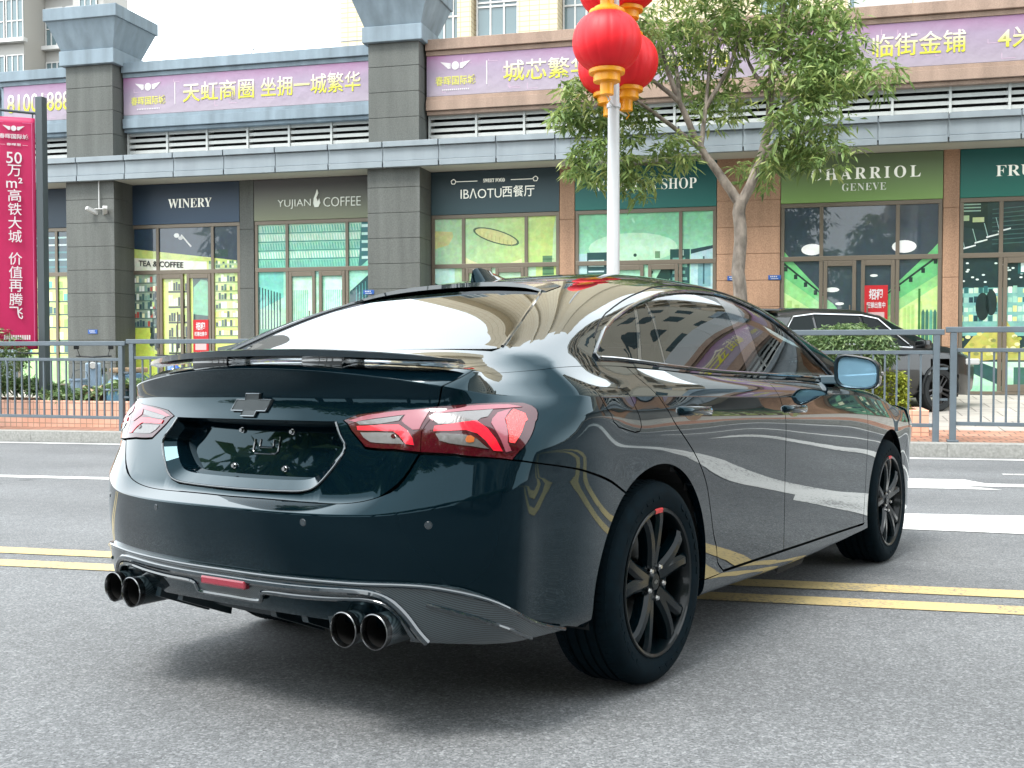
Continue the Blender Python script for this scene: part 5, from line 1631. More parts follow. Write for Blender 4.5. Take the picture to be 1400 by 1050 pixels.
# symmetric extension at both ends so the surface crosses x=0 smoothly
def _ext():
    E=[NET[:,2:0:-1]*np.array([-1,1,1]),NET,NET[:,-2:-4:-1]*np.array([-1,1,1])]
    S=np.concatenate([-SJ[2:0:-1],SJ,2*SMAX-SJ[-2:-4:-1]])
    return S,np.concatenate(E,1)
_S,_E=_ext()
row=nat_spline(_S,np.transpose(_E,(1,0,2)))   # s -> (11,3)
KN=np.arange(11.)
def _basis(knots):
    """matrix-valued natural spline: weights of each sample"""
    return nat_spline(knots,np.eye(len(knots)))
_bs=_basis(KN[:9]);_b1=_basis(KN[:5]);_KW=np.array([0,.226,.292,.392]);_b2=_basis(_KW);_b3=_basis(KN[8:11])
def S(s,k):
    """lower body: s wraps rear centre -> side -> front, k level 0..10"""
    s=np.atleast_1d(np.asarray(s,float));k=np.atleast_1d(np.asarray(k,float))
    R=row(s)                                 # n,11,3
    n=len(s);Wt=np.zeros((n,11))
    sm=np.zeros((n,11));cr=np.zeros((n,11))
    kk=np.clip(k,0,8);sm[:,:9]=_bs(kk)
    lo=k<=4
    a=np.zeros((n,11));a[:,:5]=_b1(np.clip(k,0,4));b=np.zeros((n,11))
    t45=np.clip(k-4,0,1);b[:,5:9]=_b2(np.interp(k,[5,6,7,8],_KW))
    m45=k<5;b[m45]=0;b[m45,4]=1-t45[m45];b[m45,5]=t45[m45]
    cr=np.where(lo[:,None],a,b)
    y=R[:,4,1]
    w=(1-sstep(-.80,-.42,y))[:,None]
    Wt=w*cr+(1-w)*sm
    hi=k>8
    c=np.zeros((n,11));c[:,8:11]=_b3(np.clip(k,8,10))
    Wt=np.where(hi[:,None],c,Wt)
    return np.einsum('nk,nkc->nc',Wt,R)
# ---------------- upper body: deck, greenhouse, roof, bonnet
zc=sp((-.86,1.070),(-.7,1.085),(-.55,1.120),(-.40,1.178),(-.2,1.262),(0,1.334),(.2,1.390),(.4,1.428),(.65,1.456),(.95,1.468),(1.25,1.466),(1.5,1.450),(1.75,1.410),(2.0,1.340),(2.25,1.246),(2.5,1.136),(2.68,1.052),(2.85,1.005),(3.1,.957),(3.35,.895),(3.52,.835),(3.665,.775))
_ss=np.linspace(0,SMAX,1500);_r10=row(_ss)[:,10]
def edge10(y):
    """x,z of the belt curve at a given y (side branch)"""
    m=(_r10[:,0]>0.68)|((_ss>1.5))
    i0=np.argmax(_r10[:,0]>.69)
    yy=_r10[i0:,1];xx=_r10[i0:,0];z=_r10[i0:,2]
    return np.interp(y,yy,xx),np.interp(y,yy,z)
def usec(y):
    """section curves of the upper body at each y: x, z, normalised length"""
    y = np.atleast_1d(np.asarray(y, float))
    xb, zb = edge10(y)
    h = zc(y) - zb
    n, m_ = 6.0, 3.4
    tall = sstep(.0, .22, h)
    lean = .205 * sstep(.04, .36, h)
    nn = 1.0 + (n - 1.0) * sstep(.02, .26, h)
    mm = 2.2 + (m_ - 2.2) * tall + 1.2 * sstep(.03, .12, h) * (1 - sstep(.15, .36, h))
    ph = np.linspace(0, np.pi / 2, 161)
    c = np.clip(np.cos(ph), 0, 1); sn = np.sin(ph)
    ze = sn[None, :] ** (2 / nn[:, None])
    X = xb[:, None] * c[None, :] ** (2 / mm[:, None]) * (1 - lean[:, None] * ze)
    Z = zb[:, None] + h[:, None] * ze
    L = np.concatenate([np.zeros((len(y), 1)), np.cumsum(np.hypot(np.diff(X, axis=1), np.diff(Z, axis=1)), 1)], 1)
    return X, Z, L / L[:, -1:]
def rowinterp(q, A, B):
    """per row: interpolate B over increasing A at q"""
    i = np.clip((A < q[:, None]).sum(1), 1, A.shape[1] - 1)
    r = np.arange(len(q))
    a0, a1 = A[r, i - 1], A[r, i]
    t = np.clip((q - a0) / np.where(np.abs(a1 - a0) < 1e-12, 1e-12, a1 - a0), 0, 1)
    return B[r, i - 1] + (B[r, i] - B[r, i - 1]) * t
def U(y, a):
    y = np.atleast_1d(np.asarray(y, float)); a = np.atleast_1d(np.asarray(a, float))
    X, Z, L = usec(y)
    return np.stack([rowinterp(a, L, X), y, rowinterp(a, L, Z)], 1)
def a_from_z(y, z):
    y = np.atleast_1d(np.asarray(y, float))
    X, Z, L = usec(y)
    return rowinterp(np.atleast_1d(np.asarray(z, float)), Z, L)
def a_from_x(y, x):
    y = np.atleast_1d(np.asarray(y, float))
    X, Z, L = usec(y)
    return rowinterp(-np.atleast_1d(np.asarray(x, float)), -X, L)

def sk_from_yz(y, z):
    """side of the lower body: (y, z) -> (s, k)"""
    y = np.atleast_1d(np.asarray(y, float)); z = np.atleast_1d(np.asarray(z, float))
    s = np.interp(y, NET[5, 4:-3, 1], SJ[4:-3]); k = np.interp(z, [.2, .23, .29, .46, .62, .74, .85, .90, .94, .985, 1.03], np.arange(11.))
    for _ in range(14):
        p = S(s, k); e1, e2 = y - p[:, 1], z - p[:, 2]
        a = (S(s + 1e-3, k) - p) / 1e-3; b = (S(s, np.clip(k + 1e-3, 0, 10)) - S(s, np.clip(k - 1e-3, 0, 10))) / (np.clip(k + 1e-3, 0, 10) - np.clip(k - 1e-3, 0, 10))[:, None]
        det = a[:, 1] * b[:, 2] - a[:, 2] * b[:, 1]
        ds = (e1 * b[:, 2] - e2 * b[:, 1]) / det; dk = (a[:, 1] * e2 - a[:, 2] * e1) / det
        s = s + np.clip(ds, -.1, .1); k = np.clip(k + np.clip(dk, -.5, .5), 0, 10)
    return s, k
def sk_from_xz(x, z):
    """rear face: (x, z) -> (s, k)"""
    x = np.atleast_1d(np.asarray(x, float)); z = np.atleast_1d(np.asarray(z, float))
    s = x.copy(); k = np.interp(z, [.25, .33, .45, .55, .64, .68, .895, .955, 1.045], np.arange(9.))
    for _ in range(14):
        p = S(s, k); e1, e2 = x - p[:, 0], z - p[:, 2]
        a = (S(s + 1e-3, k) - p) / 1e-3; b = (S(s, k + 1e-3) - p) / 1e-3
        det = a[:, 0] * b[:, 2] - a[:, 2] * b[:, 0]
        s = s + np.clip((e1 * b[:, 2] - e2 * b[:, 0]) / det, -.1, .1); k = np.clip(k + np.clip((a[:, 0] * e2 - a[:, 2] * e1) / det, -.5, .5), 0, 10)
    return s, k
KS, AS = .095, .92          # metres per unit of k and of a, for the parameter planes
def normals(f, p):
    e = 2.5e-3
    d1 = f(p + [e, 0]) - f(p - [e, 0]); d2 = f(p + [0, e]) - f(p - [0, e])
    n = np.cross(d1, d2)
    return n / (np.linalg.norm(n, axis=1, keepdims=True) + 1e-12)
def fS(p): return S(p[:, 0], np.clip(p[:, 1] / KS, 0, 10))
def fU(p): return U(p[:, 0], np.clip(p[:, 1] / AS, 0, 1))
_se = np.linspace(.70, SJ[12], 260)
_ye = S(_se, np.full(260, 10.0))[:, 1]
def edge_n(y):
    """shared normal along the belt so quarter, boot and pillar blend"""
    s = np.interp(y, _ye, _se)
    nS = normals(fS, np.stack([s, np.full(len(s), 9.6 * KS)], 1)); nU = normals(fU, np.stack([y, np.full(len(y), .10 * AS)], 1))
    nS *= np.sign(nS[:, 2:]); nU *= np.sign(nU[:, 2:])
    n = nS + nU
    return n / np.linalg.norm(n, axis=1, keepdims=True)
def dom_S(p):
    q, n = fS(p), normals(fS, p)
    ref = np.stack([q[:, 0] * 1.2, (q[:, 1] - 1.2) * .35, np.full(len(q), .05)], 1)
    flip = np.sign((n * ref).sum(1)); flip[flip == 0] = 1
    n = n * flip[:, None]
    k = p[:, 1] / KS
    m = (k > 9.0) & (q[:, 1] > -.74) & (q[:, 1] < .0) & (p[:, 0] > .70)
    if m.any():
        t = sstep(9.0, 10, k[m])[:, None]
        n[m] = n[m] * (1 - t) + edge_n(q[m, 1]) * t
        n[m] /= np.linalg.norm(n[m], axis=1, keepdims=True)
    return q, n
def dom_U(p):
    q, n = fU(p), normals(fU, p)
    n = n * np.where(n[:, 2] + n[:, 0] * .8 >= 0, 1, -1)[:, None]
    a = p[:, 1] / AS
    m = (a < .16) & (q[:, 1] > -.74) & (q[:, 1] < .0)
    if m.any():
        t = (1 - sstep(0, .16, a[m]))[:, None]
        n[m] = n[m] * (1 - t) + edge_n(q[m, 1]) * t
        n[m] /= np.linalg.norm(n[m], axis=1, keepdims=True)
    c = a > .985                                             # clean crown at the centre line
    if c.any():
        n[c, 0] = 0; n[c] /= np.linalg.norm(n[c], axis=1, keepdims=True)
    return q, n
def inside(P, poly):
    x, y = P[:, 0], P[:, 1]; r = np.zeros(len(P), bool)
    px, py = poly[:, 0], poly[:, 1]; j = len(poly) - 1
    for i in range(len(poly)):
        c = ((py[i] > y) != (py[j] > y)) & (x < (px[j] - px[i]) * (y - py[i]) / (py[j] - py[i] + 1e-15) + px[i])
        r ^= c; j = i
    return r
def dedupe(poly):
    return poly[np.linalg.norm(poly - np.roll(poly, 1, 0), axis=1) > 2e-4]
def inset(poly, d):
    """move a closed outline inwards by d"""
    A = .5 * np.sum(poly[:, 0] * np.roll(poly[:, 1], -1) - np.roll(poly[:, 0], -1) * poly[:, 1])
    sg = 1 if A > 0 else -1
    e = np.roll(poly, -1, 0) - poly; e /= np.linalg.norm(e, axis=1, keepdims=True) + 1e-12
    nrm_ = np.stack([-e[:, 1], e[:, 0]], 1) * sg
    a = nrm_ + np.roll(nrm_, 1, 0); l_ = np.linalg.norm(a, axis=1, keepdims=True); a /= np.maximum(l_, .5)
    c = np.clip((a * nrm_).sum(1, keepdims=True), .5, 1)
    return poly + a * d / c
def resample(poly, step, fixed=None):
    out = []
    for a, b in zip(poly, np.roll(poly, -1, 0)):
        n = max(1, int(np.ceil(np.linalg.norm(b - a) / step)))
        out += [a + (b - a) * i / n for i in range(n)]
    return np.array(out)
def smooth_pts(pts, n=6):
    """Catmull-Rom through an open list of points"""
    p = np.array(pts, float); p = np.vstack([2 * p[0] - p[1], p, 2 * p[-1] - p[-2]]); out = []
    for i in range(1, len(p) - 2):
        for t in np.arange(n) / n:
            out.append(.5 * (2 * p[i] + (p[i + 1] - p[i - 1]) * t + (2 * p[i - 1] - 5 * p[i] + 4 * p[i + 1] - p[i + 2]) * t * t + (3 * p[i] - p[i - 1] - 3 * p[i + 1] + p[i + 2]) * t ** 3))
    return np.array(out + [p[-2]])
def patch(dom, outline, holes=(), step=.022, gap=.0025, depth=.014, off=0.0, sym=False, hole_gap=None):
    """a body panel: fills an outline in the parameter plane; returns verts, faces, normals (right side)"""
    outline = dedupe(np.array(outline, float))
    loops = [resample(inset(outline, gap) if gap else outline, step)]
    for h in holes:
        h = dedupe(np.array(h, float))
        loops.append(resample(inset(h, -(gap if hole_gap is None else hole_gap)), step))
    pts, edges = [], []
    for L in loops:
        n0 = len(pts); pts += [tuple(q) for q in L]
        edges += [(n0 + i, n0 + (i + 1) % len(L)) for i in range(len(L))]
    B = np.array(pts)
    lo, hi = loops[0].min(0), loops[0].max(0)
    gx, gy = np.arange(lo[0], hi[0], step), np.arange(lo[1], hi[1], step)
    G = np.stack(np.meshgrid(gx, gy, indexing='ij'), -1).reshape(-1, 2)
    if len(G):
        G = G[inside(G, loops[0])]
        for L in loops[1:]:
            if len(G): G = G[~inside(G, L)]
    crease = []
    if dom is dom_S and off == 0 and hi[0] - lo[0] > .3:
        for kc in (3.93, 4.0, 4.07, 7.94, 8.0, 8.06):
            if lo[1] < kc * KS < hi[1]:
                row_ = np.stack([np.arange(lo[0], hi[0], step * .6), np.full(len(np.arange(lo[0], hi[0], step * .6)), kc * KS)], 1)
                ok_ = inside(row_, loops[0])
                for L in loops[1:]: ok_ &= ~inside(row_, L)
                for b_ in B: ok_ &= ((row_ - b_) ** 2).sum(1) > (.25 * step) ** 2
                crease.append(row_[ok_])
        for c_ in crease:
            if len(c_) and len(G): G = G[np.abs(G[:, 1] - c_[0, 1]) > .30 * step]
    if len(G):
        d = np.full(len(G), 9.0)
        for i in range(0, len(B)):
            d = np.minimum(d, (G[:, 0] - B[i, 0]) ** 2 + (G[:, 1] - B[i, 1]) ** 2)
        G = G[d > (.55 * step) ** 2]
    allp = [Vector((float(a), float(b))) for a, b in list(map(tuple, B)) + list(map(tuple, G))]
    for c_ in crease:
        n0 = len(allp); allp += [Vector((float(a), float(b))) for a, b in c_]
        edges += [(n0 + i, n0 + i + 1) for i in range(len(c_) - 1) if c_[i + 1, 0] - c_[i, 0] < step * .7]
    v, e, f, ov, oe, of = delaunay_2d_cdt(allp, edges, [], 0, 1e-6)
    V = np.array([(q.x, q.y) for q in v]); F = np.array([list(t) for t in f])
    C = V[F].mean(1)
    ok = inside(C, loops[0])
    for L in loops[1:]: ok &= ~inside(C, L)
    F = F[ok]
    P, N = dom(V)
    P = P + N * off
    # winding to agree with the normals
    fn = np.cross(P[F[:, 1]] - P[F[:, 0]], P[F[:, 2]] - P[F[:, 0]])
    bad = (fn * N[F].mean(1)).sum(1) < 0
    F[bad] = F[bad][:, ::-1]
    if depth:                                               # folded edges
        cnt = {}
        for t in F:
            for a, b in ((t[0], t[1]), (t[1], t[2]), (t[2], t[0])): cnt[(a, b)] = 1
        bd = [(a, b) for a, b in cnt if (b, a) not in cnt]
        if sym: bd = [(a, b) for a, b in bd if not (abs(P[a, 0]) < .004 and abs(P[b, 0]) < .004)]
        n0 = len(P); XP, XN, XF = [], [], []
        for a, b in bd:
            q = [P[a], P[b], P[b] - N[b] * depth, P[a] - N[a] * depth]
            fnn = np.cross(q[2] - q[0], q[1] - q[0]); fnn = fnn / (np.linalg.norm(fnn) + 1e-12)
            i = n0 + len(XP); XP += q; XN += [fnn] * 4; XF.append((i, i + 3, i + 2)); XF.append((i, i + 2, i + 1))
        if XP:
            P = np.vstack([P, XP]); N = np.vstack([N, XN]); F = np.vstack([F, XF])
    return P, F, N
def mirror(pfn):
    P, F, N = pfn
    return P * [-1, 1, 1], F[:, ::-1], N * [-1, 1, 1]
def join(*items):
    P, F, N, k = [], [], [], 0
    for p, f, n in items:
        P.append(p); F.append(f + k); N.append(n); k += len(p)
    return np.vstack(P), np.vstack(F), np.vstack(N)
def panel(name, pfn, material, parent, label=None):
    P, F, N = pfn
    me = bpy.data.meshes.new(name)
    me.from_pydata(P.tolist(), [], F.tolist())
    for p in me.polygons: p.use_smooth = True
    me.materials.append(material)
    me.normals_split_custom_set_from_vertices(N.tolist())
    o = bpy.data.objects.new(name, me)
    COL.objects.link(o)
    o.parent = parent
    if label: o['label'] = label
    return o

# ---- materials of the sedan
def paint(name, base):
    """solid black under clear lacquer: reflection grows towards grazing angles"""
    m, n, l, b = node_mat(name)
    b.inputs['Base Color'].default_value = (*base, 1)
    b.inputs['Roughness'].default_value = .5
    b.inputs['Specular IOR Level'].default_value = .0
    gl = n.new('ShaderNodeBsdfGlossy'); gl.inputs['Roughness'].default_value = .012; gl.inputs[0].default_value = (.96, .99, 1, 1)
    lw = n.new('ShaderNodeLayerWeight'); lw.inputs[0].default_value = .5
    fr = n.new('ShaderNodeValToRGB')                         # lacquer reflectance against viewing angle
    e = fr.color_ramp.elements
    e[0].position, e[0].color = 0, (.016, .016, .016, 1)
    e[1].position, e[1].color = 1, (1, 1, 1, 1)
    for p_, v_ in ((.30, .024), (.42, .075), (.50, .15), (.58, .21), (.66, .27), (.80, .46), (.90, .70)):
        k = e.new(p_); k.color = (v_, v_, v_, 1)
    mx = n.new('ShaderNodeMixShader')
    rc = n.new('ShaderNodeValToRGB')                         # teal cast of the shadows painted into head-on reflections, clear at grazing angles
    rc.color_ramp.elements[0].position, rc.color_ramp.elements[0].color = .25, (.50, .80, .92, 1)
    rc.color_ramp.elements[1].position, rc.color_ramp.elements[1].color = .58, (.96, .99, 1, 1)
    l.new(lw.outputs['Facing'], rc.inputs[0]); l.new(rc.outputs[0], gl.inputs[0])
    l.new(lw.outputs['Facing'], fr.inputs[0]); l.new(fr.outputs[0], mx.inputs[0])
    l.new(b.outputs[0], mx.inputs[1]); l.new(gl.outputs[0], mx.inputs[2])
    l.new(mx.outputs[0], n['Material Output'].inputs['Surface'])
    return m
M_PAINT = paint('black car paint', (.0010, .0046, .0076))
M_TRIM = mat('gloss black trim', (.002, .010, .016), .12, coat=1, coat_ior=1.7)
M_SATIN = mat('satin dark plastic', (.003, .011, .016), .42)
M_SHELL = mat('unlit cavity black', (.003, .004, .005), .9)
def glass(name, tint, ior):
    m, n, l, b = node_mat(name)
    n.remove(b)
    tr = n.new('ShaderNodeBsdfTransparent'); tr.inputs[0].default_value = (*tint, 1)
    gl = n.new('ShaderNodeBsdfGlossy'); gl.inputs['Roughness'].default_value = .0; gl.inputs[0].default_value = (.95, .98, 1, 1)
    fr = n.new('ShaderNodeFresnel'); fr.inputs[0].default_value = ior
    mx = n.new('ShaderNodeMixShader')
    l.new(fr.outputs[0], mx.inputs[0]); l.new(tr.outputs[0], mx.inputs[1]); l.new(gl.outputs[0], mx.inputs[2])
    l.new(mx.outputs[0], n['Material Output'].inputs['Surface'])
    return m
M_GLASS = glass('privacy glass', (.13, .20, .21), 1.72)
M_GLASSF = glass('front side glass', (.38, .52, .53), 1.65)
M_GLASSR = glass('rear screen glass', (.10, .13, .14), 2.3)
def carbon():
    m, n, l, b = node_mat('carbon weave')
    tc = n.new('ShaderNodeTexCoord'); mp = n.new('ShaderNodeMapping'); mp.inputs['Rotation'].default_value = (.6, .75, .785)
    wv = n.new('ShaderNodeTexWave'); wv.inputs['Scale'].default_value = 55; wv.inputs['Distortion'].default_value = .3; wv.bands_direction = 'X'
    w2 = n.new('ShaderNodeTexWave'); w2.inputs['Scale'].default_value = 95; w2.bands_direction = 'Y'
    l.new(tc.outputs['Object'], mp.inputs[0]); l.new(mp.outputs[0], wv.inputs['Vector']); l.new(mp.outputs[0], w2.inputs['Vector'])
    r = n.new('ShaderNodeValToRGB')
    r.color_ramp.elements[0].position, r.color_ramp.elements[0].color = .35, (.003, .009, .013, 1)
    r.color_ramp.elements[1].position, r.color_ramp.elements[1].color = .65, (.040, .060, .070, 1)
    mu = n.new('ShaderNodeMath'); mu.operation = 'MULTIPLY_ADD'; mu.inputs[1].default_value = .25; mu.inputs[2].default_value = 0
    ad = n.new('ShaderNodeMath'); ad.operation = 'ADD'
    l.new(w2.outputs['Fac'], mu.inputs[0]); l.new(wv.outputs['Fac'], ad.inputs[0]); l.new(mu.outputs[0], ad.inputs[1])
    l.new(ad.outputs[0], r.inputs[0]); l.new(r.outputs[0], b.inputs['Base Color'])
    b.inputs['Roughness'].default_value = .3; b.inputs['Coat Weight'].default_value = 1; b.inputs['Coat Roughness'].default_value = .05
    return m
M_CARB = carbon()
M_LENS = mat('dark red lamp lens', (.060, .002, .008), .12, coat=1, coat_ior=1.5, spec=.2)
M_LRED = mat('bright red light guide', (.50, .006, .022), .15, coat=1, coat_ior=1.5, emit=.12)
M_LPINK = mat('pale pink reflector', (.33, .085, .115), .2, coat=.6, spec=.5)
M_LCLR = mat('clear lamp reflector', (.22, .21, .21), .26, .6, coat=.5, bump=.10, bscale=45, stretch=(4, 1, 1))
M_LORG = mat('red corner reflector', (.72, .03, .03), .2, coat=1, bump=.5, bscale=220, emit=.08)
M_AMB = mat('amber bulb', (.5, .12, .02), .2, coat=1)

car = thing('parked_sedan', 'glossy black four door sedan with rear wing and red tail lamps parked across the road', 'car')
car.matrix_world = CAR_M

# ---- outlines in the parameter planes
def SKP(pts): return np.array([(s, k * KS) for s, k in pts])
def YZ(pts):
    p = np.array(pts, float); s, k = sk_from_yz(p[:, 0], p[:, 1]); return np.stack([s, k * KS], 1)
def XZ(pts):
    p = np.array(pts, float); s, k = sk_from_xz(p[:, 0], p[:, 1]); return np.stack([s, k * KS], 1)
def UYZ(pts):
    p = np.array(pts, float); return np.stack([p[:, 0], a_from_z(p[:, 0], p[:, 1]) * AS], 1)
def UYX(pts):
    """(x, y) plan points on the upper body"""
    p = np.array(pts, float); return np.stack([p[:, 1], a_from_x(p[:, 1], p[:, 0]) * AS], 1)
def cat(*a): return np.vstack(a)
def arch_pts(cy, t0, t1, n=26, r=.392):
    return [(cy + r * math.cos(t), .338 + r * math.sin(t)) for t in np.linspace(t0, t1, n)]
LT = SKP([(0.378, 6.065), (0.425, 6.355), (0.52, 6.55), (0.597, 6.661), (0.667, 7.003), (0.731, 7.148), (0.808, 7.263), (0.952, 7.425), (0.976, 7.25), (0.988, 7.034), (0.99, 6.752), (0.985, 6.303), (0.97, 5.879), (0.933, 5.207), (0.898, 4.814), (0.826, 5.078), (0.749, 5.261), (0.663, 5.38), (0.579, 5.514), (0.474, 5.631), (0.442, 5.759), (0.411, 5.884)])
LIN = np.vstack([LT[:5], SKP([(0.67, 5.936), (0.654, 5.693)]), LT[17:]])                   # inner lamp, on the boot lid
LOUT = np.vstack([LT[4:18], SKP([(0.654, 5.693), (0.67, 5.936)])])                         # outer lamp
# boot lid
TB = np.vstack([SKP([(0, 4.851)]), smooth_pts(SKP([(.12, 4.851)]+[(0.265, 4.851), (0.496, 4.908), (0.569, 4.984), (0.624, 5.109)]+[(0.663, 5.38)]), 3)])
TS = SKP([(0.667, 7.003), (0.672, 7.611), (0.68, 8.122), (.697, 9.2), (.705, 10)])
REC_R = XZ([(.352, .893), (.375, .858), (.404, .822), (.395, .795), (.372, .760), (.338, .722), (.312, .704), (.27, .693), (.19, .690), (.1, .6885), (0.0, .688)])
REC = np.vstack([REC_R, SKP([(0, 6.0)])])
def halves(pf): return join(pf, mirror(pf))
lid_poly = np.vstack([TB, SKP([(0.654, 5.693), (0.67, 5.936)]), TS, SKP([(.53, 10), (.25, 10), (0, 10)]), SKP([(0, 6.0)]), REC_R])
def center_fix(poly, g):
    poly = dedupe(poly)
    q = inset(poly, g); m = np.abs(poly[:, 0]) < 1e-9; q[m, 0] = 0.0
    return q
lidS = patch(dom_S, center_fix(lid_poly, .003), [LIN], gap=0, hole_gap=.002, sym=True, depth=.03)
deck_edge = UYX([(x, float(np.interp(x, NET[10, :5, 0], NET[10, :5, 1]))) for x in (0, .1, .2, .3, .4, .5, .6, .66, .685)])
deck_gap = np.array([(-.70, .004), (-.66, .018), (-.612, .047), (-.56, .12), (-.535, .20), (-.545, .30), (-.56, .45), (-.572, .7), (-.576, 1.0)]) * [1, AS]
deck_poly = np.vstack([deck_edge, smooth_pts(deck_gap, 4)])
lidU = patch(dom_U, deck_poly, gap=0, sym=True, depth=.012)
panel('boot_lid', join(halves(lidS), halves(lidU)), M_PAINT, car)
# plate recess: walls and back panel
ring, nr = dom_S(np.vstack([resample(REC_R, .012)[:int(np.argmin(np.linalg.norm(resample(REC_R, .012) - REC_R[-1], axis=1)))], REC_R[-1:]]))
top_w = np.stack([np.linspace(0, .352, 18), np.zeros(18), np.full(18, .8935)], 1)
q_, _ = dom_S(XZ([(max(x, 1e-4), .8935) for x in top_w[:, 0]]))
ring = np.vstack([smooth_pts(ring[::3], 3)[:-1], ring[-1:]])
loop = np.vstack([q_, ring[1:]])
cz = .80
mid = loop.copy()                                            # inner edge of the bevelled moulding
lowf = sstep(.885, .86, mid[:, 2]) if False else (1 - sstep(.86, .888, mid[:, 2]))
mid[:, 0] *= 1 - .085 * lowf
mid[:, 2] = mid[:, 2] + lowf * np.where(mid[:, 2] < cz, (cz - mid[:, 2]) * .27, 0)
mid[:, 1] += .004 + .024 * lowf
back = mid.copy()
back[:, 0] *= .975
back[:, 2] = cz + (back[:, 2] - cz) * .96
back[:, 1] = -.902 + (back[:, 2] - .79) * .28
sym_ = lambda a: np.vstack([a, (a * [-1, 1, 1])[::-1][1:-1]])
full, fullb, fullm = sym_(loop), sym_(back), sym_(mid)
mb = MB(); n_ = len(full)
mb.add(list(fullm) + list(fullb), [(i, (i + 1) % n_, n_ + (i + 1) % n_, n_ + i) for i in range(n_)])
rec_o = mb.build('plate_recess', M_PAINT, car, smooth=True, angle=50)
mb = MB(); mb.add(list(full) + list(fullm), [(i, (i + 1) % n_, n_ + (i + 1) % n_, n_ + i) for i in range(n_)])
mb.build('recess_bevel', M_PAINT, rec_o, smooth=True, angle=50)
ctr = np.array([0, -.902 + (cz - .79) * .28, cz])
P_ = np.vstack([fullb, [ctr]]); F_ = np.array([(i, (i + 1) % n_, n_) for i in range(n_)])
N_ = np.tile(np.array([0, -1, .28]) / 1.038, (n_ + 1, 1))
fn = np.cross(P_[F_[0, 1]] - P_[F_[0, 0]], P_[F_[0, 2]] - P_[F_[0, 0]])
if fn[1] > 0: F_ = F_[:, ::-1]
panel('plate_panel', (P_, F_, N_), M_PAINT, rec_o)
mb = MB()
def rec_pt(x, z, o=0.0): return (x, -.902 + (z - .79) * .28 - o, z)
for x, z in ((-.115, .745), (.112, .745), (-.112, .856), (.112, .856)):
    mb.lathe([(0, -.012), (.006, -.012), (.007, 0), (0, 0)], 12, 'y', rec_pt(x, z))
    mb.lathe([(.006, -.004), (.0095, -.004), (.0095, .004), (.006, .004)], 12, 'y', rec_pt(x, z), close=True)
mb.build('plate_screw', M_CHROME, rec_o, smooth=True)
mb = MB()
for s_ in (1.0, .55):
    mb.tube([rec_pt(-.055 * s_ + .01, .83, .002), rec_pt(-.055 * s_ + .01, .83 - .035 * s_, .002), rec_pt(-.045 * s_ + .01, .83 - .043 * s_, .002), rec_pt(.045 * s_ + .01, .83 - .043 * s_, .002), rec_pt(.055 * s_ + .01, .83 - .035 * s_, .002), rec_pt(.055 * s_ + .01, .83 + (.01 if s_ == 1 else 0), .002)], .0028, 6)
mb.build('pressing', M_TRIM, rec_o, smooth=True)
mb = MB()                                                   # bright-edged U moulding round the recess
pth = [tuple(p + np.array([0, -.002, 0])) for p in ring]
mb.tube(pth + [(-x, y, z) for x, y, z in pth[::-1][1:]], .0035, 8)
mb.build('recess_moulding', M_TRIM, car, smooth=True)
# emblem
mb = MB()
bt_ = [(-.084, -.020), (-.030, -.020), (-.034, -.036), (.026, -.036), (.030, -.020), (.068, -.020), (.086, .014), (.032, .014), (.036, .032), (-.024, .032), (-.028, .014), (-.066, .014)]
ez = .941
def emb_y(x, z): 
    s, k = sk_from_xz([abs(x) + 1e-4], [z]); return float(S(s, k)[0, 1])
top_ = [(x, emb_y(x, ez + z) - .007, ez + z) for x, z in bt_]; bot_ = [(x * 1.06, emb_y(x, ez + z) + .004, ez + z * 1.08) for x, z in bt_]
n_ = len(bt_)
mb.add(top_ + bot_, [tuple(range(n_))] + [(i, (i + 1) % n_, n_ + (i + 1) % n_, n_ + i) for i in range(n_)])
emb = mb.build('emblem', mat('satin black emblem', (.035, .045, .05), .35, .3), car)
mb = MB()
mb.tube([Vector(p) for p in top_ + top_[:1]], .0022, 6)
mb.build('emblem_rim', mat('grey chrome rim', (.30, .33, .35), .25, 1), emb)

# ---- rear bumper
ARC_L = arch_pts(0, math.pi + .22, 2.20, 20)                # lower rear of the arch up to the bumper seam
bump_poly = np.vstack([SKP([(0, 1.0), (.25, 1.0), (.5, 1.0), (.715, 1.0), (.87, 1.0), (1.0, 1.0)]), YZ([(-.52, .285)]), YZ(ARC_L), YZ([(-.33, .700), (-.45, .735), (-.58, .762)]), LT[14:18], TB[::-1]])
bumpS = patch(dom_S, center_fix(bump_poly, .0028), gap=0, sym=True, depth=.03)
panel('rear_bumper', halves(bumpS), M_PAINT, car)
for sgn in (1, -1):
    for x, z in ((.325, .613), (.70, .622)):
        s, k = sk_from_xz([x], [z]); p, nn_ = dom_S(np.array([[s[0], k[0] * KS]]))
        mb = MB(); mb.lathe([(0, .0015), (.0088, .0015), (.0095, 0), (.0112, 0), (.0112, -.01), (0, -.01)], 18)
        o = mb.build('parking_sensor', M_TRIM, car, smooth=True)
        d_ = Vector(nn_[0]) * 1.0
        d_.x *= sgn
        o.location = (p[0][0] * sgn, p[0][1], p[0][2]); o.rotation_euler = d_.to_track_quat('Z', 'Y').to_euler()
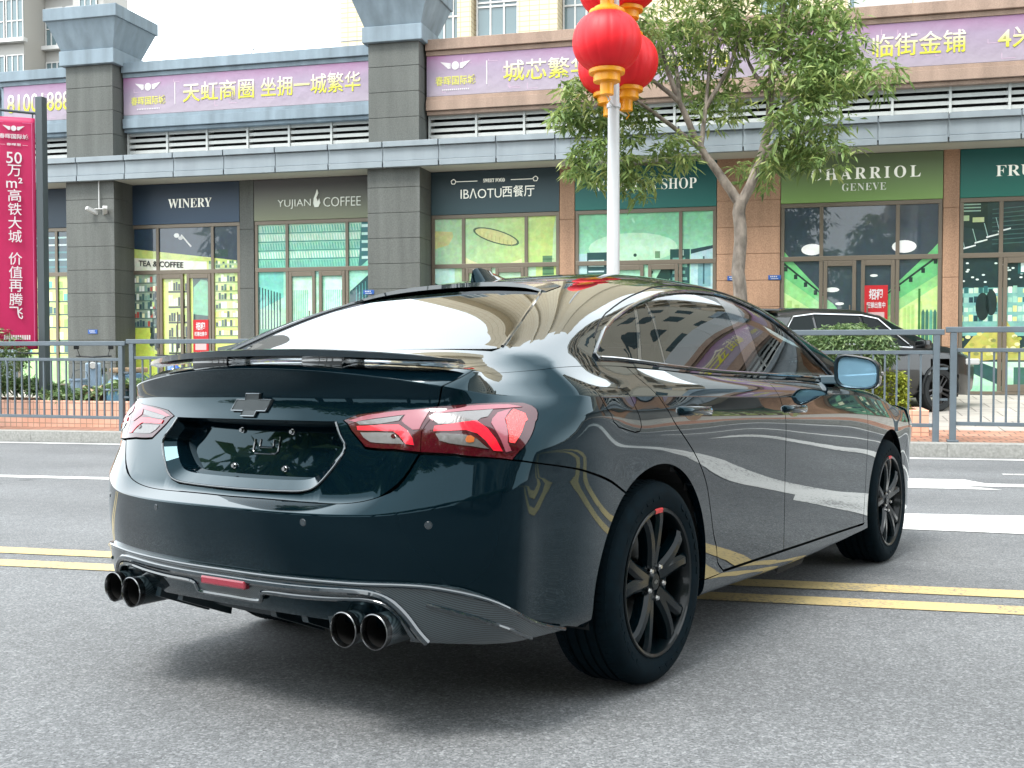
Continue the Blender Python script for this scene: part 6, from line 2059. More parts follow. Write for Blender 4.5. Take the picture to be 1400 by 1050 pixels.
# ---- quarter panels with fuel flap
DR = [(-.062, 1.054), (-.052, 1.03), (-.025, .993), (.02, .935), (.08, .874), (.155, .822), (.23, .772), (.29, .727), (.34, .679), (.378, .63), (.408, .564), (.44, .48), (.462, .43), (.490, .385), (.505, .33), (.56, .292)]
DRs = smooth_pts(DR, 3)
FUEL = YZ([(-.405, .985), (-.375, .992), (-.215, .985), (-.195, .972), (-.165, .905), (-.147, .862), (-.158, .848), (-.19, .846), (-.30, .866), (-.335, .885), (-.372, .925), (-.398, .960)])
ARC_T = arch_pts(0, 2.20, .0 - .14, 34)
qp = np.vstack([LT[4:15], YZ([(-.58, .762), (-.45, .735), (-.33, .700)]), YZ(ARC_T), YZ([(.56, .283)]), YZ(DRs[::-1]), SKP([(sk_from_yz([y], [edge10(np.array([y]))[1][0]])[0][0], 10) for y in (-.1, -.2, -.3, -.42, -.5)]), SKP([(.86, 10)]), TS[::-1]])
quarter = patch(dom_S, qp, [FUEL], gap=.0025, depth=.028)
fuel = patch(dom_S, FUEL, gap=.002)
for sgn in (1, -1):
    h = (lambda p: p) if sgn == 1 else mirror
    q = panel('quarter_panel', h(quarter), M_PAINT, car)
    if sgn == 1: panel('fuel_flap', h(fuel), M_PAINT, q)
# ---- doors, rockers, wings
GAP = [(1.135, 1.017), (1.128, .96), (1.138, .905), (1.155, .86), (1.168, .812), (1.178, .72), (1.186, .60), (1.196, .45), (1.205, .35), (1.208, .282)]
FEN = [(2.02, .991), (2.10, .986), (2.18, .966), (2.24, .945), (2.32, .885), (2.362, .82), (2.378, .72), (2.384, .60), (2.382, .45), (2.375, .32), (2.370, .263)]
DBOT = [(y, .292 - .0165 * (y - .56)) for y in np.linspace(.56, 2.37, 22)]
def belt(y0, y1, n=14): return [(y, float(edge10(np.array([y]))[1][0]) - .003) for y in np.linspace(y0, y1, n)]
rd = np.vstack([YZ(DRs), YZ([p for p in DBOT if .57 < p[0] < 1.2]), YZ(GAP[::-1]), YZ(belt(1.1, -.03, 18))])
fd = np.vstack([YZ(GAP), YZ([p for p in DBOT if 1.22 < p[0] < 2.36]), YZ(FEN[::-1]), YZ(belt(1.98, 1.17, 14))])
rearD = patch(dom_S, rd); frontD = patch(dom_S, fd)
rk_poly = np.vstack([YZ(arch_pts(0, -.30, -.14, 6)), YZ([(.45, .283)]), YZ([(y, z - .006) for y, z in DBOT]), YZ(arch_pts(2.829, math.pi + .14, math.pi + .30, 6)), SKP([(s, .95) for s in np.linspace(3.93, 2.06, 24)])])
rocker = patch(dom_S, rk_poly, gap=.001, depth=.04)
fw_poly = np.vstack([YZ(FEN), YZ([(2.42, .262)]), YZ(arch_pts(2.829, math.pi + .20, .35, 44)), YZ([(3.24, .55), (3.27, .66), (3.30, .72)]), SKP([(s, 9.9) for s in (4.85, 4.6, 4.3, 4.05, 3.85, 3.72)])])
wing_p = patch(dom_S, fw_poly, depth=.028)
fb_poly = np.vstack([YZ(arch_pts(2.829, .35, -.25, 10)), SKP([(s, 1.0) for s in (4.87, 5.0, 5.2, 5.5, 5.8, SMAX)]), SKP([(SMAX, 9.9), (5.75, 9.9), (5.47, 9.9), (5.2, 9.9), (5.0, 9.9)]), YZ([(3.30, .72), (3.27, .66), (3.24, .55)])])
fbump = patch(dom_S, fb_poly, sym=True)
panel('front_bumper', halves(fbump), M_PAINT, car)
HANDLE = MB()
hp = [(-.135, -.004), (-.125, .010), (-.06, .026), (.02, .030), (.09, .026), (.125, .012), (.135, -.002)]
HV, HF = [], []
for i, (y, d) in enumerate(hp):
    hh = .0165 if 0 < i < 6 else .012
    th_ = .010 if 1 < i < 5 else .018
    for a in np.linspace(0, 2 * math.pi, 10, endpoint=False): HV.append((d - th_ * .5 + th_ * .75 * math.cos(a), y, hh * math.sin(a)))
for i in range(6):
    for k in range(10): HF.append((i * 10 + k, i * 10 + (k + 1) % 10, (i + 1) * 10 + (k + 1) % 10, (i + 1) * 10 + k))
HF += [tuple(range(10)), tuple(range(60, 70))]
# ---- greenhouse outlines
DLO_T = [(-.245, 1.094), (-.20, 1.124), (-.15, 1.152), (-.1, 1.179), (0, 1.215), (.1, 1.244), (.2, 1.272), (.3, 1.297), (.4, 1.318), (.5, 1.339), (.6, 1.353), (.7, 1.364), (.8, 1.373), (.9, 1.378), (1.0, 1.381), (1.1, 1.382), (1.2, 1.376), (1.3, 1.364), (1.4, 1.344), (1.5, 1.322), (1.6, 1.295), (1.7, 1.263), (1.8, 1.228), (1.9, 1.188), (2.0, 1.142), (2.08, 1.098), (2.16, 1.048), (2.20, 1.020)]
DLO_B = [(2.20, 1.006), (2.10, 1.010), (2.0, 1.014), (1.8, 1.020), (1.5, 1.026), (1.2, 1.032), (.9, 1.038), (.6, 1.046), (.3, 1.059), (.1, 1.070), (-.1, 1.080), (-.2, 1.082), (-.235, 1.083)]
DLO_U = UYZ(DLO_T + DLO_B)
RG_SIDE = [(.628, -.50), (.605, -.42), (.577, -.33), (.548, -.25), (.515, -.16), (.478, -.07), (.44, .01), (.41, .05)]
rg_right = UYX(RG_SIDE)
rg_top = UYX([(.36, .09), (.30, .115), (.2, .145), (.1, .163), (0.0, .17)])
rg_bot = UYX([(0, -.56), (.2, -.557), (.4, -.545), (.52, -.53), (.59, -.518)])
RG = np.vstack([rg_bot, rg_right, rg_top])
ws_bot = UYX([(.60, 2.40), (.58, 2.46), (.5, 2.53), (.35, 2.585), (.2, 2.61), (0, 2.62)])
ws_top = UYX([(0, 1.50), (.2, 1.505), (.35, 1.525), (.45, 1.56), (.50, 1.60)])
ws_side = UYX([(.52, 1.70), (.545, 1.9), (.57, 2.1), (.59, 2.28)])
WS = np.vstack([ws_top, ws_side, ws_bot])
# roof shell: notched by rear screen and windscreen on the centre line
roof_poly = np.vstack([np.array([(y, 0.0) for y in np.linspace(-.70, 2.45, 94)]), UYX([(.66, 2.56), (.60, 2.585), (.52, 2.60), (.38, 2.64), (.2, 2.665), (0, 2.675)]), ws_bot[::-1], ws_side[::-1], ws_top[::-1], rg_top[::-1], rg_right[::-1], smooth_pts(deck_gap, 4)[17::-1]])
roofU = patch(dom_U, roof_poly, [DLO_U], gap=0.0, hole_gap=0.0, sym=True, depth=.022, step=.024)
roof_o = panel('roof', halves(roofU), M_PAINT, car)
bon_poly = np.vstack([UYX([(0, 2.685), (.2, 2.675), (.38, 2.65), (.52, 2.61), (.60, 2.595), (.66, 2.57)]), np.array([(2.57, .05 * AS)]), np.array([(y, .045 * AS) for y in np.linspace(2.7, 3.5, 14)]), UYX([(.45, 3.60), (.25, 3.645), (0, 3.655)])])
bonU = patch(dom_U, inset(bon_poly, 0), gap=0, sym=True)
panel('bonnet', halves(bonU), M_PAINT, car)
def dlo_part(y0b, y0t, y1b, y1t, m):
    """piece of the side window between two slanted cuts"""
    tz_ = lambda y: float(np.interp(y, [p[0] for p in DLO_T], [p[1] for p in DLO_T])); bz_ = lambda y: float(np.interp(y, [p[0] for p in DLO_B[::-1]], [p[1] for p in DLO_B[::-1]]))
    tops = [(y0t, tz_(y0t))] + [p for p in DLO_T if y0t + .01 < p[0] < y1t - .01] + [(y1t, tz_(y1t))]
    bots = [(y1b, bz_(y1b))] + [p for p in DLO_B if y0b + .01 < p[0] < y1b - .01] + [(y0b, bz_(y0b))]
    return patch(dom_U, UYZ(tops + bots), gap=.001, off=-.004, depth=.006, step=.03)
qg = dlo_part(-.235, -.243, .045, .235, 0)
rwv = dlo_part(.075, .265, .245, .345, 0)
rw = dlo_part(.262, .362, 1.02, 1.075, 0)
fwn = dlo_part(1.21, 1.24, 2.10, 2.10, 0)
bp_ = dlo_part(1.02, 1.075, 1.21, 1.24, 0)
bar1 = dlo_part(.045, .235, .075, .265, 0); bar2 = dlo_part(.245, .345, .262, .362, 0); sail = dlo_part(2.10, 2.10, 2.195, 2.195, 0)
for sgn in (1, -1):
    h = (lambda p: p) if sgn == 1 else mirror
    for nm, lo, gl_list, hy, hz in (('rear_door', rearD, (('window', rw, M_GLASS), ('vent_window', rwv, M_GLASS)), .255, .902), ('front_door', frontD, (('window', fwn, M_GLASSF),), 1.275, .884)):
        d_ = panel('door', h(lo), M_PAINT, car)
        d_['label'] = ('rear ' if nm == 'rear_door' else 'front ') + 'door'
        for wn_, pf, m_ in gl_list: panel(wn_, h(pf), m_, d_)
        s, k = sk_from_yz([hy], [hz]); p, nn_ = dom_S(np.array([[s[0], k[0] * KS]]))
        mb = MB(); mb.add([((x + p[0][0]) * sgn, y + hy, z - .012 * y * 1.5 + hz) for x, y, z in HV], HF)
        mb.build('handle', M_PAINT, d_, smooth=True, angle=60)
        cup = MB()
        cv = []
        for a in np.linspace(0, 2 * math.pi, 24, endpoint=False):
            cv.append((hy - .01 + .075 * math.cos(a), hz - .004 + .030 * math.sin(a)))
        cs = dom_S(YZ(cv)); cc_ = dom_S(YZ([(hy - .01, hz - .004)]))
        vv = [tuple((q + n_ * .0008) * [sgn, 1, 1]) for q, n_ in zip(*cs)] + [tuple((cc_[0][0] + cc_[1][0] * .0008 - cc_[1][0] * 0) * [sgn, 1, 1])]
        cup.add(vv, [(i, (i + 1) % 24, 24) for i in range(24)])
        cup.build('handle_cup', M_TRIM, d_)
    panel('quarter_window', h(qg), M_GLASS, car)
    for pt_ in (bp_, bar1, bar2, sail): panel('pillar_trim', h(pt_), M_TRIM, car)
    panel('rocker_panel', h(rocker), M_PAINT, car)
    panel('front_wing', h(wing_p), M_PAINT, car)
    P1, N1 = dom_U(resample(DLO_U, .03))
    tm = MB(); pl = [tuple((p + n_ * .001) * [sgn, 1, 1]) for p, n_ in zip(P1, N1)]
    tm.tube(pl + pl[:2], .0075, 8, cap=False)
    tm.build('window_trim', M_TRIM, car, smooth=True)
    # door frame seam above the glass
    sm = MB()
    so = UYZ([(y, z + .026) for y, z in DLO_T[1:-2]])
    P1, N1 = dom_U(resample(so, .03)[:-3])
    for seam in (P1[:len(resample(so[:], .03)) and int(len(P1) * .52)],):
        sm.tube([tuple((p + n_ * .0004) * [sgn, 1, 1]) for p, n_ in zip(seam, N1)], .0028, 5)
    sm.build('door_frame_seam', M_SHELL, car)
# screens
rsg = patch(dom_U, inset(RG, 0), gap=0, off=-.004, sym=True, depth=.004)
panel('rear_screen', halves(rsg), M_GLASSR, car)
wsg = patch(dom_U, inset(WS, 0), gap=0, off=-.004, sym=True, depth=.004)
panel('windscreen', halves(wsg), M_GLASSF, car)
for sgn in (1, -1):
    mb = MB(); mb.tube([tuple((p + n_ * .0) * [sgn, 1, 1]) for p, n_ in zip(*dom_U(smooth_pts(rg_right, 5)))], .006, 6)
    mb.build('screen_trim', M_TRIM, car, smooth=True)
# roof lip spoiler over the rear screen
mb = MB(); V_ = []
xs_ = np.linspace(-.46, .46, 25)
for x in xs_:
    ax = abs(x); yb = .17 - .62 * ax ** 2.2 * 1.0
    yb = float(np.interp(ax, [0, .1, .2, .3, .36, .42, .46], [.17, .163, .145, .115, .09, .045, .02]))
    t_ = 1 - (ax / .46) ** 4
    for dy, dz in ((.10, .002), (.03, .010 * t_ + .002), (-.055 * t_ - .004, .010 * t_ + .002), (-.055 * t_ - .004, -.004), (.03, -.006)):
        q = U(np.array([yb + dy]), a_from_x(np.array([yb + dy]), np.array([max(ax, 1e-3)])))[0]
        zb_ = q[2] if dy > 0 else U(np.array([yb]), a_from_x(np.array([yb]), np.array([max(ax, 1e-3)])))[0][2] - .10 * (-dy)
        V_.append((x, yb + dy, zb_ + dz))
mb.add(V_, [(i * 5 + k, (i + 1) * 5 + k, (i + 1) * 5 + (k + 1) % 5, i * 5 + (k + 1) % 5) for i in range(24) for k in range(5)])
mb.build('roof_lip', M_TRIM, car, smooth=True, angle=40)
# shark fin aerial
mb = MB(); V_ = []
fz = lambda y: float(zc(y))
for y, hgt, wd in ((.20, .062, .016), (.215, .066, .024), (.25, .062, .030), (.30, .046, .034), (.35, .026, .030), (.40, .010, .018), (.43, .003, .004)):
    z0 = fz(y) - .004
    for w_, hh in ((wd, 0), (wd * .55, hgt * .55), (wd * .12, hgt), (-wd * .12, hgt), (-wd * .55, hgt * .55), (-wd, 0)): V_.append((w_, y, z0 + hh))
mb.add(V_, [(i * 6 + k, (i + 1) * 6 + k, (i + 1) * 6 + k + 1, i * 6 + k + 1) for i in range(6) for k in range(5)] + [(0, 1, 2, 3, 4, 5)])
mb.build('shark_fin_aerial', M_PAINT, car, smooth=True, angle=40)

# ---- tail lamps
def lamp_poly(px, off, name, m_, parent, sgn):
    pf = patch(dom_S, np.array(px), gap=0, off=off, depth=.004, step=.018)
    return panel(name, pf if sgn == 1 else mirror(pf), m_, parent)
LAMPQ = [
    ('clear_strip', 'clear', 'o', 1, [(0.68, 5.873), (0.6965, 6.165), (0.7683, 6.548), (0.8607, 6.845), (0.8348, 6.185), (0.8022, 5.915), (0.7289, 5.795), (0.6987, 5.79)]),
    ('light_guide', 'red', 'o', 2, [(0.6893, 5.667), (0.6886, 5.758), (0.7291, 5.787), (0.7997, 5.921), (0.828, 5.764), (0.8476, 5.525), (0.8671, 5.156), (0.8425, 5.21), (0.822, 5.473), (0.8015, 5.625), (0.7739, 5.681), (0.7326, 5.658)]),
    ('clear_segment', 'clear', 'o', 1, [(0.6958, 5.626), (0.7337, 5.611), (0.7748, 5.591), (0.8019, 5.505), (0.8317, 5.27), (0.7898, 5.364), (0.7371, 5.444), (0.7107, 5.505)]),
    ('corner_reflector', 'corner', 'o', 2, [(0.8887, 6.176), (0.9218, 6.929), (0.9515, 6.641), (0.9535, 6.17), (0.9258, 5.744), (0.9009, 5.389), (0.8839, 5.423)]),
    ('pale_facet', 'pink', 'o', 1, [(0.8409, 5.913), (0.8716, 6.591), (0.9172, 6.982), (0.8859, 6.17), (0.8801, 5.424), (0.893, 5.132), (0.8763, 5.116), (0.8599, 5.529)]),
    ('upper_facet', 'pink', 'o', 1, [(0.6647, 5.93), (0.6728, 6.377), (0.7733, 7.091), (0.9116, 7.226), (0.949, 7.128), (0.9151, 7.028), (0.8611, 6.876), (0.7681, 6.608), (0.6929, 6.206), (0.6784, 5.862)]),
    ('amber_bulb', 'amber', 'o', 3, [(0.7736, 5.494), (0.7772, 5.566), (0.786, 5.579), (0.7952, 5.531), (0.7943, 5.447), (0.7841, 5.432), (0.7762, 5.448)]),
    ('clear_strip', 'clear', 'i', 1, [(0.4241, 5.99), (0.4846, 6.074), (0.5776, 6.171), (0.569, 5.953), (0.513, 5.94), (0.4387, 5.95)]),
    ('light_guide', 'red', 'i', 2, [(0.4363, 5.874), (0.4309, 5.931), (0.5141, 5.92), (0.5735, 5.879), (0.6072, 5.754), (0.6298, 5.619), (0.6395, 5.504), (0.6134, 5.548), (0.5836, 5.703), (0.561, 5.785), (0.4998, 5.843)]),
    ('clear_segment', 'clear', 'i', 1, [(0.4461, 5.841), (0.5012, 5.816), (0.5578, 5.766), (0.5861, 5.658), (0.6058, 5.561), (0.542, 5.633), (0.4894, 5.689), (0.4617, 5.766)]),
    ('upper_facet', 'pink', 'i', 1, [(0.3975, 6.045), (0.4568, 6.31), (0.5547, 6.518), (0.6523, 6.725), (0.6509, 5.929), (0.6453, 5.732), (0.625, 5.745), (0.5913, 5.876), (0.5789, 5.936), (0.5825, 6.218), (0.484, 6.115), (0.421, 5.99)]),
    ('bulb', 'dark', 'i', 3, [(0.5571, 5.714), (0.5604, 5.742), (0.5684, 5.729), (0.5741, 5.692), (0.5705, 5.669), (0.5625, 5.683)])]
for sgn in (1, -1):
    h = (lambda p: p) if sgn == 1 else mirror
    lo = panel('tail_lamp', h(patch(dom_S, LOUT, gap=.001, off=.002, depth=.02)), M_LENS, car)
    li = panel('tail_lamp', h(patch(dom_S, LIN, gap=.001, off=.002, depth=.02)), M_LENS, car)
    for nm, m_, which, lay, pts in LAMPQ:
        lamp_poly(np.array(pts) * [1, KS], .0026 + .0012 * lay, nm, {'pink': M_LPINK, 'red': M_LRED, 'clear': M_LCLR, 'corner': M_LORG, 'amber': M_AMB, 'dark': M_LENS}[m_], lo if which == 'o' else li, sgn)

# ---- rear wing on the boot
mb = MB(); V_ = []
xs_ = np.linspace(-.685, .685, 41)
for x in xs_:
    t_ = abs(x) / .685
    yt = -.965 + .155 * t_ ** 2.6 + .03 * max(0, t_ - .9)
    ch = .145 * (1 - .72 * t_ ** 3)
    zt = 1.106 - .034 * t_ ** 2.4
    th_ = .025 * (1 - .75 * t_ ** 4)
    for dy, dz in ((0, .05), (.01, -.72), (.22, -.95), (.55, -1.0), (.9, -.55), (1.0, -.2), (.85, .12), (.45, .22), (.12, .12)):
        V_.append((x, yt + dy * ch, zt - .012 * dy + dz * th_ + .010 * math.sin(min(dy, 1) * math.pi) * .5))
n9 = 9
mb.add(V_, [(i * n9 + k, (i + 1) * n9 + k, (i + 1) * n9 + (k + 1) % n9, i * n9 + (k + 1) % n9) for i in range(40) for k in range(n9)] + [tuple(range(n9)), tuple(range(40 * n9, 41 * n9))])
wing_o = mb.build('rear_wing', M_TRIM, car, smooth=True, angle=50)
for sx in (-1, 1):
    mb = MB(); mb.bbox(min(sx * .165, sx * .335), max(sx * .165, sx * .335), -.905, -.80, 1.050, 1.094, .010)
    mb.build('wing_mount', M_TRIM, wing_o, smooth=True)

# ---- diffuser
DU = [(0, 2.02), (.154, 2.02), (.33, 2.04), (.507, 2.06), (.65, 2.10), (.715, 2.12), (.772, 2.10), (.83, 1.98), (.90, 1.80), (.98, 1.56), (1.05, 1.357), (1.125, 1.13)]
DLW = [(.97, 1.02), (.90, .95), (.82, .88), (.72, .84), (.63, .80)]
EXC = [(.640, 1.0), (.628, 1.25), (.612, 1.45), (.585, 1.60), (.55, 1.66), (.50, 1.68), (.40, 1.62), (.28, 1.58), (.155, 1.56), (.135, 1.38), (.12, 1.32), (0, 1.32)]
diff_poly = np.vstack([SKP(smooth_pts(DU, 3)), SKP(DLW), SKP(EXC)])
dq = patch(dom_S, center_fix(diff_poly, 0), gap=0, off=.013, depth=.05, sym=True, step=.02)
diff = panel('diffuser', halves(dq), M_CARB, car)
def dline(pts, o, r, m_=M_TRIM, nm='ridge'):
    P1, N1 = dom_S(SKP(smooth_pts(pts, 4)))
    b_ = MB()
    q = [tuple(p + n_ * o) for p, n_ in zip(P1, N1)]
    if abs(q[0][0]) < 1e-3: b_.tube([(-x, y, z) for x, y, z in q[::-1]] + q[1:], r, 8)
    else:
        b_.tube(q, r, 8); b_.build(nm, m_, diff, smooth=True)
        b_ = MB(); b_.tube([(-x, y, z) for x, y, z in q], r, 8)
    return b_.build(nm, m_, diff, smooth=True)
dline([(0, 1.98), (.154, 1.98), (.33, 2.0), (.507, 2.02), (.65, 2.06), (.73, 2.05), (.83, 1.93), (.93, 1.66), (1.05, 1.33), (1.12, 1.14)], .012, .006)
dline([(0, 1.80), (.154, 1.80), (.33, 1.82), (.48, 1.86), (.55, 1.84), (.60, 1.72), (.64, 1.45), (.665, 1.1), (.68, .84)], .014, .011)
dline([(0, 1.345), (.12, 1.345), (.14, 1.42), (.158, 1.585), (.28, 1.605), (.40, 1.645), (.50, 1.70), (.56, 1.68), (.595, 1.60), (.622, 1.42), (.636, 1.2), (.648, .9)], .013, .008)
dline([(.70, 1.72), (.80, 1.55), (.90, 1.30), (.98, 1.03)], .013, .006)
lq = MB(); lq.bbox(-.098, .098, -1.068, -1.03, .398, .424, .006)
lq.build('rear_reflector', mat('dull red reflector', (.30, .008, .03), .25, coat=1), diff)
cp_ = MB()                                                   # recessed lower centre and fins
V_ = []
for x in np.linspace(-.62, .62, 25):
    f_ = 1 - .16 * (x / .62) ** 2
    zl_ = .285 + .055 * sstep(.28, .55, abs(x))
    V_ += [(x, -.985 * f_, .41), (x, -.965 * f_, .36), (x, -.90 * f_, zl_), (x, -.60, zl_ - .06)]
cp_.add(V_, [(i * 4 + k, (i + 1) * 4 + k, (i + 1) * 4 + k + 1, i * 4 + k + 1) for i in range(24) for k in range(3)])
cp_.build('lower_panel', M_SATIN, diff, smooth=True)
for x in (-.36, -.25, .12, .25, .36):
    fb_ = MB()
    sl = .03 * (1 if x > 0 else -1)
    fb_.add([(x - .009, -1.00, .395), (x + .009, -1.00, .395), (x - .012 + sl, -1.0, .315), (x + .012 + sl, -1.0, .315), (x - .009, -.80, .36), (x + .009, -.80, .36), (x - .012 + sl, -.80, .235), (x + .012 + sl, -.80, .235)], [(0, 1, 3, 2), (4, 6, 7, 5), (0, 4, 5, 1), (2, 3, 7, 6), (0, 2, 6, 4), (1, 5, 7, 3)])
    fb_.build('fin', M_SATIN, diff)
# ---- exhaust tips
M_TIP = mat('brushed dark steel', (.22, .225, .23), .25, 1)
for sx in (-1, 1):
    for xc, zc_, yt in ((.572, .331, -1.035), (.468, .326, -1.045)):
        e_ = MB()
        e_.lathe([(.0475, .16), (.0475, .016)], 36, 'y', (sx * xc, yt, zc_))
        ex = e_.build('exhaust_tip', M_CARB, car, smooth=True)
        e2 = MB()
        e2.lathe([(.0478, .022), (.0490, .006), (.0495, .0), (.0470, -.002), (.0445, .003), (.0440, .02)], 36, 'y', (sx * xc, yt, zc_))
        e2.build('tip_ring', M_TIP, ex, smooth=True)
        e3 = MB()
        e3.lathe([(.0440, .02), (.0425, .13), (0, .131)], 36, 'y', (sx * xc, yt, zc_))
        e3.build('tip_bore', mat('sooty steel', (.03, .03, .03), .45, .6), ex, smooth=True)
mb = MB()
for sx in (-1, 1):
    mb.tube([(sx * .52, -.90, .345), (sx * .52, -.55, .33), (sx * .42, -.2, .28)], .05, 12)
    mb.bbox(min(sx * .62, sx * .43), max(sx * .62, sx * .43), -.80, -.50, .28, .40, .03)
mb.build('exhaust_pipe', M_SATIN, car, smooth=True)

# ---- inner shell, wheel wells, floor
ss_ = np.linspace(0, SMAX, 150); ks_ = np.linspace(.4, 9.9, 24)
A_, B_ = np.meshgrid(ss_, ks_ * KS, indexing='ij')
Pq, Nq = dom_S(np.stack([A_.ravel(), B_.ravel()], 1))
Pq = Pq - Nq * .035
F_ = []
for i in range(149):
    for j in range(23):
        c = [i * 24 + j, (i + 1) * 24 + j, (i + 1) * 24 + j + 1, i * 24 + j + 1]
        p = Pq[c].mean(0)
        if any((p[1] - cy) ** 2 + (p[2] - .338) ** 2 < .41 ** 2 for cy in (0, 2.829)) and p[0] > .5: continue
        if p[1] < -.75 and p[0] < .50 and p[2] > .62: continue
        if p[1] < -.80 and p[2] < .45: continue
        F_.append(c)
mb = MB(); mb.add(Pq, F_); mb.add(Pq * [-1, 1, 1], [f[::-1] for f in F_])
mb.box(-.46, .46, -.80, -.78, .55, 1.04)
mb.build('inner_shell', M_SHELL, car)  # black shell added behind the panels to stop light leaking through gaps
for cy in (0, 2.829):
    for sx in (-1, 1):
        mb = MB()
        mb.lathe([(.405, sx * .56), (.405, sx * .875)], 30, 'x', (0, cy, .338), a0=-.22, a1=math.pi + .22)
        mb.lathe([(0, sx * .56), (.405, sx * .56)], 30, 'x', (0, cy, .338), a0=-.22, a1=math.pi + .22)
        mb.build('wheel_well', M_SHELL, car)
mb = MB(); mb.bbox(-.55, .55, -.55, 3.5, .19, .30, .02).bbox(-.80, .80, .44, 2.38, .20, .30, .02)
mb.build('floor_pan', M_SATIN, car)

# ---- cabin
M_CLOTH = mat('dark seat cloth', (.012, .065, .07), .7)
def seat(x, y, w_, h_, name='seat'):
    b_ = MB()
    b_.bbox(x - w_ / 2, x + w_ / 2, y - .08, y + .44, .44, .60, .05)
    q = [(y - .10, .52), (y + .03, .50), (y - .10, .52 + h_), (y - .22, .54 + h_)]
    b_.prism([q[0], q[1], q[2], q[3]], x - w_ / 2 + .02, x + w_ / 2 - .02, 'x')
    return b_
for x in (-.38, .38):
    s_ = seat(x, 1.15, .52, .62).build('front_seat', M_CLOTH, car, bevel=.03)
    hb = MB(); hb.bbox(x - .13, x + .13, .84, .94, 1.16, 1.33, .035).tube([(x - .06, .90, 1.1), (x - .06, .89, 1.18)], .008, 6).tube([(x + .06, .90, 1.1), (x + .06, .89, 1.18)], .008, 6)
    hb.build('headrest', M_CLOTH, s_)
s_ = seat(0, .28, 1.24, .50).build('rear_seat', M_CLOTH, car, bevel=.03)
hb = MB()
for x in (-.36, .36): hb.bbox(x - .13, x + .13, .0, .09, 1.03, 1.16, .03)
hb.build('headrest', M_CLOTH, s_)
mb = MB(); mb.prism([(2.0, .70), (2.0, .93), (2.1, .99), (2.55, 1.0), (2.6, .7)], -.74, .74, 'x'); mb.build('dashboard', M_SATIN, car, bevel=.03)
mb = MB(); mb.bbox(-.66, .66, -.42, .06, .96, 1.02, .02); mb.build('parcel_shelf', M_SATIN, car)
mb = MB(); mb.lathe([(.165, -.012), (.185, -.016), (.19, 0), (.185, .016), (.165, .012)], 28, 'y', close=True); mb.bbox(-.16, .16, -.01, .015, -.03, .03, .01)
sw = mb.build('steering_wheel', M_SATIN, car, smooth=True); sw.location = (-.38, 1.86, .93); sw.rotation_euler = (R(-22), 0, 0)
mb = MB(); mb.add([(.55, 2.06, .998), (.72, 1.96, .995), (.74, 2.16, 1.004), (.60, 2.24, 1.006)], [(0, 1, 2, 3)]); mb.build('paper_sheet', mat('pale green paper', lin((170, 214, 204)), .6), car)

# ---- wing mirrors
def mirror_parts(sgn):
    b_ = MB(); V_ = []
    nx_, nt = 9, 20
    for i in range(nx_):
        y = i / (nx_ - 1)
        sc = math.sqrt(max(1 - (y * .96) ** 2.4, .004))
        for k in range(nt):
            a = 2 * math.pi * k / nt
            cx_ = abs(math.cos(a)) ** .55 * math.copysign(1, math.cos(a)); sz_ = abs(math.sin(a)) ** .6 * math.copysign(1, math.sin(a))
            V_.append((sgn * (1.005 + .108 * sc * cx_ + .012 * y), 1.90 + .115 * y, 1.042 + (.076 * sc * sz_) * (1.06 - .16 * cx_ * .5) - .012 * cx_ * sc))
    b_.add(V_, [(i * nt + k, i * nt + (k + 1) % nt, (i + 1) * nt + (k + 1) % nt, (i + 1) * nt + k) for i in range(nx_ - 1) for k in range(nt)] + [tuple(range((nx_ - 1) * nt, nx_ * nt))])
    o = b_.build('wing_mirror', M_PAINT, car, smooth=True, angle=70)
    f_ = MB()
    ringo = V_[:nt]; c0 = np.mean(np.array(ringo), 0)
    ri = [tuple(c0 + (np.array(p) - c0) * .93 + [0, -.004, 0]) for p in ringo]; rj = [tuple(c0 + (np.array(p) - c0) * .84 + [0, .012, 0]) for p in ringo]
    f_.add(ringo + ri + rj, [(k, (k + 1) % nt, nt + (k + 1) % nt, nt + k) for k in range(nt)] + [(nt + k, nt + (k + 1) % nt, 2 * nt + (k + 1) % nt, 2 * nt + k) for k in range(nt)])
    f_.build('mirror_surround', M_SATIN, o, smooth=True)
    g_ = MB(); gl_ = [tuple(c0 + (np.array(p) - c0) * .845 + [0, .010, 0]) for p in ringo]
    g_.add(gl_, [tuple(range(nt))]); g_.build('mirror_glass', mat('blue mirror glass', (.30, .55, .74), .03, .55), o)
    s2 = MB(); s2.prism([(1.90, .985), (2.13, .985), (2.12, 1.02), (1.95, 1.03)], min(sgn * .80, sgn * .93), max(sgn * .80, sgn * .93), 'x'); s2.build('mirror_stalk', M_PAINT, o, bevel=.012)
    t2 = MB(); t2.bbox(min(sgn * 1.108, sgn * 1.122), max(sgn * 1.108, sgn * 1.122), 1.93, 1.98, 1.025, 1.045, .005); t2.build('indicator', M_LCLR, o)
mirror_parts(1); mirror_parts(-1)

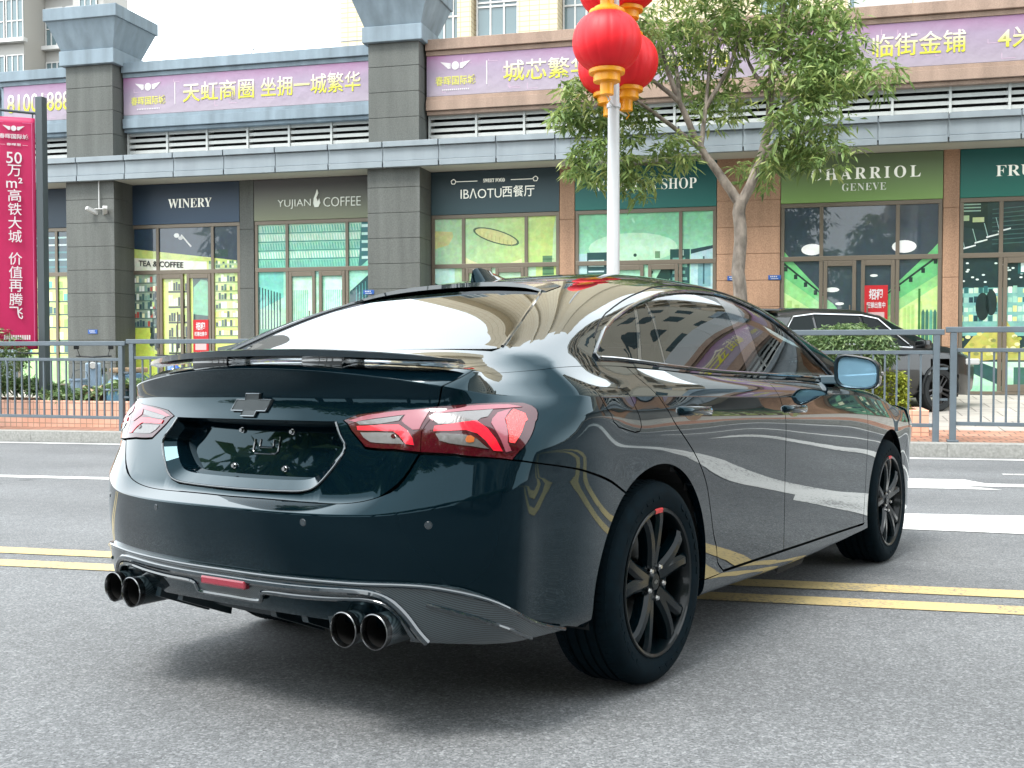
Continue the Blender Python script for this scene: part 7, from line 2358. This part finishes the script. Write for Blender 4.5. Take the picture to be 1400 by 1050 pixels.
# ---- wheels
M_RIMB = mat('gloss black alloy', (.0015, .005, .007), .3, coat=.3, coat_ior=1.4, spec=.15)
M_SPOKE = mat('black spoke lacquer', (.001, .006, .009), .20, spec=.18)
M_TREAD = mat('tread rubber', (.0012, .0075, .012), .85, spec=.10, var=.25, vscale=30)
M_DISC = mat('brake disc steel', (.20, .21, .21), .35, .9)
M_NUT = mat('wheel nut steel', (.62, .63, .64), .2, 1)
def make_wheel():
    """wheel facing +x, centred at the hub"""
    w = MB()
    prof = [(.243, -.112), (.262, -.120), (.305, -.122), (.326, -.108), (.3345, -.092)]
    gro = []
    for x0 in (-.055, -.018, .018, .055): gro += [(.3375, x0 - .006), (.330, x0 - .005), (.330, x0 + .005), (.3375, x0 + .006)]
    prof += gro + [(.3345, .092), (.326, .108), (.316, .1165), (.305, .1225), (.290, .1245), (.262, .120), (.250, .116), (.243, .112)]
    w.lathe(prof, 96, 'x', close=False)
    root = w.build('wheel', M_TREAD, car, smooth=True, angle=25)
    sp_ = MB()                                              # shoulder blocks and sidewall ribs
    for k in range(84):
        a = 2 * math.pi * k / 84
        for x0, x1, r0, r1 in ((.066, .098, .3355, .3330), (-.098, -.066, .3330, .3355)):
            pts = []
            for aa, x in ((a - .026, x0), (a + .026, x0), (a + .026, x1), (a - .026, x1)):
                r_ = .3405 - 10 * max(0, abs(x) - .07) ** 2
                pts.append((x, r_ * math.cos(aa), r_ * math.sin(aa)))
            pts2 = [(x, y * .975, z * .975) for x, y, z in pts]
            sp_.add(pts + pts2, [(0, 1, 2, 3), (0, 4, 5, 1), (1, 5, 6, 2), (2, 6, 7, 3), (3, 7, 4, 0)])
    for k in range(40):
        a = 2 * math.pi * k / 40
        if k % 10 > 6: continue
        r0, r1 = .278, .292
        sp_.add([(.1255, r * math.cos(q), r * math.sin(q)) for q, r in ((a - .05, r0), (a + .04, r0), (a + .06, r1), (a - .03, r1))] + [(.120, r * math.cos(q), r * math.sin(q)) for q, r in ((a - .05, r0), (a + .04, r0), (a + .06, r1), (a - .03, r1))], [(0, 1, 2, 3), (0, 4, 5, 1), (1, 5, 6, 2), (2, 6, 7, 3), (3, 7, 4, 0)])
    sp_.build('tread_blocks', M_TREAD, root)
    rm = MB()
    rm.lathe([(.243, .112), (.247, .118), (.243, .121), (.234, .118), (.228, .105), (.222, .06), (.216, 0), (.216, -.08), (.235, -.112), (.243, -.112)], 72, 'x')
    rim = rm.build('rim', M_RIMB, root, smooth=True, angle=40)
    for k in range(5):
        a0 = 2 * math.pi * k / 5 + math.pi / 2 + .1
        s_ = MB()
        def P3(r, t, x): return (x, r * math.cos(t), r * math.sin(t))
        # stem from the hub, then two arms reaching the rim
        for side in (-1, 1):
            st = []
            for r, dt, hw, x in ((.040, .00, .036, .093), (.075, .10, .032, .098), (.105, .115, .030, .103), (.14, .13, .028, .107), (.175, .150, .026, .109), (.205, .172, .027, .109), (.231, .190, .034, .105)):
                t = a0 + side * dt * 1.18
                u_ = np.array([-math.sin(t), math.cos(t)])
                cy_, cz_ = r * math.cos(t), r * math.sin(t)
                ring_ = []
                for du, dx in ((-1, -.036), (-.86, -.004), (-.40, .006), (.40, .006), (.86, -.004), (1, -.036)):
                    ring_.append((x + dx, cy_ + u_[0] * hw * du, cz_ + u_[1] * hw * du))
                st.append(ring_)
            V_ = [p for r_ in st for p in r_]
            s_.add(V_, [(i * 6 + q, (i + 1) * 6 + q, (i + 1) * 6 + (q + 1) % 6, i * 6 + (q + 1) % 6) for i in range(6) for q in range(6)] + [tuple(range(6)), tuple(range(36, 42))])
        s_.build('spoke', M_SPOKE, rim, smooth=True, angle=30)
    hb = MB(); hb.lathe([(0, .104), (.026, .104), (.030, .100), (.034, .096), (.072, .088), (.076, .06), (0, .06)], 36, 'x')
    hub = hb.build('hub', M_SPOKE, rim, smooth=True, angle=30)
    cb = MB(); cb.prism([(-.014, -.004), (-.005, -.004), (-.006, -.007), (.004, -.007), (.005, -.004), (.011, -.004), (.014, .003), (.005, .003), (.006, .006), (-.004, .006), (-.005, .003), (-.011, .003)], .104, .1052, 'x')
    cb.build('cap_emblem', M_DISC, rim)
    nt_ = MB()
    for k in range(5):
        a = 2 * math.pi * (k + .5) / 5 + math.pi / 2 + .1
        nt_.lathe([(0, .112), (.007, .112), (.0105, .106), (.0105, .08), (0, .08)], 6, 'x', (0, .054 * math.cos(a), .054 * math.sin(a)))
    nt_.build('wheel_nut', M_NUT, rim)
    rd_ = MB(); V_ = []
    for k in range(7):
        a = math.pi / 2 + R(-5) + R(13) * k / 6
        V_ += [(.1195, .2315 * math.cos(a), .2315 * math.sin(a)), (.1222, .2435 * math.cos(a), .2435 * math.sin(a)), (.118, .248 * math.cos(a), .248 * math.sin(a)), (.10, .2255 * math.cos(a), .2255 * math.sin(a))]
    rd_.add(V_, [(i * 4 + q, (i + 1) * 4 + q, (i + 1) * 4 + q + 1, i * 4 + q + 1) for i in range(6) for q in range(2)] + [(i * 4, (i + 1) * 4, (i + 1) * 4 + 3, i * 4 + 3) for i in range(6)])
    rd_.build('red_rim_mark', mat('red rim decal', (.75, .02, .03), .35), rim)
    dk = MB(); dk.lathe([(.07, .03), (.160, .03), (.160, .006), (.07, .006)], 48, 'x', close=True).lathe([(0, .02), (.08, .02), (.08, .05), (0, .05)], 30, 'x')
    dk.build('brake_disc', M_DISC, rim, smooth=True)
    cl = MB(); V_ = []
    for k in range(9):
        a = R(-30) + R(62) * k / 8
        V_ += [(x, r * math.cos(a), r * math.sin(a)) for x, r in ((-.02, .115), (.055, .115), (.055, .178), (-.02, .178))]
    cl.add(V_, [(i * 4 + q, (i + 1) * 4 + q, (i + 1) * 4 + (q + 1) % 4, i * 4 + (q + 1) % 4) for i in range(8) for q in range(4)] + [(0, 1, 2, 3), (32, 33, 34, 35)])
    cl.build('brake_caliper', M_SATIN, rim, smooth=True)
    bk = MB(); bk.lathe([(0, -.03), (.21, -.03), (.21, -.025), (0, -.025)], 40, 'x'); bk.build('dust_shield', M_SHELL, rim)
    return root
w0 = make_wheel()
w0.location = (.797, 0, .338)
for x, y, rz in ((.797, 2.829, 0), (-.797, 0, math.pi), (-.797, 2.829, math.pi)):
    c = copy_tree(w0, car)
    c.location = (x, y, .338)
    c.rotation_euler = (0, 0, rz)
# ---- real-world reflectances: everything but the foliage, the car lacquers and the lamps a stop darker, exposed up to match
KEEP = {'mango leaf', 'clipped shrub leaf', 'yellow green hedge leaf', 'window print', 'pale sign letters', 'silver sign letters', 'bright red light guide', 'red corner reflector', 'red lantern cloth', 'golden yellow lantern trim', 'blue mirror glass', 'black car paint', 'gloss black trim', 'satin dark plastic', 'salmon tile cladding'}
for m in list(MATS.values()):
    b = m.node_tree.nodes.get('Principled BSDF')
    if b is None or m.name in KEEP: continue
    c = b.inputs['Base Color']
    if c.is_linked:
        src = c.links[0].from_socket
        mu = m.node_tree.nodes.new('ShaderNodeMixRGB'); mu.blend_type = 'MULTIPLY'; mu.inputs[0].default_value = 1; mu.inputs[2].default_value = (.73, .73, .73, 1)
        m.node_tree.links.new(src, mu.inputs[1]); m.node_tree.links.new(mu.outputs[0], c)
    else:
        v_ = c.default_value; c.default_value = (v_[0] * .73, v_[1] * .73, v_[2] * .73, 1)
